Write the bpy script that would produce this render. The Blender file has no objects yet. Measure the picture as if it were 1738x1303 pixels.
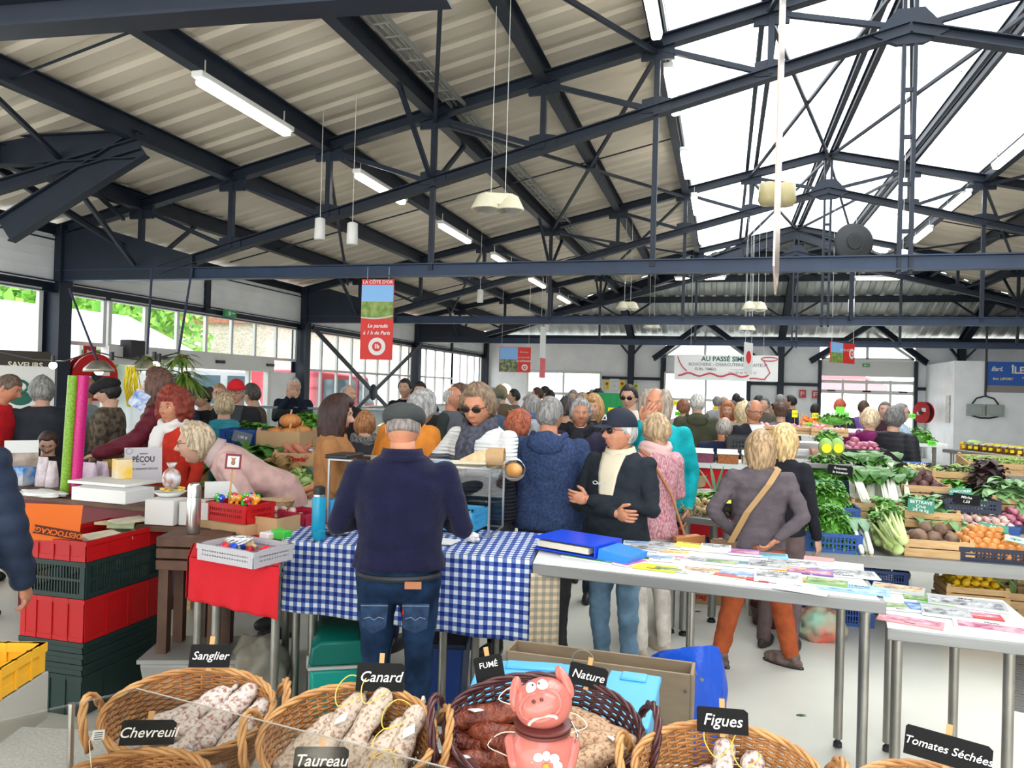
import bpy, math, random
from math import sin, cos, pi, radians, sqrt, atan2, exp
from mathutils import Vector as V, Matrix as Mx, noise as NZ
random.seed(7)
SC = bpy.context.scene
COL = SC.collection
# ---------------- camera, world, lights, exposure ----------------
FPX, CX, CY, EYE = 1300., 869., 651.5, 1.7
_th, _p, _r = radians(15.5), radians(.35), .028
CAM = V((0, 0, EYE))
FW = V((-sin(_th)*cos(_p), cos(_th)*cos(_p), sin(_p)))
_R0 = V((cos(_th), sin(_th), 0)); _U0 = _R0.cross(FW)
RT = _R0*cos(_r) + _U0*sin(_r); UP = _U0*cos(_r) - _R0*sin(_r)
cd = bpy.data.cameras.new('camera'); cam = bpy.data.objects.new('camera', cd); COL.objects.link(cam)
cd.sensor_width = 36; cd.lens = FPX/1738*36; cd.clip_start = .05; cd.clip_end = 400
cam.matrix_world = Mx(((RT.x, UP.x, -FW.x, 0), (RT.y, UP.y, -FW.y, 0), (RT.z, UP.z, -FW.z, EYE), (0, 0, 0, 1)))
SC.camera = cam
SC.view_settings.view_transform = 'Standard'; SC.view_settings.look = 'None'
SC.view_settings.gamma = 1; SC.view_settings.use_curve_mapping = False
SC.view_settings.exposure = 0.5
W = bpy.data.worlds.new('overcast_sky'); SC.world = W; W.use_nodes = True
bg = W.node_tree.nodes['Background']; bg.inputs[0].default_value = (.93, .97, 1, 1); bg.inputs[1].default_value = 3.3
SC.cycles.max_bounces = 6; SC.cycles.diffuse_bounces = 4; SC.cycles.glossy_bounces = 3
SC.cycles.transparent_max_bounces = 12; SC.cycles.transmission_bounces = 4
SC.cycles.caustics_reflective = False; SC.cycles.caustics_refractive = False
SC.cycles.use_denoising = True; SC.cycles.sample_clamp_indirect = 4
sun = bpy.data.lights.new('sun', 'SUN'); sun.energy = 2.6; sun.angle = radians(40); sun.color = (1, .97, .9)
so = bpy.data.objects.new('sun', sun); COL.objects.link(so); so.rotation_euler = (radians(-28), radians(12), 0)
def portal(name, loc, rot, sx, sy, energy=0, portal=True, col=(1, 1, 1)):
    l = bpy.data.lights.new(name, 'AREA'); l.shape = 'RECTANGLE'; l.size = sx; l.size_y = sy
    if portal: l.cycles.is_portal = True
    else: l.energy = energy; l.color = col
    o = bpy.data.objects.new(name, l); COL.objects.link(o); o.location = loc; o.rotation_euler = rot
    return o
portal('skylight_portal', (1.5, 9.5, 5.75), (0, 0, 0), 4.6, 20)
portal('rear_fill', (1.5, -3.6, 2.0), (radians(90), 0, 0), 17, 3.6, 170, False, (1, .97, .93))  # unseen area lamp added behind the camera to fill camera-facing surfaces
# ---------------- pixel helpers (measured positions -> metres) ----------------
def ray(x, y): return FW + RT*((x-CX)/FPX) - UP*((y-CY)/FPX)
def PZ(x, y, z): d = ray(x, y); return CAM + d*((z-EYE)/d.z)
def PY(x, y, v): d = ray(x, y); return CAM + d*(v/d.y)
def PX(x, y, v): d = ray(x, y); return CAM + d*(v/d.x)
def PD(x, y, v): return CAM + ray(x, y)*v
# ---------------- materials ----------------
MATS = {}
def M(name, c, rough=.6, metal=0, var=0, vs=8, bump=0, bs=30, spec=.35, stretch=None, c2=None, emit=0, alpha=1, sheen=0, detail=3):
    if name in MATS: return MATS[name]
    m = bpy.data.materials.new(name); MATS[name] = m; m.use_nodes = True
    nt = m.node_tree; N = nt.nodes; L = nt.links; b = N['Principled BSDF']
    c = tuple(c)+(1,)
    b.inputs['Base Color'].default_value = c; b.inputs['Roughness'].default_value = rough
    b.inputs['Metallic'].default_value = metal; b.inputs['Specular IOR Level'].default_value = spec
    if sheen: b.inputs['Sheen Weight'].default_value = sheen
    if alpha < 1: b.inputs['Alpha'].default_value = alpha
    if emit:
        b.inputs['Emission Color'].default_value = c; b.inputs['Emission Strength'].default_value = emit
    if var or c2 or bump:
        tc = N.new('ShaderNodeTexCoord'); mp = N.new('ShaderNodeMapping'); L.new(tc.outputs['Object'], mp.inputs[0])
        if stretch: mp.inputs['Scale'].default_value = stretch
    if var or c2:
        n = N.new('ShaderNodeTexNoise'); n.inputs['Scale'].default_value = vs; n.inputs['Detail'].default_value = detail
        L.new(mp.outputs[0], n.inputs['Vector'])
        r = N.new('ShaderNodeValToRGB'); L.new(n.outputs['Fac'], r.inputs[0])
        r.color_ramp.elements[0].position = .35; r.color_ramp.elements[1].position = .65
        if c2: r.color_ramp.elements[0].color = c; r.color_ramp.elements[1].color = tuple(c2)+(1,)
        else:
            r.color_ramp.elements[0].color = tuple(x*(1-var) for x in c[:3])+(1,)
            r.color_ramp.elements[1].color = tuple(min(1, x*(1+var)) for x in c[:3])+(1,)
        L.new(r.outputs[0], b.inputs['Base Color'])
    if bump:
        n2 = N.new('ShaderNodeTexNoise'); n2.inputs['Scale'].default_value = bs; n2.inputs['Detail'].default_value = 3
        L.new(mp.outputs[0], n2.inputs['Vector'])
        bp = N.new('ShaderNodeBump'); bp.inputs['Strength'].default_value = min(1, bump); bp.inputs['Distance'].default_value = .01
        L.new(n2.outputs['Fac'], bp.inputs['Height']); L.new(bp.outputs[0], b.inputs['Normal'])
    return m
def nodes(m):
    return m.node_tree.nodes, m.node_tree.links, m.node_tree.nodes['Principled BSDF']
def checks(name, ca, cb, cm, size, axis='uv'):
    """gingham: two crossing bands from UV coordinates"""
    m = M(name, ca, .85, bump=.25, bs=400); N, L, b = nodes(m)
    tc = N.new('ShaderNodeUVMap'); sp = N.new('ShaderNodeSeparateXYZ'); L.new(tc.outputs[0], sp.inputs[0])
    def band(o):
        d = N.new('ShaderNodeMath'); d.operation = 'MULTIPLY'; d.inputs[1].default_value = 1/size; L.new(o, d.inputs[0])
        fr = N.new('ShaderNodeMath'); fr.operation = 'FRACT'; L.new(d.outputs[0], fr.inputs[0])
        g = N.new('ShaderNodeMath'); g.operation = 'GREATER_THAN'; g.inputs[1].default_value = .5; L.new(fr.outputs[0], g.inputs[0]); return g.outputs[0]
    s = N.new('ShaderNodeMath'); L.new(band(sp.outputs[0]), s.inputs[0]); L.new(band(sp.outputs[1]), s.inputs[1])
    h = N.new('ShaderNodeMath'); h.operation = 'MULTIPLY'; h.inputs[1].default_value = .5; L.new(s.outputs[0], h.inputs[0])
    r = N.new('ShaderNodeValToRGB'); L.new(h.outputs[0], r.inputs[0]); r.color_ramp.interpolation = 'CONSTANT'
    e = r.color_ramp.elements; e[0].color = tuple(ca)+(1,); e[1].position = .25; e[1].color = tuple(cm)+(1,)
    k = e.new(.75); k.color = tuple(cb)+(1,); L.new(r.outputs[0], b.inputs['Base Color']); return m
def glass(name, tint=(.9, .95, .95), mix=.12, rough=.05):
    m = bpy.data.materials.new(name); MATS[name] = m; m.use_nodes = True; N = m.node_tree.nodes; L = m.node_tree.links; N.clear()
    o = N.new('ShaderNodeOutputMaterial'); t = N.new('ShaderNodeBsdfTransparent'); g = N.new('ShaderNodeBsdfGlossy'); x = N.new('ShaderNodeMixShader')
    t.inputs[0].default_value = tuple(tint)+(1,); g.inputs['Roughness'].default_value = rough; x.inputs[0].default_value = mix
    L.new(t.outputs[0], x.inputs[1]); L.new(g.outputs[0], x.inputs[2]); L.new(x.outputs[0], o.inputs[0]); return m
# ---------------- mesh builder ----------------
class MB:
    def __init__(s, M=None): s.v = []; s.f = []; s.m = []; s.M = M; s.uv = {}
    def add(s, vs, fs, m=0):
        o = len(s.v)
        if s.M: s.v += [s.M @ V(p) for p in vs]
        else: s.v += [V(p) for p in vs]
        s.f += [tuple(i+o for i in f) for f in fs]
        s.m += (m if isinstance(m, list) else [m]*len(fs)); return s
    def box(s, c, d, rz=0, m=0, R=None):
        x, y, z = d[0]/2, d[1]/2, d[2]/2; T = R if R else Mx.Rotation(rz, 3, 'Z'); c = V(c)
        vs = [c+T@V((a*x, b*y, e*z)) for e in (-1, 1) for a, b in ((-1, -1), (1, -1), (1, 1), (-1, 1))]
        return s.add(vs, [(3, 2, 1, 0), (4, 5, 6, 7), (0, 1, 5, 4), (1, 2, 6, 5), (2, 3, 7, 6), (3, 0, 4, 7)], m)
    def bar(s, p, q, w, h, m=0, up=(0, 0, 1)):
        p = V(p); q = V(q); d = (q-p).normalized(); u = V(up)
        if abs(d.dot(u)) > .98: u = V((0, 1, 0))
        a = d.cross(u).normalized(); b = a.cross(d)
        vs = [e+a*(i*w/2)+b*(j*h/2) for e in (p, q) for i, j in ((-1, -1), (1, -1), (1, 1), (-1, 1))]
        return s.add(vs, [(3, 2, 1, 0), (4, 5, 6, 7), (0, 1, 5, 4), (1, 2, 6, 5), (2, 3, 7, 6), (3, 0, 4, 7)], m)
    def ibeam(s, p, q, w, h, m=0, up=(0, 0, 1), t=.012):
        p = V(p); q = V(q); d = (q-p).normalized(); u = V(up)
        if abs(d.dot(u)) > .98: u = V((0, 1, 0))
        a = d.cross(u).normalized(); b = a.cross(d)
        s.bar(p, q, t, h, m, b); s.bar(p+b*(h/2), q+b*(h/2), w, t, m, b); s.bar(p-b*(h/2), q-b*(h/2), w, t, m, b); return s
    def tube(s, pts, r, n=8, m=0, cap=True):
        pts = [V(p) for p in pts]; k = len(pts); rs = r if isinstance(r, (list, tuple)) else [r]*k
        vs = []; prev = None
        for i, p in enumerate(pts):
            d = (pts[min(i+1, k-1)]-pts[max(i-1, 0)]).normalized()
            if prev is None:
                a = d.orthogonal().normalized()
            else:
                a = (prev-d*prev.dot(d)); a = a.normalized() if a.length > 1e-6 else d.orthogonal().normalized()
            prev = a; b = d.cross(a)
            for j in range(n):
                t = 2*pi*j/n; vs.append(p+(a*cos(t)+b*sin(t))*rs[i])
        fs = [(i*n+j, i*n+(j+1) % n, (i+1)*n+(j+1) % n, (i+1)*n+j) for i in range(k-1) for j in range(n)]
        if cap: fs += [tuple(range(n-1, -1, -1)), tuple(range((k-1)*n, k*n))]
        return s.add(vs, fs, m)
    def limb(s, a, b, ra, rb, n=10, m=0):
        """round-ended tapered limb"""
        a = V(a); b = V(b); d = (b-a).normalized(); pts = []; rr = []
        for t in (-.98, -.75, -.4, 0): pts.append(a+d*ra*t); rr.append(ra*sqrt(max(.02, 1-t*t)))
        for t in (0, .4, .75, .98): pts.append(b+d*rb*t); rr.append(rb*sqrt(max(.02, 1-t*t)))
        return s.tube(pts, rr, n, m)
    def lathe(s, prof, n=20, m=0, c=(0, 0, 0), sx=1, sy=1):
        c = V(c); vs = [c+V((r*cos(2*pi*j/n)*sx, r*sin(2*pi*j/n)*sy, z)) for r, z in prof for j in range(n)]; k = len(prof)
        fs = [(i*n+j, i*n+(j+1) % n, (i+1)*n+(j+1) % n, (i+1)*n+j) for i in range(k-1) for j in range(n)]
        fs += [tuple(range(n-1, -1, -1)), tuple(range((k-1)*n, k*n))]
        return s.add(vs, fs, m)
    def ell(s, c, r, nu=12, nv=8, m=0, R=None):
        c = V(c); T = R or Mx.Identity(3); r = r if isinstance(r, (tuple, list)) else (r, r, r)
        vs = [c+T@V((0, 0, -r[2]))]
        for i in range(1, nv):
            t = -pi/2+pi*i/nv
            vs += [c+T@V((r[0]*cos(t)*cos(2*pi*j/nu), r[1]*cos(t)*sin(2*pi*j/nu), r[2]*sin(t))) for j in range(nu)]
        vs.append(c+T@V((0, 0, r[2]))); e = len(vs)-1
        fs = [(0, 1+(j+1) % nu, 1+j) for j in range(nu)]
        fs += [(1+i*nu+j, 1+i*nu+(j+1) % nu, 1+(i+1)*nu+(j+1) % nu, 1+(i+1)*nu+j) for i in range(nv-2) for j in range(nu)]
        fs += [(e, e-nu+j, e-nu+(j+1) % nu) for j in range(nu)]
        return s.add(vs, fs, m)
    def grid(s, fn, nu, nv, m=0, wrap=False):
        vs = [fn(i/nu, j/nv) for j in range(nv+1) for i in range(nu+(0 if wrap else 1))]; w = nu if wrap else nu+1
        fs = [(j*w+i, j*w+(i+1) % w, (j+1)*w+(i+1) % w, (j+1)*w+i) for j in range(nv) for i in range(nu)]
        return s.add(vs, fs, m)
    def prism(s, poly, vec, m=0):
        p = [V(x) for x in poly]; n = len(p); v = V(vec)
        return s.add(p+[x+v for x in p], [tuple(range(n-1, -1, -1)), tuple(range(n, 2*n))]+[(i, (i+1) % n, n+(i+1) % n, n+i) for i in range(n)], m)
    def quad(s, a, b, c, d, m=0): return s.add([a, b, c, d], [(0, 1, 2, 3)], m)
    def mesh(s, name, mats, smooth=False):
        me = bpy.data.meshes.new(name); me.from_pydata([tuple(p) for p in s.v], [], s.f)
        for mt in (mats if isinstance(mats, (list, tuple)) else [mats]): me.materials.append(mt)
        if len(me.materials) > 1: me.polygons.foreach_set('material_index', s.m)
        if smooth: me.polygons.foreach_set('use_smooth', [True]*len(me.polygons))
        me.update(); return me
    def obj(s, name, mats, parent=None, smooth=False, bevel=0, solid=0):
        o = bpy.data.objects.new(name, s.mesh(name, mats, smooth)); COL.objects.link(o)
        if parent: o.parent = parent
        if solid: d = o.modifiers.new('solid', 'SOLIDIFY'); d.thickness = solid
        if bevel: d = o.modifiers.new('bevel', 'BEVEL'); d.width = bevel; d.segments = 2; d.limit_method = 'ANGLE'
        if smooth == 2 or bevel:
            o.data.polygons.foreach_set('use_smooth', [True]*len(o.data.polygons))
            try: o.data.set_sharp_from_angle(angle=radians(40))
            except Exception: pass
        return o
USED = {}
def tag(o, label, cat, group=None, kind=None):
    o['label'] = label; o['category'] = cat
    if group: o['group'] = group
    if kind: o['kind'] = kind
    return o
def thing(name, label, cat, loc=(0, 0, 0), rz=0, group=None):
    o = bpy.data.objects.new(name, None); COL.objects.link(o); o.location = loc; o.rotation_euler = (0, 0, rz); o.empty_display_size = .05
    return tag(o, label, cat, group)
def struct(o): o['kind'] = 'structure'; return o
def dup(root, loc, rz=0, label=None, group=None, scale=None, rot=None):
    r = root.copy(); COL.objects.link(r); r.location = loc; r.rotation_euler = rot if rot else (0, 0, rz)
    if scale: r.scale = (scale,)*3 if not isinstance(scale, (tuple, list)) else scale
    if label: r['label'] = label
    if group: r['group'] = group
    for ch in list(root.children):
        c = ch.copy(); COL.objects.link(c); c.parent = r
        for g in ch.children:
            d = g.copy(); COL.objects.link(d); d.parent = c
    return r
TMP = bpy.data.scenes.new('tmp')
def bake(o):
    """evaluate an unlinked object's modifiers / text to mesh data"""
    TMP.collection.objects.link(o); vl = TMP.view_layers[0]; vl.update(); dg = vl.depsgraph
    me = bpy.data.meshes.new_from_object(o.evaluated_get(dg)); TMP.collection.objects.unlink(o)
    bpy.data.objects.remove(o); return me
def text(s, size, mat, parent=None, loc=(0, 0, 0), rot=None, name='writing', shear=0, ext=.0008, align='CENTER', bold=0, xs=1):
    c = bpy.data.curves.new('t', 'FONT'); c.body = s; c.size = size; c.extrude = ext; c.shear = shear; c.offset = bold
    c.align_x = align; c.align_y = 'CENTER'; c.resolution_u = 3
    me = bake(bpy.data.objects.new('t', c)); me.name = name; me.materials.clear(); me.materials.append(mat)
    if xs != 1: me.transform(Mx.Diagonal((xs, 1, 1, 1)))
    o = bpy.data.objects.new(name, me); COL.objects.link(o); o.location = loc; o.rotation_euler = rot or (radians(90), 0, 0)
    if parent: o.parent = parent
    return o
# ---------------- materials of the hall ----------------
STEEL = M('navy_steel', (.011, .017, .030), .5, var=.15, vs=3, spec=.35)
FLOORM = M('resin_floor', (.58, .58, .52), .34, c2=(.68, .67, .60), vs=.9, bump=.05, bs=6, detail=8)
WALLM = M('white_panel', (.80, .82, .84), .6, var=.05, vs=2)
PVC = M('white_frame', (.62, .62, .60), .4)
SHEET = M('roof_sheet', (.56, .50, .41), .5, c2=(.66, .59, .49), vs=1.2, stretch=(.25, 2.2, 1))
HIPM = M('roof_sheet_grey', (.36, .38, .37), .4, metal=.3, c2=(.48, .5, .48), vs=2, stretch=(2, .3, 1))
GLASS = glass('window_glass', (.93, .96, .96), .07)
TUBEM = M('lit_tube', (1, .93, .78), .4, emit=9)
LAMPW = M('lamp_housing', (.7, .7, .68), .4)
WHITEM = M('white_matt', (.70, .70, .68), .55)
BLACKM = M('black_plastic', (.02, .02, .022), .45)
REDM = M('red_plastic', (.45, .008, .010), .35)
CHROME = M('stainless', (.62, .61, .58), .28, metal=1, bump=.1, bs=60, stretch=(1, 1, .1))
INOX = M('brushed_steel_leg', (.30, .285, .25), .38, metal=.9, var=.15, vs=5)
S_ = .9444
KM = Mx.Scale(S_, 4)
def KB(): return MB(KM)
XR = 1.62; TRY = [2, 8, 14, 20]
def zt(x): return 5.95-.227*abs(XR-x)
def zb(x): return 5.33-.26*abs(XR-x)
# floor
b = KB(); b.box((0, 10, -.1), (60, 60, .2)); struct(b.obj('floor', M('floor_out', (.5, .5, .47), .6))); 
b = KB(); b.box((1.6, 8.5, .004), (20, 36, .012)); struct(b.obj('floor', FLOORM))
# roof sheets with trapezoidal ribs
def zroof(x): return zt(x)+.17
HK = .38
def rib(t, per=.36, d=.030):
    u = (t/per) % 1
    return d if u < .28 else (d*(1-(u-.28)/.12) if u < .4 else (0 if u < .88 else d*(u-.88)/.12))
def sheet(xa, xb, side, name):
    b = KB(); ys = []; y = -6
    while y < 26.6: ys += [y, y+.1, y+.144, y+.317]; y += .36
    vs = []
    for y in ys:
        xe = xb
        if y > 20.5:
            lim = (y-20.5)*HK/.227
            xe = min(xb, XR-lim) if side < 0 else max(xb, XR+lim)
        dz = rib(y+6)
        vs += [(xa, y, zroof(xa)+dz), (xe, y, zroof(xe)+dz)]
    b.add(vs, [(2*i, 2*i+1, 2*i+3, 2*i+2) for i in range(len(ys)-1)]); o = struct(b.obj(name, SHEET)); return o
sheet(-9.0, -.66, -1, 'ceiling'); sheet(12.3, 3.96, 1, 'ceiling')
b = KB(); vs = []; x = -8.7; n = 0
while x < 12:
    for dx in (0, .1, .144, .317):
        X = x+dx; y0 = 20.5+abs(X-XR)*.227/HK
        dz = rib(X+8.7)
        vs += [(X, min(y0, 26.8), zt(XR)+.17-HK*(min(y0, 26.8)-20.5)+dz), (X, 26.9, zt(XR)+.17-HK*6.4+dz)]; n += 1
    x += .36
b.add(vs, [(2*i, 2*i+1, 2*i+3, 2*i+2) for i in range(n-1)]); struct(b.obj('ceiling', HIPM))
# skylight: translucent ribbed panes, bars, bright upstands
sky = bpy.data.materials.new('skylight_sheet'); sky.use_nodes = True; N = sky.node_tree.nodes; L = sky.node_tree.links; N.clear()
o = N.new('ShaderNodeOutputMaterial'); t = N.new('ShaderNodeBsdfTransparent'); g = N.new('ShaderNodeBsdfTranslucent'); x = N.new('ShaderNodeMixShader')
t.inputs[0].default_value = (.97, .99, 1, 1); g.inputs[0].default_value = (.95, .97, 1, 1); x.inputs[0].default_value = .35
L.new(t.outputs[0], x.inputs[1]); L.new(g.outputs[0], x.inputs[2]); L.new(x.outputs[0], o.inputs[0])
sl = thing('skylight', 'long bright translucent ridge skylight running above the hall', 'skylight')
for k, (xa, xb) in enumerate(((-.66, XR), (XR, 3.96))):
    b = KB(); b.add([(xa, -6, zroof(xa)+.25), (xb, -6, zroof(xb)+.25), (xb, 20.3, zroof(xb)+.25), (xa, 20.3, zroof(xa)+.25)], [(0, 1, 2, 3)]); b.obj('pane', sky, sl)
b = KB()
for y in [i*.95-5 for i in range(27)]:
    for xa, xb in ((-.66, XR), (XR, 3.96)): b.bar((xa, y, zroof(xa)+.28), (xb, y, zroof(xb)+.28), .03, .03)
b.obj('glazing_bars', M('pale_grey_bar', (.45, .48, .5), .5), sl)
for xx in (-.68, 3.98):
    b = KB(); b.box((xx, 7.2, zroof(xx)+.12), (.03, 26.3, .34)); b.obj('upstand', M('upstand_white', (.62, .64, .65), .4), sl)
b = KB(); b.prism([(-.66, 20.3, zroof(-.66)-.1), (-.66, 20.3, zroof(-.66)+.3), (XR, 20.3, zroof(XR)+.3), (3.96, 20.3, zroof(3.96)+.3), (3.96, 20.3, zroof(3.96)-.1), (XR, 20.3, zroof(XR)-.1)], (0, .05, 0)); b.obj('end_panel', WHITEM, sl)
# purlins
pn = ['lowest by the glazed left wall', 'second up from the left wall', 'third up from the left wall', 'beside the cable tray on the left slope', 'next below the skylight on the left', 'under the left edge of the skylight', 'inside the left half of the skylight', 'at the very ridge of the roof',
      'inside the right half of the skylight', 'under the right edge of the skylight', 'first below the skylight on the right', 'second below the skylight on the right', 'third below the skylight on the right', 'low on the right slope', 'lowest above the right wall']
NX = [-7.1, -5.8, -4.5, -3.2, -1.95, -.75, .36, XR]
PXS = NX+[2*XR-x for x in NX[:-1]][::-1]
for x, lb in zip(PXS, pn):
    b = KB(); ye = 20.3 if -.8 < x < 4.1 else 20.5+abs(x-XR)*.227/HK
    if abs(x-XR) < .1:
        for s in (-.09, .09): b.ibeam((x+s, -5, zt(x)+.1), (x+s, ye, zt(x)+.1), .07, .14)
    elif -.5 < x < 3.7:
        for s in (-.07, .07): b.ibeam((x+s, -5, zt(x)+.14), (x+s, ye, zt(x)+.14), .05, .12)
    else: b.ibeam((x, -5, zt(x)+.04), (x, ye, zt(x)+.04), .12, .2)
    tag(b.obj('roof_purlin', STEEL), 'dark steel purlin running lengthwise, '+lb, 'beam')
for i, y in enumerate([21.6, 22.8, 24, 25.2]):
    b = KB(); w = (y-20.5)*HK/.227; z = 5.95-HK*(y-20.5)+.05
    b.ibeam((XR-w, y, z), (XR+w, y, z), .12, .17); tag(b.obj('end_purlin', STEEL), 'dark cross purlin under the grey end slope, '+['highest', 'second from the top', 'third from the top', 'lowest'][i], 'beam')
for i, x in enumerate((-3.1, 1.75, 7.0)):
    y0 = 20.5+abs(x-XR)*.227/HK
    b = KB(); b.ibeam((x, y0, 5.95-HK*(y0-20.5)-.12), (x, 26.45, 5.95-HK*5.95-.12), .2, .24); b.ibeam((x, 26.35, 0), (x, 26.35, 3.6), .2, .18, up=(0, 1, 0))
    for s in (-1, 1): b.bar((x, 26.3, 3.0), (x+s*.42, 26.2, 3.5), .06, .06)
    for yy in (21.6, 24):
        if yy > y0:
            for s in (-1, 1): b.bar((x, yy+.3, 5.95-HK*(yy-20.5)-.55), (x+s*.9, yy, 5.95-HK*(yy-20.5)), .05, .05)
    tag(b.obj('end_rafter', STEEL), 'dark rafter and post of the far end wall, '+['left of the butcher banner', 'between the two gable windows', 'right of the automatic doors'][i], 'beam')
# hip rafters
for s, lb in ((-1, 'left'), (1, 'right')):
    b = KB(); b.ibeam((XR, 20.5, 5.9), (XR+s*10.05, 26.5, 3.62), .14, .26); tag(b.obj('hip_rafter', STEEL), 'dark diagonal hip rafter falling to the far %s corner' % lb, 'beam')
# trusses
tn = ['above the camera', 'nearest in view', 'second in view', 'farthest in view']
for Y, lb in zip(TRY, tn):
    T = thing('roof_truss', 'dark navy steel roof truss spanning the hall, '+lb, 'truss')
    if Y == 2:
        for s in (-1, 1):
            b = KB(); b.ibeam((XR, Y, zt(XR)), (XR+s*10.05, Y, zt(-8.4)), .14, .2); b.obj('top_chord', STEEL, T)
        b = MB(); b.ibeam(PZ(-140, 42, 3.0), PZ(760, -28, 3.0), .11, .10); b.obj('tie_beam', STEEL, T)
        continue
    for s in (-1, 1):
        b = KB(); b.ibeam((XR, Y, zt(XR)), (XR+s*10.05, Y, zt(-8.4)), .13, .12); b.obj('top_chord', STEEL, T)
        b = KB(); b.ibeam((XR, Y, zb(XR)), (XR+s*8.4, Y, 3.15), .13, .1); b.obj('bottom_chord', STEEL, T)
        xs = [XR+s*(XR-x) for x in NX]
        for i, x in enumerate(xs[1:-1]):
            b = KB(); b.bar((x, Y, zt(x)), (x, Y, zb(x)), .06, .06, up=(0, 1, 0)); b.obj('post', STEEL, T)
        x = xs[0]; b = KB(); b.bar((x, Y, zt(x)), (x, Y, 3.15), .06, .06, up=(0, 1, 0)); b.obj('post', STEEL, T)
        for i in range(len(xs)-1):
            b = KB(); b.bar((xs[i], Y, zt(xs[i])-.05), (xs[i+1], Y, max(3.15, zb(xs[i+1]))), .05, .05, up=(0, 1, 0)); b.obj('diagonal', STEEL, T)
        for x in xs:
            for z, q in ((zt(x)-.1, .17), (max(3.2, zb(x)+.05), .15)):
                if abs(x-XR) < .01: continue
                b = KB(); b.prism([(x-q, Y-.02, z-.07), (x+q, Y-.02, z-.07), (x+q, Y-.02, z+.07), (x, Y-.02, z+.10), (x-q, Y-.02, z+.07)], (0, .04, 0)); b.obj('gusset_plate', STEEL, T)
        for x in (xs[5], xs[3]):
            b = KB(); b.bar((x, Y, zb(x)), (x, Y, 3.1), .055, .055, up=(0, 1, 0)); b.obj('hanger', STEEL, T)
        for x in (xs[3], xs[0]):
            b = KB()
            for e in (-1, 1): b.bar((x, Y+.1*e, zb(x)+.05 if x != xs[0] else 3.2), (x, Y+1.0*e, zt(x)-.05), .045, .045)
            b.obj('knee_strut', STEEL, T)
    b = KB(); z = zb(XR); b.prism([(XR-.33, Y-.03, z-.05), (XR+.33, Y-.03, z-.05), (XR+.12, Y-.03, z+.19), (XR-.12, Y-.03, z+.19)], (0, .06, 0))
    b.prism([(XR-.12, Y-.03, z-.15), (XR+.12, Y-.03, z-.15), (XR+.33, Y-.03, z-.05), (XR-.33, Y-.03, z-.05)], (0, .06, 0)); b.obj('apex_plate', STEEL, T)
    b = KB()
    for s in (-.05, .05): b.bar((XR+s, Y, zt(XR)), (XR+s, Y, 3.0), .035, .05, up=(0, 1, 0))
    for j in range(5): b.box((XR, Y, 3.4+j*.45), (.09, .035, .035))
    b.obj('king_post', STEEL, T)
    b = KB(); b.ibeam((-8.4, Y, 3.1), (11.7, Y, 3.1), .12, .13); b.obj('tie_beam', M('navy_steel_tie', (.02, .038, .078), .45, var=.15, vs=3), T)
    for x0, x1 in ((-8.4, -6.3), (11.7, 9.6)):
        b = KB(); b.prism([(x0, Y-.05, 3.03), (x1, Y-.05, 3.03), (x1, Y-.05, 3.32), (x0+(x1-x0)*.3, Y-.05, 3.72), (x0, Y-.05, 3.62)], (0, .1, 0)); b.obj('haunch_plate', STEEL, T)
# roof plane cross bracing
for i, (Y, nm) in enumerate(((2, 'above the camera'), (8, 'between the first two trusses'), (14, 'between the two far trusses'))):
    for s in (-1, 1):
        xa, xm, xb = [XR+s*(XR-x) for x in (-.75, -1.95, -3.2)]; b = KB()
        for (p, q) in (((xa, Y), (xb, Y+6)), ((xb, Y), (xa, Y+6))):
            b.bar((p[0], p[1], zt(p[0])-.1), (q[0], q[1], zt(q[0])-.1), .04, .04)
        b.box((xm, Y+3, zt(xm)-.1), (.16, .16, .06))
        xe = XR+s*9; xf = XR+s*6.15
        b.bar((xf, Y, zt(xf)-.1), (xe, Y+6, zt(xe)-.1), .04, .04)
        b.tube([(XR+s*2.4, Y+3, zt(XR+s*2.4)+.0), (XR+s*9.6, Y+3, zt(XR+s*9.6)+0)], .012, 5)
        xk = XR+s*1.29; b.bar((xk, Y, zt(xk)-.05), (XR, Y+6, zt(XR)-.05), .04, .04); b.bar((XR, Y, zt(XR)-.05), (xk, Y+6, zt(xk)-.05), .04, .04)
        tag(b.obj('wind_brace', STEEL), 'dark crossed bracing rods in the %s roof slope %s' % ('left' if s < 0 else 'right', nm), 'brace')
# dormer beams meeting the left wall (porch roof between first columns)
pk = PX(238, 246, -5.75*S_)
b = MB()
for (x_, y_, w_) in ((-80, 262, .26), (8, 392, .24), (-60, 335, .10)):
    q_ = PD(x_, y_, 7.3); b.ibeam(q_, pk, .12, w_)
b.ibeam(PX(-40, 262, -7.0), PX(245, 442, -6.9), .05, .06)
tag(b.obj('valley_beam', STEEL), 'dark beams fanning out at the top left over the side entrance', 'beam')
# columns
for s, X in (('left', -8.4), ('right', 11.7)):
    for Y, lb in ((2, 'nearest the camera'), (8, 'with the festoon lamp beside it' if s == 'left' else 'first in line'), (14, 'right of the glazed entrance' if s == 'left' else 'second in line'), (20, 'behind the deli counter' if s == 'left' else 'third in line'), (26.4, 'in the far corner')):
        b = KB(); b.ibeam((X, Y, 0), (X, Y, 3.75), .2, .3, up=(1, 0, 0), t=.02); tag(b.obj('steel_column', STEEL), 'dark steel column of the %s wall, %s' % (s, lb), 'column')
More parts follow.
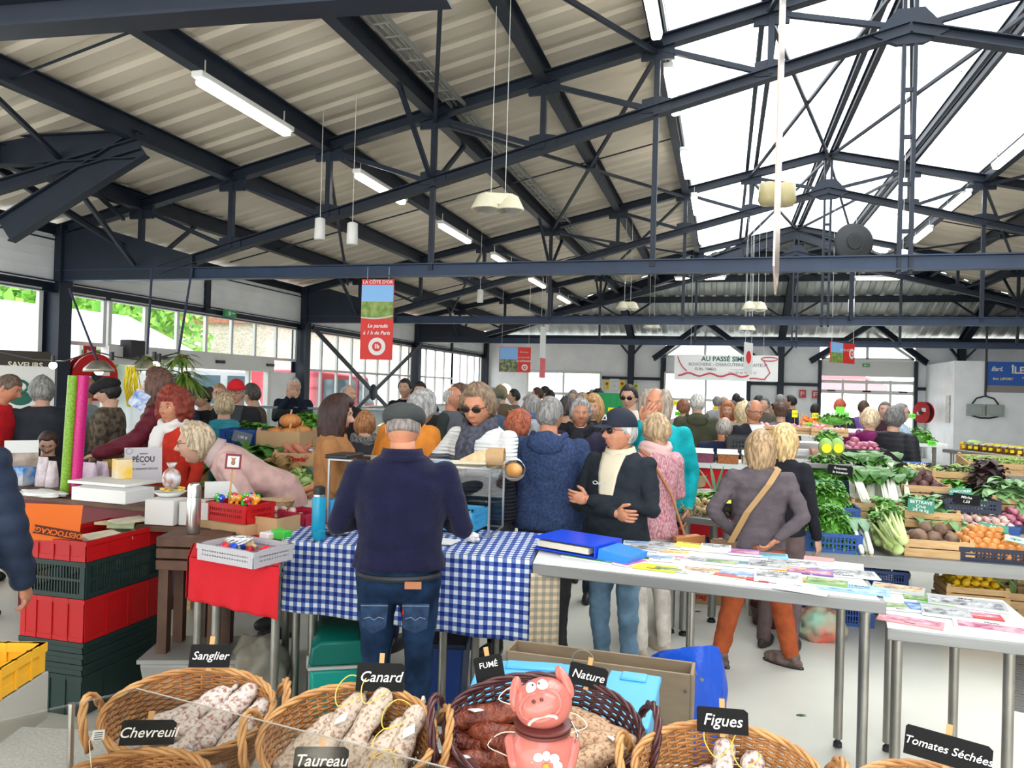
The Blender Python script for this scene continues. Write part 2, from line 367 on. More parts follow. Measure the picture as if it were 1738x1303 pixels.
# ---------------- left wall ----------------
XL = -8.45
b = KB(); b.box((XL, 10, 3.32), (.06, 33, .62)); 
for j in range(5): b.box((XL+.035, 10, 3.06+j*.13), (.012, 33, .012))
for y0, y1 in ((8.1, 8.8), (12.95, 13.85), (14.15, 19.85), (20.2, 26.4)): b.box((XL, (y0+y1)/2, .62 if y0 > 14 else 1.0), (.06, y1-y0, 1.24 if y0 > 14 else 2.0))
struct(b.obj('wall_left', WALLM))
b = KB(); b.ibeam((XL+.02, -4, 2.96), (XL+.02, 26.4, 2.96), .12, .14); b.ibeam((XL+.02, -4, 3.66), (XL+.02, 26.4, 3.66), .12, .2)
for y in (5, 11, 17, 23): b.bar((XL+.03, y, 2.96), (XL+.03, y, 3.66), .12, .1, up=(1, 0, 0))
tag(b.obj('wall_beam', STEEL), 'dark rails running along the left wall above the windows', 'beam')
wn = 0
def window(y0, y1, z0, z1, ny, nz, fr=.05, wall='L', mid=None):
    global wn; wn += 1
    b = KB(); g = KB()
    def P(t, z): return (XL, t, z) if wall == 'L' else (t, 26.45, z)
    up = (1, 0, 0) if wall == 'L' else (0, 1, 0)
    for z in [z0+(z1-z0)*i/nz for i in range(nz+1)]: b.bar(P(y0, z), P(y1, z), .06, fr)
    for y in [y0+(y1-y0)*i/ny for i in range(ny+1)]: b.bar(P(y, z0), P(y, z1), .06, fr, up=up)
    o = struct(b.obj('window_%d' % wn, PVC)); g.quad(P(y0, z0), P(y1, z0), P(y1, z1), P(y0, z1)); g.obj('pane', GLASS, o); return o
window(-3.8, 7.8, .1, 2.9, 9, 3); window(8.15, 8.85, 2.25, 2.9, 1, 1); window(8.95, 13.85, 2.25, 2.9, 7, 1)
window(14.2, 19.8, 1.25, 2.9, 8, 2); window(20.2, 23.2, 1.25, 2.9, 4, 2); window(23.2, 26.2, 1.9, 2.9, 4, 1)
# automatic entrance in the left wall
b = KB(); b.box((XL+.04, 10.9, 2.12), (.14, 4.1, .26)); b.box((XL, 8.9, 1.0), (.1, .1, 2)); b.box((XL, 12.9, 1), (.1, .1, 2)); b.box((XL+.02, 12.25, 1), (.08, .06, 2)); b.box((XL+.02, 10.2, 1), (.08, .06, 2))
d = struct(b.obj('door_1', PVC)); g = KB(); g.quad((XL, 8.9, 0), (XL, 10.2, 0), (XL, 10.2, 2), (XL, 8.9, 2)); g.quad((XL, 12.25, 0), (XL, 12.9, 0), (XL, 12.9, 2), (XL, 12.25, 2)); g.obj('pane', GLASS, d)
b = KB(); 
for y in (9.9, 11.3, 12.8): b.box((XL+.12, y, 2.12), (.05, .22, .05))
b.obj('door_sensor', BLACKM, d)
b = KB(); b.box((XL+.15, 9.25, 2.22), (.2, .28, .26)); tag(b.obj('speaker', BLACKM, bevel=.01), 'small black speaker box above the left entrance doors', 'speaker')
b = KB(); b.box((XL+.1, 11.55, 2.97), (.06, .3, .12)); o = tag(b.obj('exit_sign', M('exit_green', (.05, .35, .12), .5)), 'small green emergency exit sign on the left wall rail', 'sign')
b = KB(); b.box((XL+.135, 11.5, 2.97), (.01, .06, .07)); b.box((XL+.135, 11.6, 2.98), (.01, .1, .02)); b.obj('pictogram', WHITEM, o)
# x brace in the third bay
b = KB(); b.bar((XL+.25, 14.1, 2.95), (XL+.25, 19.9, .3), .03, .1); b.bar((XL+.25, 19.9, 2.95), (XL+.25, 14.1, .3), .03, .1); b.ell((XL+.25, 17, 1.62), (.05, .2, .2))
tag(b.obj('wall_brace', STEEL), 'big dark x shaped brace in front of the left wall windows', 'brace')
# ---------------- far wall ----------------
YF = 26.5
b = KB()
for x0, x1, z0, z1 in ((-8.4, -6.75, 0, 3.7), (-6.75, -4.15, 0, .9), (-6.75, -4.15, 2.45, 3.7), (-4.15, -1.95, 0, 3.75), (-1.95, .75, 2.5, 3.05), (-1.95, .75, 0, .7), (.75, 2.95, 0, 3.75), (2.95, 5.75, 2.5, 3.02), (5.75, 11.7, 0, 3.75)):
    b.box(((x0+x1)/2, YF+.06, (z0+z1)/2), (x1-x0, .08, z1-z0))
struct(b.obj('wall_back', WALLM))
window(-6.75, -4.15, .9, 2.45, 2, 2, .1, 'F'); window(-1.95, .75, .7, 2.5, 2, 2, .08, 'F')
for xc, ap in ((-.65, 3.95), (4.35, 3.92)):
    wn += 1; b = KB(); b.bar((xc-1.35, YF-.03, 3.05), (xc+1.35, YF-.03, 3.05), .08, .08); b.bar((xc, YF-.03, 3.05), (xc, YF-.03, ap+.1), .08, .08, up=(0, 1, 0))
    for s in (-1, 1): b.bar((xc+s*1.35, YF-.03, 3.05), (xc, YF-.03, ap+.1), .08, .08)
    o = struct(b.obj('window_%d' % wn, PVC)); g = KB(); g.add([(xc-1.35, YF, 3.05), (xc+1.35, YF, 3.05), (xc, YF, ap+.1)], [(0, 1, 2)]); g.obj('pane', GLASS, o)
    b = KB()
    for s in (-1, 1): b.ibeam((xc, YF-1.0, ap+.2), (xc+s*1.7, YF-.15, 2.95), .1, .16); b.bar((xc+s*1.4, YF-.1, 3.0), (xc+s*1.4, YF-.1, 0), .1, .12, up=(0, 1, 0))
    tag(b.obj('gable_frame', STEEL), 'dark steel frame of the pointed gable window %s' % ('behind the butcher banner' if xc < 0 else 'over the far automatic doors'), 'frame')
b = KB(); b.box((4.35, YF, 2.32), (2.8, .14, .1)); b.box((4.35, YF, 2.0), (2.8, .14, .12)); b.box((4.35, YF, 2.75), (2.8, .1, .5))
for x in (2.97, 3.65, 4.35, 5.05, 5.73): b.box((x, YF, 1.2), (.07, .08, 2.4))
b.box((4.35, YF, .06), (2.8, .08, .12)); d = struct(b.obj('door_2', PVC)); g = KB(); g.quad((2.97, YF, 0), (5.73, YF, 0), (5.73, YF, 2.4), (2.97, YF, 2.4)); g.obj('pane', GLASS, d)
b = KB()
for x in (3.3, 4.35, 5.4): b.box((x, YF-.09, 2.03), (.24, .05, .05))
b.obj('door_sensor', BLACKM, d)
b = KB(); b.bar((-4.1, YF-.02, 2.27), (-2, YF-.02, 2.27), .1, .1); b.bar((.75, YF-.02, 2.2), (2.95, YF-.02, 2.2), .1, .1); b.bar((5.75, YF-.02, 2.15), (11, YF-.02, 2.15), .1, .1); b.bar((-8.4, YF-.02, 3.66), (11.7, YF-.02, 3.66), .12, .14)
b.bar((-1.98, YF-.02, 0), (-1.98, YF-.02, 3.1), .1, .1, up=(0, 1, 0)); b.bar((.78, YF-.02, 0), (.78, YF-.02, 3.1), .1, .1, up=(0, 1, 0)); tag(b.obj('wall_beam', STEEL), 'dark rails framing the grey panels of the far wall', 'beam')
b = KB(); b.box((12, 10, 1.9), (.1, 34, 3.8)); struct(b.obj('wall_right', WALLM))
# partition room on the right
p0 = PX(1621, 612, 6.05*S_); YR = p0.y; ZR = p0.z
b = MB(); b.box((6.05*S_+2.9, (YR+YF*S_)/2, ZR/2), (5.8, YF*S_-YR, ZR)); struct(b.obj('wall_partition', M('partition_white', (.82, .84, .86), .45, var=.04, vs=3)))
print('partition', YR, ZR)
# ---------------- outside ----------------
LEAF = M('outdoor_leaves', (.10, .30, .03), .6, c2=(.28, .5, .08), vs=3)
BARK = M('bark', (.12, .08, .05), .9)
def tree(name, label, c, w, n, seed):
    h = c.z/.62; loc = (c.x, c.y, 0); random.seed(seed); t = thing(name, label, 'tree', loc, 0, 'trees outside the glazed wall'); b = MB(); b.tube([(0, 0, 0), (.1, 0, h*.4), (0, .1, h*.75)], [.16, .12, .04], 8); b.obj('trunk', BARK, t)
    b = MB()
    for _ in range(n):
        a = random.random()*2*pi; q = random.random()**.4; u = random.uniform(-1, 1); r = w*q*sqrt(1-u*u)*(1-.3*u)
        p = V((r*cos(a), r*sin(a), h*.62+u*w*q)); s = random.uniform(.08, .17); d = V((random.gauss(0, 1), random.gauss(0, 1), random.gauss(0, 1))).normalized(); e = d.orthogonal().normalized()
        b.add([p-d*s, p+e*s*.5, p+d*s, p-e*s*.5], [(0, 1, 2, 3)])
    b.obj('crown', LEAF, t)
tree('tree', 'bushy bright green tree outside the leftmost window', PD(32, 575, 13), 1.6, 2600, 3)
tree('tree', 'pale green tree outside seen right of the first column', PD(135, 545, 19), 1.7, 2000, 4)
tree('tree', 'light leafy tree outside above the left entrance doors', PD(232, 548, 21), 1.9, 2400, 5)
random.seed(11)
stone = M('rubble_stone', (.5, .44, .36), .9); N, L, bb = nodes(stone)
vo = N.new('ShaderNodeTexVoronoi'); tc = N.new('ShaderNodeTexCoord'); mp = N.new('ShaderNodeMapping'); mp.inputs['Scale'].default_value = (3, 3, 8); L.new(tc.outputs['Object'], mp.inputs[0]); L.new(mp.outputs[0], vo.inputs[0])
cr = N.new('ShaderNodeValToRGB'); L.new(vo.outputs['Color'], cr.inputs[0]); cr.color_ramp.elements[0].color = (.34, .29, .23, 1); cr.color_ramp.elements[1].color = (.66, .6, .5, 1); L.new(cr.outputs[0], bb.inputs['Base Color'])
TILE = M('roof_tile', (.36, .15, .09), .8, var=.3, vs=6)
h = thing('stone_building', 'old rubble stone building with a tiled edge outside the left windows', 'building'); b = MB(); b.box((-15, 26.5, 1.75), (3, 12, 3.5)); b.obj('wall', stone, h); b = MB(); b.box((-15, 26.5, 3.58), (3.4, 12.3, .2)); b.obj('roof_edge', TILE, h)
h = thing('house', 'white house with a dark slate roof outside the left wall', 'building'); b = MB(); b.box((-24, 30, 1.7), (5, 6, 3.4)); b.obj('wall', WHITEM, h); b = MB(); b.prism([(-21.2, 26.8, 3.35), (-27, 26.8, 3.35), (-24, 26.8, 5.4)], (0, 6.4, 0)); b.obj('roof', M('slate', (.13, .14, .16), .7), h)
def van(label, loc, rz, col):
    h = thing('parked_van', label, 'van', loc, rz); b = MB(); b.prism([(-1.9, -.85, .35), (2.1, -.85, .35), (2.15, -.85, 1.0), (1.35, -.85, 1.15), (.85, -.85, 1.95), (-1.9, -.85, 2.0)], (0, 1.7, 0)); b.obj('body', M(col[0], col[1], .3), h, bevel=.08)
    b = MB(); b.prism([(.3, -.87, 1.2), (1.2, -.87, 1.2), (.8, -.87, 1.8), (.3, -.87, 1.8)], (0, 1.74, 0)); b.prism([(-1.5, -.87, 1.25), (.1, -.87, 1.25), (.1, -.87, 1.8), (-1.5, -.87, 1.8)], (0, 1.74, 0)); b.obj('windows', M('van_glass', (.12, .2, .24), .1), h)
    for x in (-1.2, 1.3):
        for y in (-.8, .8): b = MB(); b.tube([(x, y-.1, .33), (x, y+.1, .33)], .33, 16); b.obj('wheel', BLACKM, h)
van('red van parked outside behind the x shaped brace', (-9.9, 17.6, 0), radians(90), ('van_red', (.55, .03, .05)))
van('white van parked outside left of the red van', (-10.4, 13.0, 0), radians(80), ('van_white', (.7, .72, .74)))
for i, (x, y, lb, cl) in enumerate(((-9.8, 9.6, 'outside the left entrance', (.85, .87, .9)), (-7.0, 29.5, 'behind the far left window', (.45, .6, .8)), (-.5, 29, 'behind the middle far window', (.55, .68, .85)), (4, 30, 'outside the far doors', (.85, .2, .22)))):
    h = thing('market_canopy', 'open market stall canopy '+lb, 'canopy', (x, y, 0)); b = MB(); b.prism([(-1.4, -1.2, 2.15), (1.4, -1.2, 2.15), (0, -1.2, 2.75)], (0, 2.4, 0)); b.box((0, -1.2, 2.05), (2.8, .02, .2)); b.obj('cover', M('canopy_%d' % i, cl, .6), h)
    for sx in (-1.35, 1.35):
        for sy in (-1.15, 1.15): b = MB(); b.tube([(sx, sy, 0), (sx, sy, 2.15)], .025, 6); b.obj('pole', PVC, h)

# ---------------- people ----------------
def sst(x): x = max(0, min(1, x)); return x*x*(3-2*x)
def g2(a, s): return exp(-(a/s)**2)
def headbase(u, th):
    """u: angle from the face direction, th: polar angle from the crown"""
    x = sin(u)*sin(th); y = cos(u)*sin(th); z = cos(th)
    X = .074*x; Z = .118*z; Y = (.092 if y > 0 else .1)*y
    if abs(x) > 0: X *= 1+.04*g2(z-.2, .4)
    if Z < -.015:
        f = (-Z-.015)/.103; X *= 1-.33*f**1.4; Y *= (1-.1*f) if y > 0 else (1-.6*f)
    return V((X, Y, Z))
def face(p):
    x, y, z = p; ax = abs(x)
    if y > 0:
        w = sst(y/.05)
        gz = sst((.022-z)/.04) if z > -.022 else sst((z+.034)/.012)
        d = .027*g2(x, .0105)*gz+.010*g2(ax-.010, .008)*g2(z+.024, .008)
        d += .006*g2(z-.033, .010)*g2(x, .045)-.014*g2(ax-.031, .014)*g2(z-.014, .012)+.005*g2(ax-.045, .015)*g2(z+.02, .02)
        d += .005*g2(z+.058, .009)*g2(x, .022)-.006*g2(z+.0575, .0028)*g2(x, .02)+.009*g2(x, .022)*g2(z+.1, .014)-.005*g2(z+.078, .007)*g2(x, .02)
        y += d*w
    return V((x, y, z))
HAIR = dict(short=(.012, .08, .0, -.06, 0, .003, 40), wavy=(.022, .078, -.03, -.085, 0, .009, 30), bob=(.03, .07, -.2, -.2, .55, .004, 30), chin=(.03, .06, -.2, -.2, .22, .009, 30), long=(.028, .075, -.2, -.2, 1.3, .005, 30),
            curly=(.045, .055, -.07, -.11, .1, .016, 42), balding=(.010, .2, .045, -.06, 0, .003, 40), longbald=(.045, .11, -.2, -.2, .5, .012, 30), bun=(.014, .07, .0, -.06, 0, .002, 40), crop=(.005, .06, .0, -.025, 0, .001, 60))
def hair_mb(T, style, res, seed=0):
    th_, zf, zs, zb_, st, nz, fq = HAIR[style]; b = MB(T)
    def fn(i, j):
        u = (i-.5)*2*pi; t = max(.02, min(pi-.02, j*pi)); p = headbase(u, t); a = abs(u)
        if a < .75: h = zf
        elif a < 1.5: h = zf+(zs-zf)*sst((a-.75)/(.35 if zs < -.1 else .6))
        else: h = zs+(zb_-zs)*sst((a-1.5)/.5)
        if style in ('balding', 'longbald') and p.z > (.075 if a < 2 else .085): k = -.08
        else: k = sst((p.z-h)/.014+.5)*1.08-.08
        n = NZ.noise(V((u*3.2+seed, p.z*fq*.5, seed*3.1)))+.6*NZ.noise(V((u*9+seed, p.z*fq*.4, seed)))
        if nz > .012: n = NZ.noise(p*42+V((seed, 0, 0)))*1.3
        r = p.normalized(); tt = (th_+nz*n)*k if k > 0 else k*.1
        if k > 0 and p.z < 0 and st: 
            side = V((p.x, p.y, 0)); 
            if side.length > .001:
                s2 = side.normalized(); q = V((s2.x*.082, s2.y*.096, p.z)); f = sst(-p.z/.05)*k*(1 if a > .9 else .3); p = p.lerp(q, f*(.75+.25*n)); p.z *= 1+st*k
        p = p+V((r.x, r.y, r.z*(.6 if p.z < 0 else 1)))*tt
        return p
    b.grid(fn, res, int(res*.7), wrap=True); return b
def hand(b, w, d, nrm, s=1, curl=.5, m=0, side=1, n=6):
    w = V(w); d = V(d).normalized(); nrm = V(nrm); nrm = (nrm-d*nrm.dot(d)).normalized(); a = d.cross(nrm)*side
    R = Mx((a, d, nrm)).transposed()
    b.ell(w+d*.048*s, (.041*s, .056*s, .017*s), n+4, n, m, R)
    for k, (o, L) in enumerate(((.029, .066), (.010, .076), (-.010, .070), (-.028, .055))):
        c = curl*(1+.12*k); p = w+d*.088*s+a*o*s; dd = (d+a*o*2.5).normalized(); pts = [p-dd*.02*s, p]; ang = 0
        for q in (.45, .3, .25):
            ang += c*.75; v = dd*cos(ang)+nrm*sin(ang); p = p+v*L*q*s; pts.append(p)
        b.tube(pts, [.0095*s, .0095*s, .009*s, .008*s, .0055*s], n, m)
    p = w+d*.022*s+a*.030*s; v1 = (d*.65+a*.7+nrm*.35).normalized(); v2 = (d*.9+a*.25+nrm*.45).normalized()
    b.tube([p-v1*.01*s, p+v1*.036*s, p+v1*.036*s+v2*.03*s, p+v1*.036*s+v2*.046*s], [.012*s, .0115*s, .010*s, .006*s], n, m)
POSE = dict(down=((.235, -.03, 1.12), (.25, .05, .87)), fwd=((.23, .0, 1.13), (.14, .24, 1.06)), up=((.24, .05, 1.14), (.10, .28, 1.28)), hip=((.33, -.08, 1.15), (.17, .05, 1.02)), back=((.27, -.12, 1.14), (.10, -.17, .99)), mouth=((.2, .12, 1.2), (.05, .19, 1.46)), reach=((.24, .15, 1.2), (.16, .42, 1.12)), table=((.25, .14, 1.1), (.17, .37, .98)), cross=((.24, .06, 1.12), (-.10, .2, 1.16)), crossl=((.24, .06, 1.10), (-.12, .22, 1.10)), pocket=((.27, -.07, 1.13), (.2, .02, .92)))
def skinmat(k): return [M('skin_light', (.52, .30, .21), .45, var=.06, vs=30), M('skin_ruddy', (.52, .225, .13), .45, var=.08, vs=30), M('skin_tan', (.42, .23, .15), .45, var=.06, vs=30)][k]
LIPM = M('lips', (.45, .13, .11), .4); EYEM = M('eye_white', (.75, .72, .7), .25); IRISM = M('iris', (.03, .02, .015), .15)
def bakegarment(b, mat, vox, amp=.006, puff=0, seed=0, fold=9):
    o = bpy.data.objects.new('g', b.mesh('g', [mat])); r = o.modifiers.new('r', 'REMESH'); r.mode = 'VOXEL'; r.voxel_size = vox; r.use_smooth_shade = True
    q = o.modifiers.new('s', 'SMOOTH'); q.factor = .6; q.iterations = 4 if vox < .018 else 2
    me = bake(o)
    nrm = [v.normal.copy() for v in me.vertices]; out = []
    for v, vn in zip(me.vertices, nrm):
        c = v.co; n = NZ.noise(V((c.x*fold+seed, c.y*fold, c.z*fold*1.6)))+.5*NZ.noise(V((c.x*fold*2.3, c.y*fold*2.3+seed, c.z*fold*4)))
        d = amp*n
        if puff: d += .011*abs(sin(c.z*pi/puff))**.6-.004
        out.extend(c+vn*d)
    me.vertices.foreach_set('co', out)
    me.polygons.foreach_set('use_smooth', [True]*len(me.polygons)); return me
def add(name, me, parent):
    o = bpy.data.objects.new(name, me); COL.objects.link(o); o.parent = parent; return o
TORSO = [(.80, .165, .12, 0), (.86, .178, .128, -.005), (.93, .168, .125, 0), (1.02, .156, .118, .005), (1.12, .158, .12, .008), (1.22, .17, .125, .008), (1.32, .178, .12, .004), (1.385, .165, .10, -.005), (1.43, .11, .075, -.012), (1.46, .066, .062, -.012)]
PEOPLE = {}
def person(label, px, ytop, d, face_=0, top=None, hair='short', hcol=(.1, .07, .05), trous=(.03, .04, .07), lean=0, H=None, arms=('down', 'down'), turn=0, nod=0, skin=0, wide=1, belly=0, hem=.90, puff=0, tname='jumper', q=1, group=None,
           cap=None, glasses=None, collar=None, scarf=None, stride=0, hands=1, curl=.5, amp=.006, vest=None, legs=1, headsc=1, shoes=(.03, .03, .03), tilt=0, feet=True, mat2=None, openj=None, hood=None):
    vox = {0: .012, 1: .018, 2: .026, 3: .036}[q]; res = {0: 52, 1: 40, 2: 26, 3: 20}[q]; nl = {0: 16, 1: 12, 2: 8, 3: 6}[q]
    L = radians(lean)
    def bend(p):
        p = V(p)
        if p.z < .9: return p
        k = sst((p.z-.9)/.25); a = L*k; r = p-V((0, 0, .9)); return V((r.x, r.y*cos(a)+r.z*sin(a), .9-r.y*sin(a)+r.z*cos(a)))
    hc = bend((0, .012, 1.578))
    Rh = Mx.Rotation(radians(turn), 3, 'Z') @ Mx.Rotation(-L*.5-radians(nod), 3, 'X') @ Mx.Rotation(radians(tilt), 3, 'Y')
    T = Mx.Translation(hc) @ Rh.to_4x4() @ Mx.Scale(headsc, 4)
    ztop = hc.z+.125
    wp = PD(px, ytop, d); s = (H/1.7) if H else max(.8, min(1.13, wp.z/ztop))
    dv = PD(px, ytop, d)-CAM; rz = atan2(-dv.x, dv.y)+radians(face_)
    hl = Mx.Rotation(rz, 3, 'Z') @ (V((hc.x, hc.y, 0))*s)
    root = thing('person', label, 'person', (wp.x-hl.x, wp.y-hl.y, 0), rz, group)
    root.scale = (s, s, s); seed = random.random()*50
    hm = M('hair_%d_%d_%d' % tuple(int(c*100) for c in hcol), hcol, .55, var=.45, vs=60, bump=.6, bs=90, stretch=(1, 1, .25))
    sk = skinmat(skin)
    # body: one mesh
    b = MB(); b.M = T; f = lambda i, j: face(headbase((i-.5)*2*pi*1+.0, max(.03, min(pi-.03, j*pi))))
    def fu(i, j):
        u = (i-.5)*2*pi; u = u-.45*sin(u) if q < 2 else u; return face(headbase(u, max(.03, min(pi-.03, j*pi))))
    b.grid(fu, res, int(res*.95), wrap=True)
    for e in (-1, 1):
        b.ell((e*.074, -.006, .0), (.009, .019, .032), 8, 6, 0, Mx.Rotation(e*.35, 3, 'Z'))
        if q < 3:
            b.ell((e*.031, .0665, .013), (.0135, .0105, .0085), 10, 8, 2); b.ell((e*.031, .0735, .013), (.0055, .0045, .0055), 8, 6, 3); b.ell((e*.031, .0675, .0195), (.0165, .0115, .0075), 10, 8, 0); b.ell((e*.031, .066, .005), (.015, .011, .0055), 10, 8, 0)
            b.ell((e*.031, .0835, .034), (.017, .006, .0035), 8, 5, 4)
    if q < 2: b.ell((0, .0805, -.0585), (.019, .005, .0048), 10, 6, 1)
    b.M = None
    b.tube([bend((0, -.02, 1.40)), bend((0, -.012, 1.46)), hc+Rh@V((0, -.02, -.06))], [.066, .058, .058], nl)
    if q < 3:
        vs = []
        for z, rx, ry, yo in TORSO[3:]: b_ = [bend((rx*.93*cos(t)*wide, yo+ry*.93*sin(t), z)) for t in [2*pi*k/14 for k in range(14)]]; vs += b_
        b.add(vs, [(i*14+j, i*14+(j+1) % 14, (i+1)*14+(j+1) % 14, (i+1)*14+j) for i in range(len(TORSO)-4) for j in range(14)])
    ap = []
    for sd, nm in ((-1, arms[0]), (1, arms[1])):
        if nm is None: ap.append(None); continue
        e, w = POSE[nm] if isinstance(nm, str) else nm
        S = bend((sd*.17*wide, -.01, 1.375)); E = bend((sd*e[0]*wide, e[1], e[2])); Wp = bend((sd*w[0], w[1], w[2])); ap.append((S, E, Wp, sd, nm))
        b.limb(E, Wp, .036, .026, nl)
        if hands:
            dd = (Wp-E).normalized(); nr = V((-sd, .15, -.05)) if dd.z < -.5 else (V((0, -.3, -1)) if nm not in ('cross', 'crossl', 'mouth') else V((0, -1, 0)))
            hand(b, Wp, dd, nr, 1, curl, 0, sd, {0: 8, 1: 6, 2: 5, 3: 4}[q])
    body = add('body', b.mesh('body', [sk, LIPM, EYEM, IRISM, hm], True), root)
    # upper garment
    g = MB(); vs = []; NT = 20; o_ = .014+(.012 if puff else 0)
    rings = [(z, rx, ry, yo) for z, rx, ry, yo in TORSO if z > hem]
    if hem < .8: rings = [(hem, .185, .135, 0), ((hem+.8)/2, .18, .13, 0)]+TORSO[:]
    else: rings = [(hem, .165+.01, .128, 0)]+rings
    rings = rings[:-1]+[(1.455, .078, .074, -.012)]
    for z, rx, ry, yo in rings:
        bl = belly*exp(-((z-1.03)/.13)**2)
        vs += [bend((copys(abs(cos(t))**.85, cos(t))*(rx+o_+bl*.5)*wide, yo+(ry+o_+(bl if sin(t) > 0 else 0))*sin(t), z)) for t in [2*pi*k/NT for k in range(NT)]]
    n = len(rings)
    g.add(vs, [(i*NT+j, i*NT+(j+1) % NT, (i+1)*NT+(j+1) % NT, (i+1)*NT+j) for i in range(n-1) for j in range(NT)]+[tuple(range(NT-1, -1, -1)), tuple(range((n-1)*NT, n*NT))])
    sl = MB() if vest else g
    for a in ap:
        if not a: continue
        S, E, Wp, sd, nm = a; k = .012 if puff else 0
        sl.limb(S, E, .066+k, .05+k, 14); 
        if mat2 == 'short': continue
        sl.limb(E, Wp.lerp(E, .06), .05+k, .038+k, 14)
    gm = add(tname, bakegarment(g, top, vox, amp, puff, seed), root)
    if vest: add('sleeves', bakegarment(sl, vest, vox, amp, 0, seed), root)
    # trousers
    if legs:
        g = MB(); tm = M('cloth_%d_%d_%d' % tuple(int(c*100) for c in trous), trous, .85, var=.18, vs=12, bump=.2, bs=200) if not hasattr(trous, 'node_tree') else trous
        g.ell((0, 0, .90), (.175*wide, .128, .14), 16, 10)
        fa = []
        for sd in (-1, 1):
            st = stride*sd; K = V((sd*.10, .03+st*.5, .50)); A = V((sd*.105, -.02+st, .10))
            g.limb((sd*.085*wide, 0, .86), K, .098, .07, 14); g.limb(K, A, .068, .052, 14); g.limb(A, A+V((0, 0, -.02)), .055, .055, 10); fa.append(A)
        add('trousers', bakegarment(g, tm, vox, amp, 0, seed+3, 7), root)
        sm = M('shoe_%d_%d_%d' % tuple(int(c*100) for c in shoes), shoes, .5)
        if feet:
            for A in fa:
                g = MB(); g.ell((A.x, A.y+.055, .04), (.045, .135, .06), 14, 10); g.ell((A.x, A.y, .07), (.042, .055, .055), 12, 8)
                for v in g.v: v.z = max(v.z, .002)
                g.obj('shoe', sm, root, smooth=True)
    if hair:
        hb = hair_mb(T, hair, res+8, seed)
        if hair == 'bun': hb.ell((0, -.115, .05), (.035, .035, .035), 12, 8)
        add('hair', hb.mesh('hair', hm, True), root)
    if cap:
        kind, cm = cap; c = MB(T)
        if kind == 'flat':
            c.grid(lambda i, j: (lambda u, t: V((.103*sin(u)*sin(t)**.7, .02+.13*cos(u)*sin(t)**.7-.012, .062+.058*cos(t)+(-.02*max(0, cos(u))*sin(t)) + .004*NZ.noise(V((u*2, t*3, 1))))))(i*2*pi, .02+j*(pi*.72)), 40, 14, wrap=True)
            c.grid(lambda i, j: V((.075*sin((i-.5)*2.4), .085+.045*cos((i-.5)*2.4)-.01*0+.02*(1-j), .045-.012*j)), 14, 2)
        else:
            c.grid(lambda i, j: (lambda u, t: V((.088*sin(u)*sin(t), -.003+.108*cos(u)*sin(t), .035+.105*cos(t))))(i*2*pi, .02+j*(pi*.5)), 40, 12, wrap=True)
            c.grid(lambda i, j: V(((.07-.018*j)*sin((i-.5)*2.6)/sin(1.3), .075+(.03+.07*j)*cos((i-.5)*2.2)+.02*j, .045-.012*j-.012*abs(2*i-1)**2)), 16, 6)
            c.ell((0, 0, .141), (.008, .008, .005), 8, 5)
        co = c.obj('cap', cm, root, smooth=True); md = co.modifiers.new('s', 'SOLIDIFY'); md.thickness = .004
        if kind == 'logo':
            w = MB(T); 
            for a, bb in (((-.016, .104, .075), (0, .098, .098)), ((0, .098, .098), (.016, .104, .075)), ((-.02, .106, .07), (.02, .106, .07))): w.bar(a, bb, .004, .004)
            w.obj('emblem', WHITEM, root)
    if glasses:
        gl = MB(T); ln = MB(T)
        for e in (-1, 1):
            ring = [(e*.033+.026*cos(t), .097-.004*abs(cos(t)), .012+.017*sin(t)) for t in [2*pi*k/14 for k in range(15)]]
            gl.tube(ring, .0018, 5, cap=False); gl.tube([(e*.058, .094, .018), (e*.078, .03, .016), (e*.08, -.01, .008)], .002, 5)
            ln.ell((e*.033, .0965, .012), (.025, .0025, .016), 14, 8)
        gl.tube([(-.008, .1, .014), (.008, .1, .014)], .002, 5)
        gl.obj('glasses_frame', M('glasses_frame', (.03, .02, .02), .3), root)
        if glasses == 'sun': ln.obj('lenses', M('dark_lens', (.02, .012, .01), .1), root)
    if scarf:
        c = MB(); R = .085
        for k, (zz, rr, ph) in enumerate(((1.435, .045, 0), (1.475, .04, 1.2), (1.452, .034, 2.4))):
            pts = [bend(((R+.01*k)*cos(t), -.005+(R+.004)*sin(t)+.012, zz+.016*sin(t*2+ph)-.02*max(0, sin(t)))) for t in [2*pi*j/20 for j in range(21)]]
            c.tube(pts, rr*.75, 8)
        c.tube([bend((.03, .11, 1.43)), bend((.035, .145, 1.36)), bend((.04, .15, 1.25)), bend((.045, .145, 1.16))], [.035, .04, .045, .05], 10)
        c.tube([bend((-.01, .11, 1.42)), bend((-.02, .14, 1.35)), bend((-.02, .147, 1.27))], [.03, .035, .04], 10)
        add('scarf', bakegarment(c, scarf, max(.008, vox*.7), .004, 0, seed, 22), root)
    if collar:
        c = MB()
        c.grid(lambda i, j: bend(((.085+.02*j-.006*cos((i)*2*pi))*sin(i*2*pi), -.012+(.08+.02*j)*cos(i*2*pi)*-1, 1.435+.055*(1-j)-.02*max(0, -cos(i*2*pi)))), 24, 3, wrap=True)
        o = c.obj('collar', collar, root, smooth=True); md = o.modifiers.new('s', 'SOLIDIFY'); md.thickness = .006
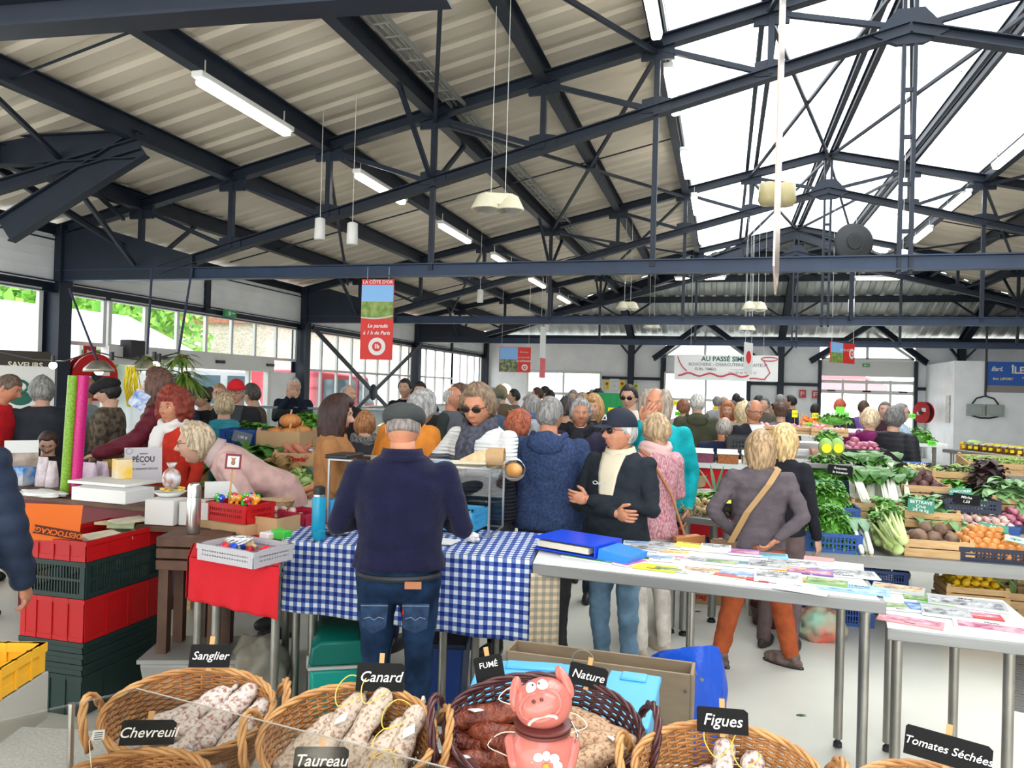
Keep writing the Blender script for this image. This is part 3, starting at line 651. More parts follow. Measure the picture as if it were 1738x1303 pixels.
    if openj:   # visible shirt front in an open jacket
        c = MB()
        def fy(z):
            for (z0, _, r0, y0), (z1, _, r1, y1) in zip(TORSO, TORSO[1:]):
                if z0 <= z <= z1: k = (z-z0)/(z1-z0); return r0+y0+(r1+y1-r0-y0)*k+o_+belly*exp(-((z-1.03)/.13)**2)
            return .1
        c.grid(lambda i, j: bend(((i-.5)*(.085-.05*j)*2, fy(1.45-.36*j)+.011-.25*((i-.5)*(.085-.05*j)*2)**2*6, 1.45-.36*j)), 6, 14)
        o = c.obj('shirt_front', openj, root, smooth=True); md = o.modifiers.new('s', 'SOLIDIFY'); md.thickness = .01
    if hood:
        c = MB(); c.ell(bend((0, -.10, 1.40)), (.125, .055, .085), 18, 12); c.tube([bend((.11*sin(t), -.02-.075*cos(t), 1.45-.03*cos(t))) for t in [-2+.33*k for k in range(13)]], .026, 8)
        add('hood', bakegarment(c, hood, vox, .006, 0, seed, 20), root)
    PEOPLE[label] = (root, T, bend); return root
def copys(a, b): return a if b >= 0 else -a
def cl(name, c, **k): k.setdefault('rough', .9); k.setdefault('spec', .12); k.setdefault('var', .12); k.setdefault('vs', 14); k.setdefault('bump', .25); k.setdefault('bs', 180); return M(name, c, **k)
def zbands(name, cols, cuts, wave=0):
    m = cl(name, cols[0]); N, L, b = nodes(m); tc = N.new('ShaderNodeTexCoord'); sp = N.new('ShaderNodeSeparateXYZ'); L.new(tc.outputs['Object'], sp.inputs[0])
    mr = N.new('ShaderNodeMapRange'); mr.inputs[1].default_value = .8; mr.inputs[2].default_value = 1.5; L.new(sp.outputs[2], mr.inputs[0])
    r = N.new('ShaderNodeValToRGB'); r.color_ramp.interpolation = 'CONSTANT'; e = r.color_ramp.elements; e[0].color = tuple(cols[0])+(1,); e[1].position = cuts[0]; e[1].color = tuple(cols[1])+(1,)
    for c, p in zip(cols[2:], cuts[1:]): k = e.new(p); k.color = tuple(c)+(1,)
    L.new(mr.outputs[0], r.inputs[0]); L.new(r.outputs[0], b.inputs['Base Color'])
    if wave:
        w = N.new('ShaderNodeTexWave'); w.bands_direction = 'Z'; w.inputs['Scale'].default_value = wave; L.new(tc.outputs['Object'], w.inputs[0])
        bp = N.new('ShaderNodeBump'); bp.inputs['Strength'].default_value = .9; bp.inputs['Distance'].default_value = .012; L.new(w.outputs['Fac'], bp.inputs['Height']); L.new(bp.outputs[0], b.inputs['Normal'])
    return m
GREYH, WHITEH, BLONDE, SAND, BROWNH, BLACKH, REDH = (.22, .21, .2), (.5, .48, .44), (.55, .38, .17), (.36, .27, .17), (.07, .035, .02), (.015, .012, .012), (.22, .035, .02)
JEANS = cl('dark_denim', (.012, .03, .07), var=.5, vs=9, bump=.5, bs=300); LJEANS = cl('pale_denim', (.16, .27, .38), var=.3, vs=7, bump=.5, bs=300)
NAVYK = cl('navy_knit', (.010, .010, .034), bump=.6, bs=160, sheen=.08)
# --- middle of the picture ---
nav = person('man seen from behind in navy jumper and flat cap at the checkered table', 686, 683, 3.45, -4, NAVYK, 'crop', (.2, .17, .15), JEANS, nod=16, arms=(((.25, .03, 1.12), (.15, .26, 1.10)), ((.25, .03, 1.11), (.17, .26, 1.13))), wide=1.18, q=0, tname='jumper', cap=('flat', M('cap_grey_wool', (.05, .055, .055), .9, bump=.4, bs=300)), collar=NAVYK, hem=.93, amp=.008, shoes=(.02, .02, .02), curl=.9, skin=1)
b = MB()
b.box((.075, -.158, .885), (.075, .008, .032)); b.obj('leather_patch', M('patch_tan', (.42, .17, .08), .6), nav)
dk = M('denim_pocket', (.016, .04, .09), .85, var=.4, vs=20, bump=.3, bs=300)
for sx in (-.095, .09):
    b = MB(); b.prism([(sx-.062, -.148, .80), (sx+.062, -.148, .80), (sx+.055, -.145, .69), (sx, -.145, .665), (sx-.055, -.145, .69)], (0, -.008, 0)); o = b.obj('back_pocket', dk, nav, bevel=.003)
    st = MB(); st.tube([(sx-.045, -.159, .735), (sx-.02, -.159, .742), (sx, -.159, .728), (sx+.02, -.159, .742), (sx+.045, -.159, .735)], .0016, 4); st.tube([(sx-.06, -.159, .793), (sx+.06, -.159, .793)], .0015, 4); st.obj('stitching', M('stitch', (.25, .3, .38), .7), o)
b = MB(); b.box((.034, -.162, .765), (.008, .004, .02)); b.obj('pocket_tab', REDM, nav)
b = MB()
b.tube([(.19*cos(t), -.0+.142*sin(t), .905) for t in [2*pi*k/30 for k in range(31)]], .014, 6); b.obj('belt', M('belt', (.02, .02, .025), .5), nav)
white_sw = zbands('striped_white_jumper', [(.02, .022, .03), (.14, .15, .17), (.78, .78, .76)], [.52, .66], 14)
man2 = person('man in white and grey ribbed jumper with dark scarf and sunglasses holding bread', 813, 657, 4.85, 140, white_sw, 'wavy', (.2, .13, .08), (.03, .03, .03), arms=(((.24, .13, 1.17), (.10, .34, 1.12)), ((.30, .14, 1.14), (.16, .36, 1.08))), turn=14, nod=12, skin=1, q=0, wide=1.25, glasses='sun', scarf=M('scarf_charcoal', (.04, .04, .055), .95, c2=(.09, .09, .12), vs=40), belly=.05, headsc=1.17, tname='jumper', hem=.86, lean=6)
FLEECE = cl('black_fleece', (.02, .025, .032), bump=.5, bs=120)
capman = person('man in navy cap and black fleece standing with folded arms', 1052, 700, 4.5, 150, FLEECE, 'short', (.45, .44, .42), LJEANS, turn=-22, arms=('cross', 'crossl'), skin=1, q=0, wide=1.12, glasses='sun', cap=('logo', M('cap_navy', (.012, .016, .03), .8, bump=.2, bs=300)), collar=M('cream_fleece', (.62, .55, .4), .9), openj=M('cream_fleece', (.62, .55, .4), .9), belly=.03, tname='fleece_jacket', hem=.76, amp=.012, headsc=1.14)
b = MB(); b.tube([(.072+.016*cos(t), .168, 1.265+.010*sin(t)) for t in [pi*2*k/12 for k in range(13)]], .0025, 5, cap=False); b.obj('chest_emblem', WHITEM, capman); text('asics', .028, WHITEM, capman, (.028, .17, 1.265), (radians(90), 0, radians(180)), 'chest_lettering', .3, .0015)
hoodie = cl('blue_hoodie', (.035, .055, .12), bump=.4, bs=90, var=.25, vs=60)
person('man seen from behind in marled blue hooded sweatshirt', 935, 673, 4.9, -14, hoodie, 'short', (.2, .19, .18), (.03, .032, .035), turn=-24, arms=('pocket', 'pocket'), wide=1.22, q=0, skin=1, glasses='clear', hood=hoodie, belly=.03, hem=.84, amp=.009)
BROWNC = cl('camel_knit', (.33, .155, .06), bump=.25)
person('young woman with dark bob and camel cardigan facing right', 574, 672, 4.8, -98, BROWNC, 'bob', (.035, .015, .012), (.06, .09, .15), arms=(((.19, .05, 1.12), (.13, .26, 1.0)), ((.19, .05, 1.12), (.1, .28, 1.02))), nod=10, q=0, tname='cardigan', hem=.83, wide=.92)
person('short auburn haired woman seen from behind left of the flat capped man', 620, 698, 5.9, 0, cl('black_quilt', (.03, .03, .04)), 'wavy', (.3, .13, .05), q=1, scarf=M('speckled_scarf', (.2, .19, .18), .9, c2=(.03, .03, .03), vs=60), tname='coat', hem=.7, nod=10)
person('grey curly haired man in orange shirt leaning behind the flat capped man', 716, 668, 5.3, -35, cl('orange_shirt', (.55, .19, .03)), 'wavy', (.33, .32, .31), q=1, lean=34, arms=('table', 'table'), hem=.85, tname='shirt', H=1.8)
person('person with curly red hair seen from behind between two men', 882, 700, 6.2, -15, cl('dark_red_coat', (.06, .02, .03)), 'curly', (.38, .1, .05), q=1, glasses='clear', turn=-50, tname='coat')
TWEED = M('pink_tweed', (.42, .1, .14), .9, c2=(.62, .42, .44), vs=90, bump=.5, bs=200, stretch=(1, 1, .5))
tw = person('blonde woman in pink tweed jacket with tan shoulder bag', 1113, 703, 5.0, 38, TWEED, 'wavy', (.42, .29, .17), (.62, .57, .5), nod=4, turn=18, arms=('fwd', 'fwd'), q=0, tname='jacket', hem=.84, scarf=M('pale_pink_scarf', (.7, .45, .42), .9), shoes=(.5, .42, .34), wide=.95)
person('long haired balding man in turquoise shirt with hand at his mouth', 1114, 657, 5.5, 168, cl('turquoise_shirt', (.01, .36, .40), var=.2, vs=10), 'longbald', (.33, .27, .21), arms=('down', 'mouth'), q=0, skin=1, tname='shirt', belly=.04, wide=1.12, hem=.78)
person('man in dark jumper and open collar facing the camera', 986, 678, 6.2, 172, cl('dark_plum_knit', (.035, .03, .055)), 'wavy', (.3, .29, .28), q=1, skin=1, turn=12, collar=WHITEM, scarf=M('black_scarf', (.015, .015, .02), .9), wide=1.05)
person('blonde woman with sunglasses on her head and black leather jacket', 1008, 671, 7.4, 170, cl('black_leather', (.02, .02, .024), rough=.4), 'chin', (.45, .25, .1), q=1, tname='leather_jacket')
person('dark haired man seen from behind in black shirt near the centre', 963, 671, 6.8, 10, cl('black_shirt', (.02, .02, .025)), 'short', (.05, .04, .04), q=1, tname='shirt')
person('young man in cream t-shirt and sunglasses looking down', 1068, 652, 7.6, 152, cl('cream_tee', (.55, .51, .43)), 'short', (.02, .015, .013), q=1, glasses='sun', turn=12, nod=12, tname='t_shirt', arms=('fwd', 'fwd'), mat2='short')
w3 = person('woman in grey brown fleece and rust trousers standing with hand on hip', 1291, 733, 4.75, 8, cl('taupe_fleece', (.115, .095, .105), bump=.5, bs=120), 'chin', (.36, .24, .13), cl('rust_twill', (.37, .085, .03)), turn=-8, nod=14, arms=(((.31, -.06, 1.13), (.17, .03, .97)), ((.27, -.12, 1.13), (.10, -.16, .97))), q=0, tname='fleece_jumper', hem=.88, amp=.012, stride=0, legs=0, wide=1.06, skin=1)
person('blonde woman in black jumper and brown skirt behind the woman in rust trousers', 1331, 722, 5.15, -18, cl('black_fine_knit', (.018, .018, .024)), 'chin', (.62, .42, .2), (.13, .09, .09), nod=12, arms=('down', 'down'), q=0, hem=.88, wide=.95, shoes=(.04, .035, .03))
# --- left side ---
person('woman with curly red hair in red jacket and white scarf', 295, 667, 5.75, 125, cl('red_jacket', (.5, .035, .02)), 'curly', REDH, (.03, .03, .04), q=0, tname='jacket', scarf=M('white_scarf', (.72, .7, .68), .9), skin=1, turn=10, wide=1.15, hem=.8, headsc=1.18)
pj = person('elderly blonde woman in pale pink jacket leaning to the left', 332, 714, 4.95, 92, cl('pale_pink_jacket', (.56, .37, .34)), 'wavy', (.48, .38, .26), (.2, .17, .15), q=0, lean=56, H=1.72, headsc=1.06, glasses='clear', tname='jacket', nod=-22, arms=('table', 'table'), hem=.8, collar=M('grey_pink_collar', (.45, .34, .33), .9))
person('close cropped man in red jacket bending at the left edge', 14, 633, 6.2, -110, cl('bright_red_jacket', (.5, .015, .02)), 'crop', (.12, .08, .06), q=1, lean=14, nod=18, tname='jacket', skin=1)
person('grey haired man seen from behind in black coat by the dark column', 72, 639, 6.4, 4, cl('charcoal_coat', (.028, .032, .04)), 'wavy', (.22, .22, .21), q=1, tname='coat', wide=1.15, hem=.74)
person('child with sandy hair in grey gilet behind the wrapping rolls', 146, 640, 6.9, -20, cl('grey_gilet', (.2, .23, .25)), 'short', (.3, .16, .07), (.03, .1, .35), q=1, vest=cl('navy_sleeves', (.012, .02, .05)), tname='gilet', hem=.8)
PLAID = M('dark_plaid', (.02, .018, .016), .9, c2=(.16, .12, .08), vs=22, bump=.3, bs=100)
person('woman in black beret and dark checked shirt facing left', 183, 641, 6.5, 70, PLAID, 'short', BLACKH, q=1, cap=('flat', M('black_felt', (.012, .012, .014), .9)), tname='checked_shirt', nod=15, hem=.76)
person('woman with long brown hair in maroon puffer coat holding out a leaflet', 268, 626, 6.0, 82, cl('maroon_puffer', (.10, .012, .022), rough=.5), 'long', (.1, .05, .035), q=1, puff=.055, lean=6, arms=('reach', 'reach'), tname='puffer_coat', hem=.7)
person('dark grey haired person in navy with glasses left of the ponytail woman', 318, 651, 7.6, -60, cl('navy_top', (.02, .03, .07)), 'short', (.1, .1, .1), q=2, glasses='clear')
person('woman with dark ponytail and black top looking down', 343, 655, 7.7, 120, cl('black_top', (.015, .015, .018)), 'bun', (.03, .018, .015), q=2, nod=20)
person('woman with short fair hair facing the camera behind the teal gilet', 373, 651, 8.6, 178, cl('mustard_top', (.3, .22, .12)), 'short', (.35, .2, .1), q=2, glasses='clear')
person('blonde woman seen from behind in teal quilted gilet', 381, 668, 6.9, 5, cl('teal_gilet', (.03, .24, .30), rough=.5), 'wavy', (.42, .32, .2), q=1, puff=.05, vest=cl('black_sleeves', (.015, .015, .018)), tname='gilet', hem=.84)
person('man in bright red cap and dark jacket facing the camera', 401, 645, 7.6, 172, cl('dark_jacket', (.025, .025, .03)), 'short', (.3, .3, .3), q=1, cap=('ball', M('red_cap', (.6, .01, .02), .8)), glasses='clear', openj=cl('grey_motif_knit', (.06, .065, .075)), tname='jacket')
person('person in brown coat just behind the red capped man', 427, 650, 8.2, 60, cl('brown_coat', (.09, .06, .045)), 'short', (.07, .06, .05), q=2)
person('man in long navy coat raising a camera to his face', 499, 640, 9.8, 178, cl('navy_coat', (.015, .02, .035)), 'short', (.4, .39, .38), (.16, .11, .07), q=1, arms=('mouth', 'mouth'), hem=.72, tname='coat')
person('grey haired man in black pullover behind the deli counter', 592, 652, 8.8, -130, cl('black_pull', (.02, .02, .024)), 'balding', (.35, .34, .33), q=1, wide=1.1)
person('young man in dark suit jacket leaning over the deli counter', 688, 642, 9.8, 160, cl('deli_black', (.012, .014, .02)), 'short', BLACKH, q=2, lean=8)
person('smiling dark haired woman in black behind the deli counter', 713, 647, 9.6, 176, cl('deli_black', (.012, .014, .02)), 'bun', BLACKH, q=2)
person('white haired man in grey body warmer facing right', 770, 655, 7.8, -115, cl('grey_warmer', (.11, .115, .13)), 'balding', (.45, .44, .42), q=1, vest=cl('dark_green_sleeves', (.04, .05, .045)), tname='body_warmer', skin=1)
person('brown haired person in black just behind the grey body warmer', 781, 651, 8.6, -90, cl('black_shirt', (.02, .02, .025)), 'wavy', (.14, .07, .05), q=2)
person('man in green flat cap and blue jacket behind the sunglasses man', 836, 658, 7.2, -20, cl('steel_blue_jacket', (.06, .09, .14)), 'short', GREYH, q=1, cap=('flat', M('green_cap', (.08, .085, .05), .9)), tname='jacket')
person('grey haired woman with blue scarf and pale cardigan', 901, 672, 8.6, 90, cl('pale_grey_cardigan', (.4, .41, .43)), 'chin', (.28, .27, .26), q=2, scarf=M('blue_scarf', (.1, .14, .3), .9))
# --- right middle ---
person('white haired man seen from behind in long olive parka', 1184, 667, 8.8, 3, cl('olive_parka', (.07, .075, .045)), 'short', (.5, .48, .44), (.03, .13, .17), q=1, hem=.66, wide=1.15, tname='parka', hood=cl('olive_parka', (.07, .075, .045)))
person('red haired stallholder in mustard top and lilac apron', 1236, 682, 9.8, 172, zbands('mustard_stripe', [(.05, .045, .05), (.55, .28, .03)], [.55]), 'bob', (.36, .13, .05), q=1, openj=M('lilac_apron', (.5, .36, .6), .8), tname='top', arms=('fwd', 'fwd'))
person('balding man with glasses in open black coat and white shirt', 1281, 677, 7.6, -150, cl('black_wool_coat', (.02, .021, .027)), 'balding', (.3, .28, .26), q=1, glasses='clear', openj=WHITEM, tname='coat', hem=.7, nod=16, wide=1.1, skin=1)
person('seated man in navy jumper with pink stripe seen from behind', 1230, 712, 6.9, -15, zbands('navy_pink_stripe', [(.02, .025, .06), (.6, .05, .15), (.02, .025, .06)], [.62, .66]), 'balding', (.3, .27, .24), q=1, H=1.5, wide=1.25, skin=1, nod=10)
person('blonde woman seen from behind in purple quilted jacket', 1477, 693, 7.5, -8, cl('purple_puffer', (.16, .012, .09), rough=.45), 'wavy', (.6, .46, .3), q=1, puff=.05, hem=.78, tname='quilted_jacket', hood=cl('purple_puffer', (.16, .012, .09), rough=.45), wide=1.05)
person('dark grey haired person in black quilted jacket at the onion crate', 1519, 690, 7.3, -30, cl('black_puffer', (.022, .022, .026), rough=.45), 'wavy', (.13, .125, .12), q=1, puff=.05, hem=.8, tname='quilted_jacket', wide=1.0)
person('man with glasses in pale blue shirt behind the black quilted jacket', 1530, 684, 9.0, -100, cl('pale_blue_shirt', (.4, .52, .65)), 'short', (.2, .19, .18), q=2, glasses='clear')
person('person in plum coat between the purple jacket and the doors', 1502, 681, 10.2, 180, cl('plum_coat', (.05, .02, .03)), 'short', (.15, .13, .13), q=2)
FAR = [('bald man in brown jacket far left of the windowed wall', 912, 657, 13, (.12, .07, .05), 'short', BROWNH, 90), ('dark haired man in brown by the far left window', 925, 655, 14, (.1, .05, .04), 'short', BLACKH, 90), ('dark haired person in maroon by the far left window', 934, 661, 13.5, (.08, .02, .03), 'short', BLACKH, 20), ('dark haired person in grey jacket left of the far window', 872, 660, 12, (.1, .12, .16), 'short', BLACKH, 100), ('person in brown coat beside the round lamp', 850, 654, 11, (.13, .09, .06), 'wavy', (.25, .18, .1), 30),
       ('grey haired person behind the far vegetable crates', 973, 662, 13, (.05, .05, .06), 'wavy', GREYH, 160), ('sandy haired person left of the green crates', 989, 665, 12, (.2, .15, .1), 'short', SAND, 120), ('dark haired person right of the sandy haired one', 1000, 665, 13, (.04, .04, .05), 'short', BROWNH, 60), ('bearded grey person in front of the far window', 1006, 661, 15, (.1, .1, .11), 'short', GREYH, 90), ('curly dark haired person near the green crates', 1015, 662, 14, (.03, .03, .04), 'curly', BLACKH, 0),
       ('auburn haired person right of the sunflower poster', 1160, 678, 10.5, (.35, .33, .28), 'wavy', (.22, .09, .05), 20), ('tall dark silhouette in front of the middle far window', 1250, 667, 15, (.02, .02, .03), 'short', BLACKH, 0), ('person in beige coat left of the bald man', 1244, 680, 12, (.4, .33, .23), 'short', BROWNH, 10), ('curly blonde person left of the balding man', 1262, 684, 9.5, (.4, .35, .25), 'curly', (.6, .47, .28), 0),
       ('dark haired person behind the balding man', 1258, 674, 14, (.05, .05, .06), 'short', BLACKH, 40), ('dark haired woman in black left of the grey wall post', 1289, 670, 13, (.03, .03, .04), 'short', BLACKH, -40), ('person in olive coat right of the balding man', 1298, 674, 12.5, (.09, .08, .06), 'short', (.1, .1, .1), 160), ('person in red coat near the grey wall post', 1315, 684, 13.5, (.4, .02, .03), 'short', BLACKH, 90), ('grey haired man in fawn jacket at the far wall', 1324, 669, 14, (.25, .18, .12), 'short', GREYH, 60),
       ('dark haired man in navy with a backpack at the far wall', 1342, 670, 13.5, (.03, .035, .06), 'short', BLACKH, 80), ('woman in taupe top with hand on hip behind the white counter', 1326, 683, 9.6, (.17, .14, .15), 'bun', BROWNH, 0), ('woman in bright red jacket left of the far doors', 1384, 684, 13, (.5, .03, .03), 'short', BLACKH, 0), ('person in orange cap and black jacket at the far doors', 1426, 676, 11.5, (.03, .03, .035), 'short', (.4, .08, .04), -20), ('person in violet jacket at the far doors', 1466, 679, 11.5, (.16, .08, .28), 'short', BROWNH, 0),
       ('woman in sunglasses in black coat left of the teal gilet', 304, 655, 9, (.03, .03, .04), 'short', (.15, .13, .12), 150), ('small figure under the middle far window', 1217, 672, 14.5, (.3, .3, .32), 'short', GREYH, 30), ('figure in striped top beneath the butcher banner', 1228, 674, 15, (.35, .3, .3), 'wavy', SAND, 60)]
for lb, px, yt, d, c, hs, hc, fa in FAR:
    person(lb, px, yt, d, fa, cl('far_cloth_%d' % FAR.index((lb, px, yt, d, c, hs, hc, fa)), c), hs, hc, q=3, arms=('pocket', 'fwd') if px % 2 else ('down', 'down'))
# striding legs of the woman in rust trousers, reaching the floor where her shoes stand
rust = MATS['cloth_rust'] if 'cloth_rust' in MATS else cl('rust_twill', (.37, .085, .03))
inv = (Mx.Translation(w3.location) @ Mx.Rotation(w3.rotation_euler.z, 4, 'Z') @ Mx.Scale(w3.scale.x, 4)).inverted()
fl = PZ(1222, 1125, 0.02); fr_ = PZ(1342, 1128, 0.02)
g = MB(); g.ell((0, 0, .88), (.178, .135, .14), 18, 12)
for sd, fp in ((-1, fl), (1, fr_)):
    A = inv @ V((fp.x, fp.y, .1)); K = V((sd*.085, 0, .86)).lerp(A, .5)+V((0, .03, 0)); g.limb((sd*.085, 0, .86), K, .105, .08, 14); g.limb(K, A, .078, .06, 14)
add('trousers', bakegarment(g, rust, .012, .008, 0, 3, 8), w3)
for sd, fp, rzz in ((-1, fl, 35), (1, fr_, -145)):
    A = inv @ V((fp.x, fp.y, 0)); R = Mx.Rotation(radians(rzz if sd < 0 else 55), 3, 'Z')
    g = MB(Mx.Translation(A) @ R.to_4x4()); g.ell((0, .06, .045), (.048, .15, .062), 16, 12); g.ell((0, -.01, .08), (.045, .06, .06), 12, 8)
    for v in g.v: v.z = max(v.z, .003)
    o = g.obj('shoe', M('brown_walking_shoe', (.09, .055, .045), .75, c2=(.2, .15, .13), vs=18), w3, smooth=True)
    l = MB(Mx.Translation(A) @ R.to_4x4())
    for k in range(4): l.tube([(-.028, .05+k*.025, .100-k*.008), (0, .055+k*.025, .109-k*.009), (.028, .05+k*.025, .100-k*.008)], .003, 5)
    l.obj('laces', M('lace_grey', (.4, .38, .36), .8), o)
    l = MB(Mx.Translation(A) @ R.to_4x4()); l.grid(lambda i, j: V((.05*sin(i*2*pi), .058+.155*cos(i*2*pi), .001+.022*j)), 28, 1, wrap=True); l.obj('sole', BLACKM, o)
# shoulder bag of the woman in tweed, on her right hip
def bag_on(p, name, col, lb, w, h, off, strapm=None, d=.07):
    root, T, bend = p; b = MB(); b.grid(lambda i, j: V((off[0]+(w/2)*sin(i*2*pi)*(1-.12*(1-j)), off[1]+d/2*cos(i*2*pi), off[2]-h*j)), 24, 6, wrap=True); b.box((off[0], off[1], off[2]-h*.97), (w*.8, d*.7, .01)); b.box((off[0], off[1], off[2]), (w*.8, d*.7, .02))
    o = b.obj('shoulder_bag', col, None, bevel=.01); o.location = root.location; o.rotation_euler = root.rotation_euler; o.scale = root.scale
    tag(o, lb, 'bag'); f = MB(); f.prism([(off[0]-w*.5, off[1]-d*.5-.004, off[2]+.01), (off[0]+w*.5, off[1]-d*.5-.004, off[2]+.01), (off[0]+w*.46, off[1]-d*.5-.012, off[2]-h*.5), (off[0]-w*.46, off[1]-d*.5-.012, off[2]-h*.5)], (0, -.006, 0)); f.obj('flap', col, o, bevel=.003)
    return o
TAN = M('tan_leather', (.45, .18, .06), .45, bump=.2, bs=60)
ob = bag_on(PEOPLE['blonde woman in pink tweed jacket with tan shoulder bag'], 'bag', TAN, 'tan leather shoulder bag on the tweed jacketed woman', .26, .19, (.14, -.19, .86))
s = MB(); s.tube([(.12, -.2, .86), (.02, -.16, 1.15), (-.13, -.12, 1.40), (-.15, -.02, 1.455)], .009, 6); s.obj('strap', TAN, ob)
ob = bag_on(PEOPLE['woman in grey brown fleece and rust trousers standing with hand on hip'], 'bag', M('brown_leather', (.16, .08, .035), .5, bump=.3, bs=50), 'brown leather crossbody bag on the left hip of the woman in rust trousers', .2, .2, (-.24, -.04, .92))
s = MB(); s.grid(lambda i, j: V((lambda q: (q[0]+(i-.5)*.045, q[1], q[2]))([V((-.2, -.1, .92)), V((-.1, -.165, 1.15)), V((.04, -.165, 1.35)), V((.11, -.09, 1.45)), V((.1, .02, 1.46))][int(j*4)])), 1, 4)
s.obj('strap', M('strap_tan', (.4, .24, .1), .6), ob, solid=.006)
# people cut by the left edge
el = person('person at the left edge in blue sleeve reaching over the stall', -34, 700, 5.3, -60, cl('teal_denim_sleeve', (.05, .1, .14)), 'short', BROWNH, q=1, arms=('reach', 'table'))
er = person('person in dark quilted jacket cut off by the left edge of the frame', -98, 640, 2.95, -20, cl('navy_shell', (.02, .03, .055), rough=.5), 'short', BROWNH, q=1, arms=('down', ((.25, .02, 1.10), (.27, .12, .87))), puff=.09, skin=1)
person('dark haired person sitting low behind the tasting sign', 82, 722, 5.6, 176, cl('black_low', (.02, .02, .02)), 'short', (.04, .02, .015), q=1, H=1.30, nod=32)
# ---------------- lamps and things hanging under the roof ----------------
def rz_(x, y):
    X, Y_ = x/S_, y/S_; return S_*min(zroof(X)+(.24 if -.6 < X < 3.9 and Y_ < 20 else 0), 6.1-HK*max(0, Y_-20.5) if Y_ > 20.5 else 9)
def towire(t, offs, z0=0):
    for (x, y) in offs: b = MB(); b.tube([(x, y, z0), (x, y, rz_(t.location.x, t.location.y)-t.location.z+.02)], .003, 4); b.obj('wire', LAMPW, t)
def fluoro(p, ang, label, grp, hang=.12):
    t = thing('fluorescent_lamp', label, 'lamp', p, ang, grp); b = MB(); b.box((0, 0, .05), (.10, 1.3, .05)); b.obj('housing', LAMPW, t, bevel=.01)
    b = MB(); b.box((0, 0, .0), (.09, 1.22, .05)); b.obj('diffuser', TUBEM, t, bevel=.02)
    for e in (-.55, .55): b = MB(); b.tube([(0, e, .07), (0, e, .07+hang)], .006, 5); b.obj('hanger', CHROME, t)
k = -4.15*S_
for (x, y), lb in zip(((420, 187), (648, 323), (773, 398), (854, 445), (912, 481), (957, 509)), ('nearest and biggest', 'second from the near end', 'third from the near end', 'fourth from the near end', 'fifth from the near end', 'farthest of the row')):
    fluoro(PX(x, y, k), 0, 'lit fluorescent tube of the left roof slope row, '+lb, 'left row of fluorescent lamps')
for (x, y), lb in zip(((1104, 8), (1141, 160), (1164, 282), (1180, 350), (1189, 403)), ('at the top edge of the picture', 'second from the top', 'third from the top', 'fourth from the top', 'lowest and farthest')):
    fluoro(PD(x, y, 3.2*1300/(668-y)), 0, 'lit fluorescent tube beside the left skylight edge, '+lb, 'lamps beside the left skylight edge')
for (x, y), lb in zip(((1717, 262), (1624, 345), (1565, 400)), ('nearest', 'middle one', 'farthest')):
    fluoro(PD(x, y, 3.2*1300/(681-y)), 0, 'lit fluorescent tube beside the right skylight edge, '+lb, 'lamps beside the right skylight edge')
for (x, y), lb in zip(((1188, 473), (1500, 473)), ('left', 'right')):
    fluoro(PY(x, y, 21.3*S_), radians(90), 'lit fluorescent tube across the grey end slope, '+lb+' one', 'lamps across the end slope')
IVORY = M('ivory_lamp_case', (.66, .62, .46), .45)
def pendant(px, py, d, label, s=1, top=2.2):
    t = thing('pendant_lamp', label, 'lamp', PD(px, py, d), .4, 'hanging twin lamps'); b = MB()
    for e in (-1, 1): b.lathe([(.02*s, .1*s), (.06*s, .08*s), (.10*s, 0), (.105*s, -.02*s)], 14, 0, (e*.085*s, 0, 0))
    b.box((0, 0, .05*s), (.2*s, .12*s, .08*s)); b.obj('lamp_body', IVORY, t, bevel=.006)
    for e in (-1, 1): b = MB(); b.lathe([(.09*s, -.02*s), (.05*s, -.045*s), (.01, -.05*s)], 12, 0, (e*.085*s, 0, 0)); b.obj('lens', CHROME, t)
    towire(t, ((-.05*s, 0), (.05*s, 0)), .08*s)
pendant(845, 352, 6.2, 'hanging cream twin lamp on long chains left of the skylight', 1.15, 1.75)
pendant(1065, 522, 13.5, 'small cream hanging lamp above the young man in cream', 1.1, 1.4); pendant(1281, 523, 13.5, 'small cream hanging lamp right of the first gable', 1.2, 1.6)
pendant(1268, 559, 18, 'tiny cream hanging lamp just above the butcher banner', 1.1, 1.2); pendant(1106, 555, 18, 'tiny cream hanging lamp left of the first gable window', 1.1, 1.1)
t = thing('pendant_lamp', 'amber glass twin pendant lamp hanging below the skylight', 'lamp', PD(1319, 330, 9.0), .3); b = MB()
for e in (-1, 1): b.lathe([(.05, .14), (.11, .12), (.12, -.08), (.09, -.13)], 16, 0, (e*.1, 0, 0))
b.obj('lamp_body', M('amber_case', (.42, .36, .18), .3), t, smooth=True); towire(t, ((0, 0),), .1)
for (x, y, d, top, lb) in ((543, 388, 7.9, .75, 'in front of the third purlin on the left'), (815, 502, 13.2, .8, 'above the roadside photo banner'), (928, 552, 18.5, .7, 'beside the edge-on banner in the distance'), (1445, 518, 13.2, 1.2, 'below the round dark fan'), (1532, 441, 8.1, .9, 'just above the long tie beam on the right'), (598, 396, 7.7, .4, 'small flat one left of the banner row')):
    t = thing('hanging_speaker', 'white hanging cylinder speaker '+lb, 'speaker', PD(x, y, d), 0, 'hanging white speakers'); b = MB(); b.lathe([(.03, .11), (.052, .10), (.056, -.11), (.05, -.115)], 14); b.obj('case', LAMPW, t, smooth=True)
    towire(t, ((0, 0),), .1)
p = PY(1448, 412, 13.1); t = thing('ventilation_fan', 'big round black fan disc under the skylight', 'fan', p, radians(12)); b = MB()
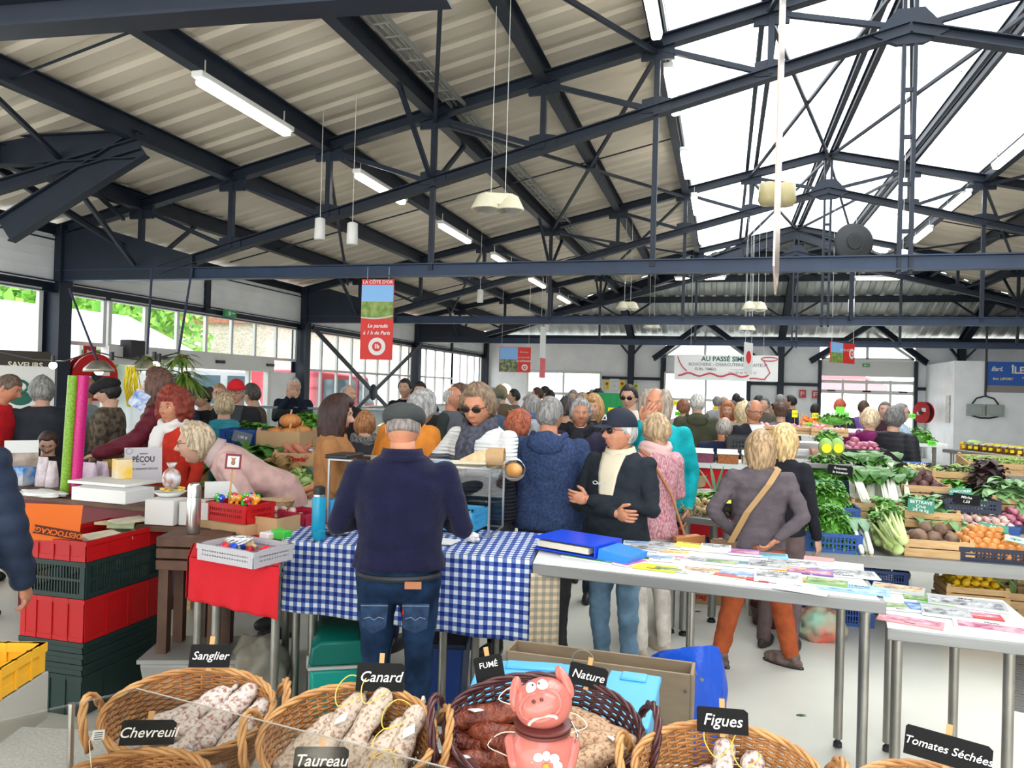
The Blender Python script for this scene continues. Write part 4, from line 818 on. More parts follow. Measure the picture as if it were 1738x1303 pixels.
b.grid(lambda i, j: V(((.10+.2*j)*cos(i*2*pi), -.06*(1-j), (.10+.2*j)*sin(i*2*pi))), 36, 4, wrap=True); b.obj('dish', M('fan_black', (.03, .032, .035), .6), t, smooth=True, solid=.02)
b = MB(); b.tube([(0, -.09, 0), (0, .05, 0)], .12, 20); b.obj('motor', BLACKM, t, bevel=.01); b = MB(); b.bar((0, .02, -.2), (0, .02, 2.93-p.z), .05, .05); b.obj('stem', STEEL, t)
# cable tray beside one purlin
b = KB(); xq = -3.0; z = zt(xq)+.02
for e in (0, .16): b.bar((xq+e, -2, z), (xq+e, 22, z), .012, .05)
for i in range(96): b.bar((xq, -2+i*.25, z-.02), (xq+.16, -2+i*.25, z-.02), .012, .012)
b.tube([(xq+.05, -2, z+.02), (xq+.05, 22, z+.02)], .018, 5); b.tube([(xq+.11, -2, z+.02), (xq+.11, 22, z+.02)], .014, 5)
tag(b.obj('cable_tray', M('galvanised', (.3, .31, .3), .5, metal=.5)), 'galvanised wire cable tray running beside a purlin on the left slope', 'cable tray')
# ---------------- banners and signs ----------------
BRED = M('banner_red', (.62, .03, .025), .5)
def board(name, label, cat, p, w, h, rz, mat, th=.012, tilt=0):
    o = MB().box((0, 0, 0), (w, th, h)).obj(name, mat); o.location = p; o.rotation_euler = (tilt, 0, rz); return tag(o, label, cat)
def facecam(p, off=0): v = p-CAM; return atan2(-v.x, v.y)+radians(off)
def flag(p, o): pass
def photo_mat(name, lo, hi, mid):
    m = M(name, lo, .5, c2=mid, vs=14); N, L, b = nodes(m); r0 = b.inputs['Base Color'].links[0].from_socket
    tc = N.new('ShaderNodeTexCoord'); sp = N.new('ShaderNodeSeparateXYZ'); L.new(tc.outputs['Object'], sp.inputs[0]); g = N.new('ShaderNodeMath'); g.operation = 'GREATER_THAN'; g.inputs[1].default_value = 0
    L.new(sp.outputs[2], g.inputs[0]); mx = N.new('ShaderNodeMixRGB'); L.new(g.outputs[0], mx.inputs[0]); L.new(r0, mx.inputs[1]); mx.inputs[2].default_value = hi+(1,)
    L.new(mx.outputs[0], b.inputs['Base Color']); return m
VINE = photo_mat('vineyard_print', (.10, .22, .03), (.22, .45, .78), (.3, .36, .1))
def round_logo(parent, x, z, r, y=-.009):
    b = MB(); b.tube([(x, y, z), (x, y-.002, z)], r, 28); o = b.obj('round_emblem', WHITEM, parent); b = MB(); b.tube([(x, y-.003, z), (x, y-.004, z)], r*.55, 20); b.obj('emblem_centre', BRED, parent)
    text('1h', r*.6, WHITEM, parent, (x, y-.006, z), name='emblem_lettering', bold=.004*r/.1)
p = PY(640, 542, 7.5); bn = board('hanging_banner', 'tall red tourist banner with a vineyard photo hanging from the nearest tie beam', 'banner', p, .36, .86, facecam(p, -20), BRED)
b = MB(); b.box((0, 0, 0), (.354, .004, .36)); o = b.obj('photo_print', VINE, bn); o.location = (0, -.008, .19)
b = MB(); b.tube([(-.177+.354*i/8, -.009, .02-.02*sin(i/8*pi*1.0)+.02*i/8) for i in range(9)], .007, 5); b.obj('photo_curve', WHITEM, bn)
text("LA CÔTE D'OR", .05, WHITEM, bn, (0, -.009, .397), bold=.001); text('Le paradis', .055, WHITEM, bn, (.01, -.009, -.07), shear=.25, bold=.001); text('à 1 h de Paris', .055, WHITEM, bn, (.0, -.009, -.145), shear=.25, bold=.001); round_logo(bn, .01, -.29, .095)
for e in (-.12, .12): b = MB(); b.tube([(e, 0, .43), (e, 0, .56)], .002, 4); b.obj('wire', LAMPW, bn)
p = PD(874, 610, 17); bn = board('hanging_banner', 'wide banner with a roadside photo left and red panel right near the far wall', 'banner', p, .70, .56, facecam(p, 0), BRED)
b = MB(); b.box((-.14, -.008, 0), (.40, .004, .54)); b.obj('photo_print', photo_mat('lane_print', (.03, .08, .03), (.2, .4, .75), (.3, .32, .18)), bn)
text('Bienvenue', .045, WHITEM, bn, (.2, -.01, .17)); text('en Côte d\'Or', .045, WHITEM, bn, (.2, -.01, .05)); text('LA CÔTE D\'OR', .05, WHITEM, bn, (.2, -.01, -.03), bold=.002); round_logo(bn, .22, -.17, .07); towire(bn, ((-.3, 0), (.3, 0)), .2)
p = PD(1430, 599, 14.5); bn = board('hanging_banner', 'red and landscape photo banner turned sideways in front of the second gable', 'banner', p, .9, .38, facecam(p, 62), BRED)
b = MB(); b.box((-.22, -.008, 0), (.44, .004, .37)); b.obj('photo_print', VINE, bn); round_logo(bn, .33, 0, .1); text('La Côte d\'Or', .07, WHITEM, bn, (.08, -.01, .06)); towire(bn, ((-.4, 0), (.4, 0)), .2)
p = PD(921, 598, 15); bn = board('hanging_banner', 'narrow white and red banner seen nearly edge on in the distance', 'banner', p, .42, 1.0, facecam(p, 76), WHITEM); b = MB(); b.box((0, -.008, -.3), (.41, .004, .38)); b.obj('red_panel', BRED, bn); towire(bn, ((-.15, 0), (.15, 0)), .2)
p = PD(1270, 606, 14.5); bn = board('hanging_banner', 'small white banner with a red emblem seen edge on before the butcher sign', 'banner', p, .4, .55, facecam(p, 68), WHITEM); b = MB(); b.tube([(0, -.008, 0), (0, -.01, 0)], .12, 20); b.obj('round_emblem', BRED, bn); towire(bn, ((-.15, 0), (.15, 0)), .2)
p = PD(1324, 250, 4.2); zb_ = PD(1324, 500, 4.2).z; h_ = 2.4
b = MB(); b.prism([(-.17, 0, h_), (.17, 0, h_), (.17, 0, .13), (.0, 0, 0), (-.17, 0, .13)], (0, .010, 0)); o = b.obj('hanging_banner', M('glossy_banner_edge', (.55, .42, .36), .25, metal=.4)); o.location = (p.x, p.y, zb_); o.rotation_euler = (0, 0, facecam(p, 86)); tag(o, 'long glossy pointed banner hanging edge on in front of the skylight', 'banner')
# butcher banner
p = PY(1231, 624, 18.7); bw = .118*18.9
bn = board('butcher_banner', 'long white butcher banner with red sausage garland hanging near the far wall', 'banner', p, 2.35, .60, 0.0, WHITEM)
GRN = M('sign_green', (.01, .12, .09), .5); GRY = M('sign_grey', (.2, .2, .22), .5)
text('AU PASSÉ SIMPLE', .155, GRN, bn, (.03, -.01, .20), bold=.004); text('BOUCHERIE - CHARCUTERIE - TRAITEUR', .098, GRY, bn, (.05, -.01, .07), bold=.001); text('EURL TIMEO', .088, GRY, bn, (-.45, -.01, -.04), bold=.002); text('Tél. : 03 80 90 12 10', .075, GRY, bn, (.38, -.01, -.115)); text('4 rue Basse 21500 Montbard', .04, GRY, bn, (.35, -.01, -.04))
RS = M('sausage_red', (.5, .06, .1), .5)
b = MB(); b.tube([(-1.1, -.012, .25), (-1.05, -.012, .12), (-.98, -.012, 0), (-.88, -.012, -.09)], .012, 6); b.tube([(-1.08+.07*k, -.012, -.17-.035*cos(k*.9)) for k in range(24)], .02, 6); b.tube([(.85, -.012, .2), (.93, -.012, .05), (1.0, -.012, -.1), (.9, -.012, -.22)], .012, 6)
b.tube([(.98+.18*cos(t*2*pi/16), -.012, .22+.045*sin(t*2*pi/16)) for t in range(17)], .012, 6); b.tube([(.55+.06*k, -.012, -.24+.01*sin(k)) for k in range(7)], .014, 6); b.obj('sausage_garland', RS, bn, smooth=True)
towire(bn, ((-.8, 0), (.85, 0)), .3)
# posters and fittings on the partition and walls
p = PY(1716, 640, YR-.02); bn = board('blue_poster', 'blue seaside poster high on the partition wall at the right edge', 'poster', (p.x+.3, p.y, p.z), 1.75, .78, 0, M('poster_blue', (.02, .10, .42), .4))
b = MB(); b.box((0, -.009, -.3), (1.74, .004, .17)); b.obj('sea_strip', M('poster_sand', (.25, .22, .2), .5), bn); text('PORT', .13, WHITEM, bn, (.15, -.01, .3), bold=.003); text('Earl.', .15, WHITEM, bn, (-.62, -.01, .2), shear=.3, bold=.004); text('ÎLE', .24, WHITEM, bn, (-.15, -.01, .17), bold=.008); text('Eric LEFORT', .085, M('poster_yellow', (.8, .7, .1), .5), bn, (-.48, -.01, -.05), bold=.002); text('Producteur', .09, WHITEM, bn, (.15, -.01, -.02))
p = PY(1608, 694, YR+1.3); board('poster', 'narrow poster with small photos on the side face of the partition wall', 'poster', PX(1608, 694, 6.05*S_-.02), .35, .72, radians(-90), M('poster_collage', (.5, .42, .36), .5, c2=(.7, .68, .62), vs=12))
t = thing('switch_box', 'grey electric socket boxes on the partition wall', 'switch box', PY(1672, 696, YR-.06)); GB = M('grey_box', (.33, .37, .35), .5)
for e in (-.22, .22): b = MB(); b.box((e, 0, 0), (.4, .12, .3)); o = b.obj('enclosure', GB, t, bevel=.015); b = MB(); b.box((e, -.065, 0), (.28, .02, .2)); b.obj('cover', GB, o, bevel=.008)
b = MB(); b.tube([(-.3, 0, .15), (-.2, 0, .3), (0, 0, .36), (.2, 0, .3), (.3, 0, .15)], .02, 6); b.tube([(0, 0, .36), (0, 0, 2.2)], .025, 6); b.tube([(-.3, 0, -.15), (-.1, 0, -.2), (.1, 0, -.2), (.3, 0, -.15)], .02, 6); b.obj('cable', BLACKM, t)
def reel(p, r, rz, label):
    t = thing('hose_reel', label, 'hose reel', p, rz); b = MB(); b.tube([(0, -.16, 0), (0, -.13, 0)], r, 28); b.obj('disc', REDM, t); b = MB(); b.tube([(0, -.13, 0), (0, 0, 0)], r*.85, 24); b.obj('hose', BLACKM, t); b = MB(); b.tube([(0, -.0, 0), (0, .02, 0)], r, 28); b.obj('disc', REDM, t)
    b = MB(); b.tube([(0, -.19, 0), (0, -.12, 0)], r*.2, 12); b.obj('hub', BLACKM, t); b = MB(); b.box((r*.35, -.165, r*.25), (r*.5, .004, r*.35)); b.box((-r*.3, -.165, -r*.1), (r*.35, .004, r*.3)); b.obj('notice', WHITEM, t)
reel(PX(1571, 700, 6.05*S_-.25), .3, radians(-60), 'red hose reel on the side of the partition near the far doors')
reel(PX(150, 640, -7.85), .30, radians(75), 'big red hose reel on the white panel right of the near column')
for (x, y, w, lb, f) in ((1362, 668, .2, 'left of two small red fire signs on the far wall', 'E'), (1384, 669, .2, 'right of two small red fire signs on the far wall', 'E')):
    p = PY(x, y, 24.9); bn = board('fire_sign', lb, 'sign', p, w, .24, 0, REDM); b = MB(); b.box((-.04, -.008, 0), (.03, .004, .14)); b.box((.02, -.008, .05), (.09, .004, .02)); b.box((.02, -.008, 0), (.07, .004, .02)); b.obj('pictogram', WHITEM, bn)
p = PX(152, 603, -7.9); bn = board('fire_sign', 'small red fire sign above the big hose reel on the left', 'sign', p, .2, .24, radians(90), REDM); b = MB(); b.box((-.04, -.008, 0), (.03, .004, .14)); b.box((.02, -.008, .05), (.09, .004, .02)); b.obj('pictogram', WHITEM, bn)
SUNF = M('sunflower_yellow', (.8, .6, .03), .5)
for (x, y, w, h, lb) in ((1030, 653, 8, 15, 'left'), (1056, 653, 8, 15, 'middle'), (1079, 657, 8, 12, 'right')):
    p = PY(x, y, 24.6); bn = board('flower_poster', 'small yellow and red flower poster on the far wall, %s of three' % lb, 'poster', p, w*.019, h*.019, 0, SUNF); b = MB(); b.tube([(0, -.008, .04), (0, -.012, .04)], .05, 12); b.obj('flower', REDM if lb != 'right' else M('leaf_green_flat', (.05, .3, .05), .6), bn); b = MB(); b.bar((0, -.01, .02), (0, -.01, -.12), .012, .012); b.obj('stalk', M('leaf_green_flat', (.05, .3, .05), .6), bn)
p = PY(1043, 652, 24.6); bn = board('notice', 'pale printed notice between two flower posters on the far wall', 'notice', p, .3, .35, 0, WHITEM); text('sunflowers', .04, GRY, bn, (0, -.008, .08)); text('BIO', .06, GRY, bn, (0, -.008, -.05))
p = PY(1470, 620, 24.95); bn = board('exit_sign', 'small exit sign over the far automatic doors', 'sign', p, .2, .1, 0, MATS['exit_green']); b = MB(); b.box((-.03, -.008, 0), (.04, .004, .06)); b.box((.04, -.008, 0), (.06, .004, .02)); b.obj('pictogram', WHITEM, bn)
p = PX(43, 624, -7.6); bn = board('legend_sign', 'dark brown food stall sign beside the near column', 'sign', p, .5, .38, radians(58), M('sign_brown', (.035, .028, .02), .5)); OW = M('sign_cream', (.75, .7, .55), .5); text('SAVEURS', .085, OW, bn, (0, -.008, .03), bold=.002); text('DE LÉGENDE', .075, OW, bn, (0, -.008, -.07), bold=.002)
p = PX(38, 668, -7.55); bn = board('stall_poster', 'white poster with a dark green drawing under the brown sign', 'poster', p, .62, .62, radians(58), WHITEM); b = MB(); b.tube([(-.05+.1*cos(t), -.01, .08+.07*sin(t)) for t in [k*.5 for k in range(14)]], .016, 5); b.ell((-.02, -.008, -.05), (.12, .006, .08)); b.obj('drawing', M('deep_teal_print', (.02, .12, .09), .6), bn)
# ---------------- festoon, ropes and plants over the left food stall ----------------
ROPE = M('dark_rope', (.03, .035, .07), .8)
for (a, bq, lb) in (((118, 490, 7.9), (165, 612, 7.2), 'slanting from the near column'), ((258, 455, 7.6), (250, 600, 7.2), 'straight down to the left metal shade'), ((326, 455, 7.6), (303, 600, 7.3), 'down to the upper palm plant')):
    b = MB(); b.tube([PD(*a), PD(*bq)], .011, 6); tag(b.obj('rope', ROPE), 'dark blue hanging rope '+lb, 'rope')
b = MB(); pts = [PD(0, 597, 7.6), PD(60, 610, 7.5), PD(112, 612, 7.4), PD(160, 596, 7.3), PD(200, 606, 7.3), PD(250, 612, 7.2), PD(303, 598, 7.3)]; b.tube(pts, .007, 5); fs = b.obj('festoon_cable', BLACKM); tag(fs, 'thin black festoon cable strung across the left food stall', 'cable')
BULB = M('warm_bulb', (1, .9, .75), .3, emit=22)
for (x, y, d, s, lb) in ((90, 620, 7.4, .035, 'small bare one in front of the dark column'), (262, 622, 7.2, .05, 'brightest one beside the yellow tassels')):
    t = thing('festoon_bulb', 'lit round bulb on the black cable, '+lb, 'bulb', PD(x, y, d), 0, 'festoon bulbs'); b = MB(); b.ell((0, 0, 0), s, 12, 8); b.obj('glass', BULB, t, smooth=True); b = MB(); b.tube([(0, 0, s*.8), (0, 0, s+.06)], .018, 8); b.obj('socket', BLACKM, t)
for (x, y, lb) in ((190, 606, 'left'), (262, 606, 'middle'), (270, 609, 'right')):
    t = thing('festoon_bulb', 'small unlit black socket on the festoon cable, %s one' % lb, 'bulb', PD(x, y, 7.2), 0, 'festoon bulbs'); b = MB(); b.tube([(0, 0, .05), (0, 0, -.03)], .02, 8); b.obj('socket', BLACKM, t)
for (x, y, lb) in ((168, 622, 'left'), (250, 621, 'right')):
    t = thing('metal_shade', 'dented metal lamp shade hanging over the left food stall, %s one' % lb, 'lamp', PD(x, y, 7.2)); b = MB(); b.lathe([(.02, .06), (.06, .05), (.13, -.02), (.135, -.05)], 18); b.obj('shade', M('dull_metal', (.35, .33, .28), .4, metal=.8), t, smooth=True); b = MB(); b.ell((0, 0, -.04), .04, 10, 8); b.obj('bulb', BULB, t, smooth=True)
PALM = M('palm_green', (.06, .16, .02), .5, c2=(.25, .3, .06), vs=10)
def palm(px, py, d, n, r, label):
    t = thing('hanging_palm', label, 'plant', PD(px, py, d)); random.seed(int(px))
    b = MB()
    for k in range(n):
        a = random.random()*2*pi; e = random.uniform(-.5, .6); dr = V((cos(a)*cos(e), sin(a)*cos(e), sin(e))); sd = dr.cross(V((0, 0, 1))).normalized()*.012; p0 = V((0, 0, 0)); prev = (p0-sd, p0+sd)
        for q in range(1, 5):
            c = dr*r*q/4+V((0, 0, -.5*r*(q/4)**2)); w = sd*(1.4 if q < 3 else (.8 if q == 3 else .05)); cur = (c-w, c+w); b.add([prev[0], prev[1], cur[1], cur[0]], [(0, 1, 2, 3)]); prev = cur
    b.obj('leaves', PALM, t); b = MB(); b.ell((0, 0, -.03), (.06, .06, .05), 10, 8); b.obj('pot', M('pot_brown', (.1, .06, .03), .8), t)
palm(308, 606, 7.3, 40, .22, 'dark hanging palm plant, upper of the two beside the rope'); palm(312, 636, 7.2, 60, .32, 'fuller hanging palm plant, lower of the two'); palm(250, 608, 7.25, 26, .2, 'spiky hanging plant above the right metal shade')
b = MB(); random.seed(5); 
for k in range(26): x = random.uniform(-.05, .05); b.tube([(x, random.uniform(-.03, .03), .1), (x*1.4, random.uniform(-.05, .05), -.08), (x*1.2+.02, 0, -.22-random.random()*.06)], .006, 4)
o = b.obj('yellow_tassel', M('yellow_ribbon', (.75, .6, .02), .6)); o.location = PD(224, 640, 7.1); tag(o, 'bright yellow ribbon tassel hanging over the left food stall', 'tassel')
# round lamp by the far left wall
t = thing('spot_lamp', 'round glowing spotlight low at the back left', 'lamp', PD(857, 662, 15.5)); b = MB(); b.ell((0, 0, 0), .13, 14, 10); b.obj('bulb', M('spot_glow', (1, .8, .5), .3, emit=7), t, smooth=True); b = MB(); b.tube([(0, 0, -.1), (0, 0, -t.location.z+.01)], .015, 6); b.obj('stem', BLACKM, t)
# ---------------- generic makers ----------------
WOODL = M('crate_wood', (.50, .30, .13), .7, c2=(.62, .41, .2), vs=6, stretch=(1, 1, 6), bump=.2, bs=60)
WOODD = M('dark_wood', (.10, .05, .03), .6, var=.3, vs=6, stretch=(1, 8, 1))
CARD = M('cardboard', (.42, .27, .14), .8, var=.06, vs=5)
PLY = M('plywood', (.20, .145, .09), .6, c2=(.26, .19, .12), vs=3, stretch=(1, 1, 5))
BLUEP = M('blue_plastic', (.015, .07, .28), .35); SKYP = M('sky_blue_plastic', (.06, .38, .68), .4); GREENB = M('dark_green_plastic', (.012, .03, .026), .4); NAVYP = M('navy_plastic', (.008, .014, .04), .4); CHROMER = M('dull_inox', (.5, .49, .46), .3, metal=.9)
SLATE = M('slate_label', (.010, .010, .010), .8, spec=.15, bump=.1, bs=120); CHALK = M('chalk', (.82, .8, .76), .8); PEG = M('peg_wood', (.5, .27, .1), .6)
def wcrate(label, loc, rz, w, d, h, mat=None, cat='crate', slats=2, name='wooden_crate', group=None):
    t = thing(name, label, cat, loc, rz, group); m = mat or WOODL; b = MB(); b.box((0, 0, .008), (w, d, .012)); b.obj('base', m, t)
    sh = h/slats*.86
    for s in (-1, 1):
        b = MB()
        for k in range(slats): b.box((0, s*(d/2-.005), h*(k+.5)/slats), (w, .009, sh))
        b.obj('long_side', m, t, bevel=.001)
        b = MB()
        for k in range(slats): b.box((s*(w/2-.005), 0, h*(k+.5)/slats), (.009, d-.02, sh))
        b.obj('end_panel', m, t, bevel=.001)
    for sx in (-1, 1):
        for sy in (-1, 1): b = MB(); b.box((sx*(w/2-.018), sy*(d/2-.018), h*.55), (.024, .024, h*1.15)); b.obj('corner_post', m, t)
    return t
def pcrate(label, loc, rz, w, d, h, mat, style='slots', name='plastic_crate', group=None, n=14):
    t = thing(name, label, 'crate', loc, rz, group); b = MB(); b.box((0, 0, .006), (w-.02, d-.02, .01)); b.obj('base', mat, t)
    for (c, L, ax) in (((0, -d/2), w, 0), ((0, d/2), w, 0), ((-w/2, 0), d, 1), ((w/2, 0), d, 1)):
        b = MB(); R = 0 if ax == 0 else pi/2
        def bx(u, z, du, dz, th=.006):
            p = (c[0]+(u if ax == 0 else 0), c[1]+(u if ax else 0), z); b.box(p, (du, th, dz), R)
        bx(0, h-.012, L+.012, .024, .016); bx(0, .012, L, .024, .01)
        for e in (-1, 1): bx(e*(L/2-.015), h/2, .03, h, .012)
        if style == 'solid':
            bx(0, h/2, L, h)
            for k in range(1, 4): bx(-L/2+L*k/4, h/2, .008, h, .018)
        elif style == 'nest': bx(0, h/2, L, h); bx(0, h*.5, L, .006, .02)
        else:
            k = int(n*L/max(w, d))
            for i in range(k): bx(-L/2+L*(i+.5)/k, h/2, L/k*.42, h)
            bx(0, h/2, L, .012, .01)
            if style == 'grid':
                for q in (.25, .75): bx(0, h*q, L, .006, .008)
        b.obj('side_wall', mat, t)
    return t
LASTS = []
def slate(txt, px, py, d, w, h, rollpx=0, label='', size=.03, mat=SLATE, tcol=CHALK, shear=.25, face=0, tilt=-12, peg=True, name='price_label', xs=1, lines=None):
    p = PD(px, py, d); v = p-CAM; rz = atan2(-v.x, v.y)+radians(face)
    o = MB().prism([(-w/2, 0, -h/2), (w/2, 0, -h/2), (w/2, 0, h/2-.006), (w/2-.008, 0, h/2), (-w/2+.004, 0, h/2), (-w/2, 0, h/2-.004)], (0, .004, 0)).obj(name, mat); o.location = p; o.rotation_euler = (radians(tilt), radians(rollpx), rz); tag(o, label, 'label'); LASTS[:] = [o]
    for k, (s, z) in enumerate(lines or [(txt, 0)]): text(s, size, tcol, o, (0, -.0015, z), shear=shear, bold=size*.004, xs=xs)
    if peg: b = MB(); b.box((0, .006, h*.1), (.011, .006, h*1.5)); b.obj('peg', PEG, o)
    return o
def rnd(a, b): return random.uniform(a, b)
def veg(kind):
    b = MB(); random.seed(kind+'x' if isinstance(kind, str) else 1)
    if kind == 'onion': b.lathe([(.004, .040), (.007, .034), (.014, .03), (.028, .022), (.034, .004), (.031, -.014), (.018, -.027), (.005, -.032)], 14); m = M('onion_skin', (.48, .17, .04), .35, c2=(.62, .27, .07), vs=30)
    elif kind == 'beet': b.lathe([(.010, .048), (.026, .042), (.044, .022), (.050, 0), (.044, -.024), (.026, -.042), (.008, -.056)], 14); m = M('raw_beetroot', (.13, .075, .055), .75, c2=(.24, .15, .1), vs=18, bump=.4, bs=40)
    elif kind == 'beetdark': b.ell((0, 0, 0), (.042, .052, .038), 14, 10); m = M('dark_beetroot', (.07, .025, .03), .55, c2=(.14, .07, .06), vs=14)
    elif kind == 'garlic':
        b.lathe([(.003, .035), (.005, .024), (.018, .016), (.026, .002), (.024, -.012), (.012, -.02)], 12)
        for k in range(5): a = k*1.256; b.ell((.013*cos(a), .013*sin(a), -.001), (.014, .014, .018), 8, 6)
        m = M('garlic_skin', (.68, .56, .46), .5, c2=(.55, .32, .3), vs=18)
    elif kind == 'lemon': b.lathe([(.002, .038), (.008, .032), (.022, .022), (.028, 0), (.022, -.022), (.007, -.033), (.002, -.037)], 14); m = M('lemon_skin', (.78, .48, .02), .4, bump=.2, bs=120)
    elif kind == 'shallot': b.lathe([(.002, .03), (.008, .022), (.016, .008), (.017, -.006), (.01, -.018), (.003, -.022)], 10); m = M('shallot_skin', (.2, .05, .05), .4, c2=(.35, .12, .1), vs=25)
    elif kind == 'potato': b.ell((0, 0, 0), (.03, .045, .026), 10, 8); m = M('potato_skin', (.36, .24, .12), .7, var=.2, vs=20)
    elif kind == 'celeriac':
        b.ell((0, 0, 0), (.07, .06, .06), 14, 10)
        for k in range(16): a = rnd(0, 6.28); b.tube([(.05*cos(a), .05*sin(a), -.02), (.075*cos(a), .07*sin(a), -.05), (.08*cos(a+.3), .08*sin(a+.3), -.08)], .006, 5)
        m = M('celeriac_skin', (.34, .21, .08), .85, c2=(.22, .13, .05), vs=25, bump=.8, bs=50)
    elif kind == 'redonion': b.lathe([(.004, .036), (.008, .028), (.024, .018), (.03, 0), (.022, -.02), (.005, -.028)], 12); m = M('red_onion_skin', (.34, .06, .12), .35, c2=(.5, .2, .26), vs=30)
    elif kind == 'radish': b.ell((0, 0, 0), (.022, .03, .02), 10, 8); m = M('radish_pink', (.55, .08, .14), .4, c2=(.75, .5, .5), vs=25)
    elif kind == 'carrot': b.tube([(0, -.07, 0), (0, -.06, 0), (0, 0, .003), (0, .06, 0), (0, .09, 0)], [.008, .018, .015, .008, .002], 8); m = M('carrot_orange', (.75, .22, .02), .5)
    elif kind == 'sweetpotato': b.tube([(0, -.08, 0), (0, -.06, .002), (.005, 0, .006), (0, .06, 0), (0, .085, 0)], [.004, .020, .028, .018, .004], 9); m = M('sweet_potato_skin', (.35, .1, .06), .7, c2=(.5, .2, .12), vs=15)
    elif kind == 'melon': b.ell((0, 0, 0), (.06, .06, .05), 14, 10); m = M('pale_cabbage', (.5, .62, .35), .6, c2=(.65, .74, .5), vs=12)
    me = b.mesh(kind, m, True); return me
VEGM = {}
def heap(kind, label, cat, T, w, d, z0, n, r, group, name=None, spill=.8, top=1.0, rot=True):
    """individual pieces piled inside a tray: T is the tray's matrix"""
    if kind not in VEGM: VEGM[kind] = veg(kind)
    pts = []; random.seed(kind+group)
    nx = max(1, int(w/(2*r))); ny = max(1, int(d/(2*r))); lay = 0
    while len(pts) < n and lay < 5:
        a, b_ = nx-lay, ny-lay
        if a < 1 or b_ < 1: break
        for i in range(a):
            for j in range(b_):
                if len(pts) < n: pts.append(V(((i-(a-1)/2)*2*r*(w/(2*r*nx)), (j-(b_-1)/2)*2*r*(d/(2*r*ny)), z0+r*.8+lay*r*1.35*top))+V((rnd(-.2, .2)*r, rnd(-.2, .2)*r, rnd(0, .3)*r)))
        lay += 1
    for p in pts:
        o = bpy.data.objects.new(name or kind, VEGM[kind]); COL.objects.link(o); o.location = T @ p
        o.rotation_euler = (rnd(0, 6.28), rnd(0, 6.28), rnd(0, 6.28)) if rot else (rnd(-.2, .2), rnd(-.2, .2), rnd(0, 6.28)); s = rnd(.85, 1.12); o.scale = (s, s, s); tag(o, label, cat, group)
def leafmesh(b, p, dr, L, w, curl=.5, m=0, nseg=4, up=V((0, 0, 1))):
    dr = dr.normalized(); sd = dr.cross(up); sd = sd.normalized() if sd.length > .01 else V((1, 0, 0)); nn = sd.cross(dr)
    prev = None; ws = [.35, .9, 1.0, .75, .08]
    for k in range(nseg+1):
        q = k/nseg; c = p+dr*L*q-nn*0+up*(-curl*L*q*q)+nn*.0; wv = ws[k if nseg == 4 else min(4, int(q*4))]*w; cur = [c-sd*wv+nn*.25*wv, c, c+sd*wv+nn*.25*wv]
        if prev: b.add([prev[0], prev[1], cur[1], cur[0]], [(0, 1, 2, 3)], m); b.add([prev[1], prev[2], cur[2], cur[1]], [(0, 1, 2, 3)], m)
        prev = cur
GR1 = M('herb_green', (.05, .20, .015), .5, c2=(.13, .36, .04), vs=30); GR2 = M('chard_green', (.03, .11, .015), .4, c2=(.07, .2, .03), vs=12); GR3 = M('pale_green', (.25, .42, .1), .5, c2=(.4, .55, .2), vs=10)
DKLEAF = M('black_kale', (.03, .012, .02), .6, c2=(.09, .06, .05), vs=15); SPIN = M('spinach_leaf', (.10, .24, .07), .5, c2=(.22, .38, .16), vs=12); STEM = M('white_stalk', (.72, .74, .6), .4); CEL = M('celery_stalk', (.45, .6, .18), .4, c2=(.6, .7, .32), vs=8)
def leaves(label, T, w, d, h, n, L, lw, mat, cat='vegetable', name='leafy_greens', curl=.6):
    b = MB(); random.seed(label)
    for _ in range(n):
        x, y = rnd(-w/2, w/2), rnd(-d/2, d/2); e = (1-(2*x/w)**4)*(1-(2*y/d)**4); p = V((x*.9, y*.9, h*max(.2, e)*rnd(.5, 1))); a = rnd(0, 6.28)
        leafmesh(b, p, V((cos(a), sin(a), rnd(-.1, .9))), L*rnd(.7, 1.2), lw*rnd(.7, 1.2), curl)
    b.ell((0, 0, h*.2), (w*.46, d*.46, h*.55), 14, 8); o = b.obj(name, mat, None, True); o.matrix_world = T; tag(o, label, cat); o['kind'] = 'stuff'; return o
def placed(p, rz): return Mx.Translation(p) @ Mx.Rotation(rz, 4, 'Z')
def table(label, c4, z, mat, leg, name='steel_table', th=.045, r=.021, legs=((.06, .06), (.94, .06), (.06, .9), (.94, .9)), topmat=None):
    A, B, C_, D_ = [V((p.x, p.y, 0)) for p in c4]; t = thing(name, label, 'table', A)
    P = lambda u, v: A.lerp(B, u).lerp(D_.lerp(C_, u), v)-A
    b = MB(); b.prism([P(0, 0)+V((0, 0, z-th)), P(1, 0)+V((0, 0, z-th)), P(1, 1)+V((0, 0, z-th)), P(0, 1)+V((0, 0, z-th))], (0, 0, th)); b.obj('table_top', [mat], t, bevel=.004)
    for u, v in legs:
        p = P(u, v); b = MB(); b.tube([p+V((0, 0, .05)), p+V((0, 0, z-th))], r, 14); b.lathe([(r*1.5, z-th-.012), (r*1.5, z-th)], 14, 0, (p.x, p.y, 0)); o = b.obj('leg', leg, t, smooth=2)
        b = MB(); b.lathe([(r*.5, .06), (r*.5, .04), (r*.95, .03), (r*1.05, 0)], 12, 0, (p.x, p.y, 0)); b.obj('foot', BLACKM, o)
    return t, P, A
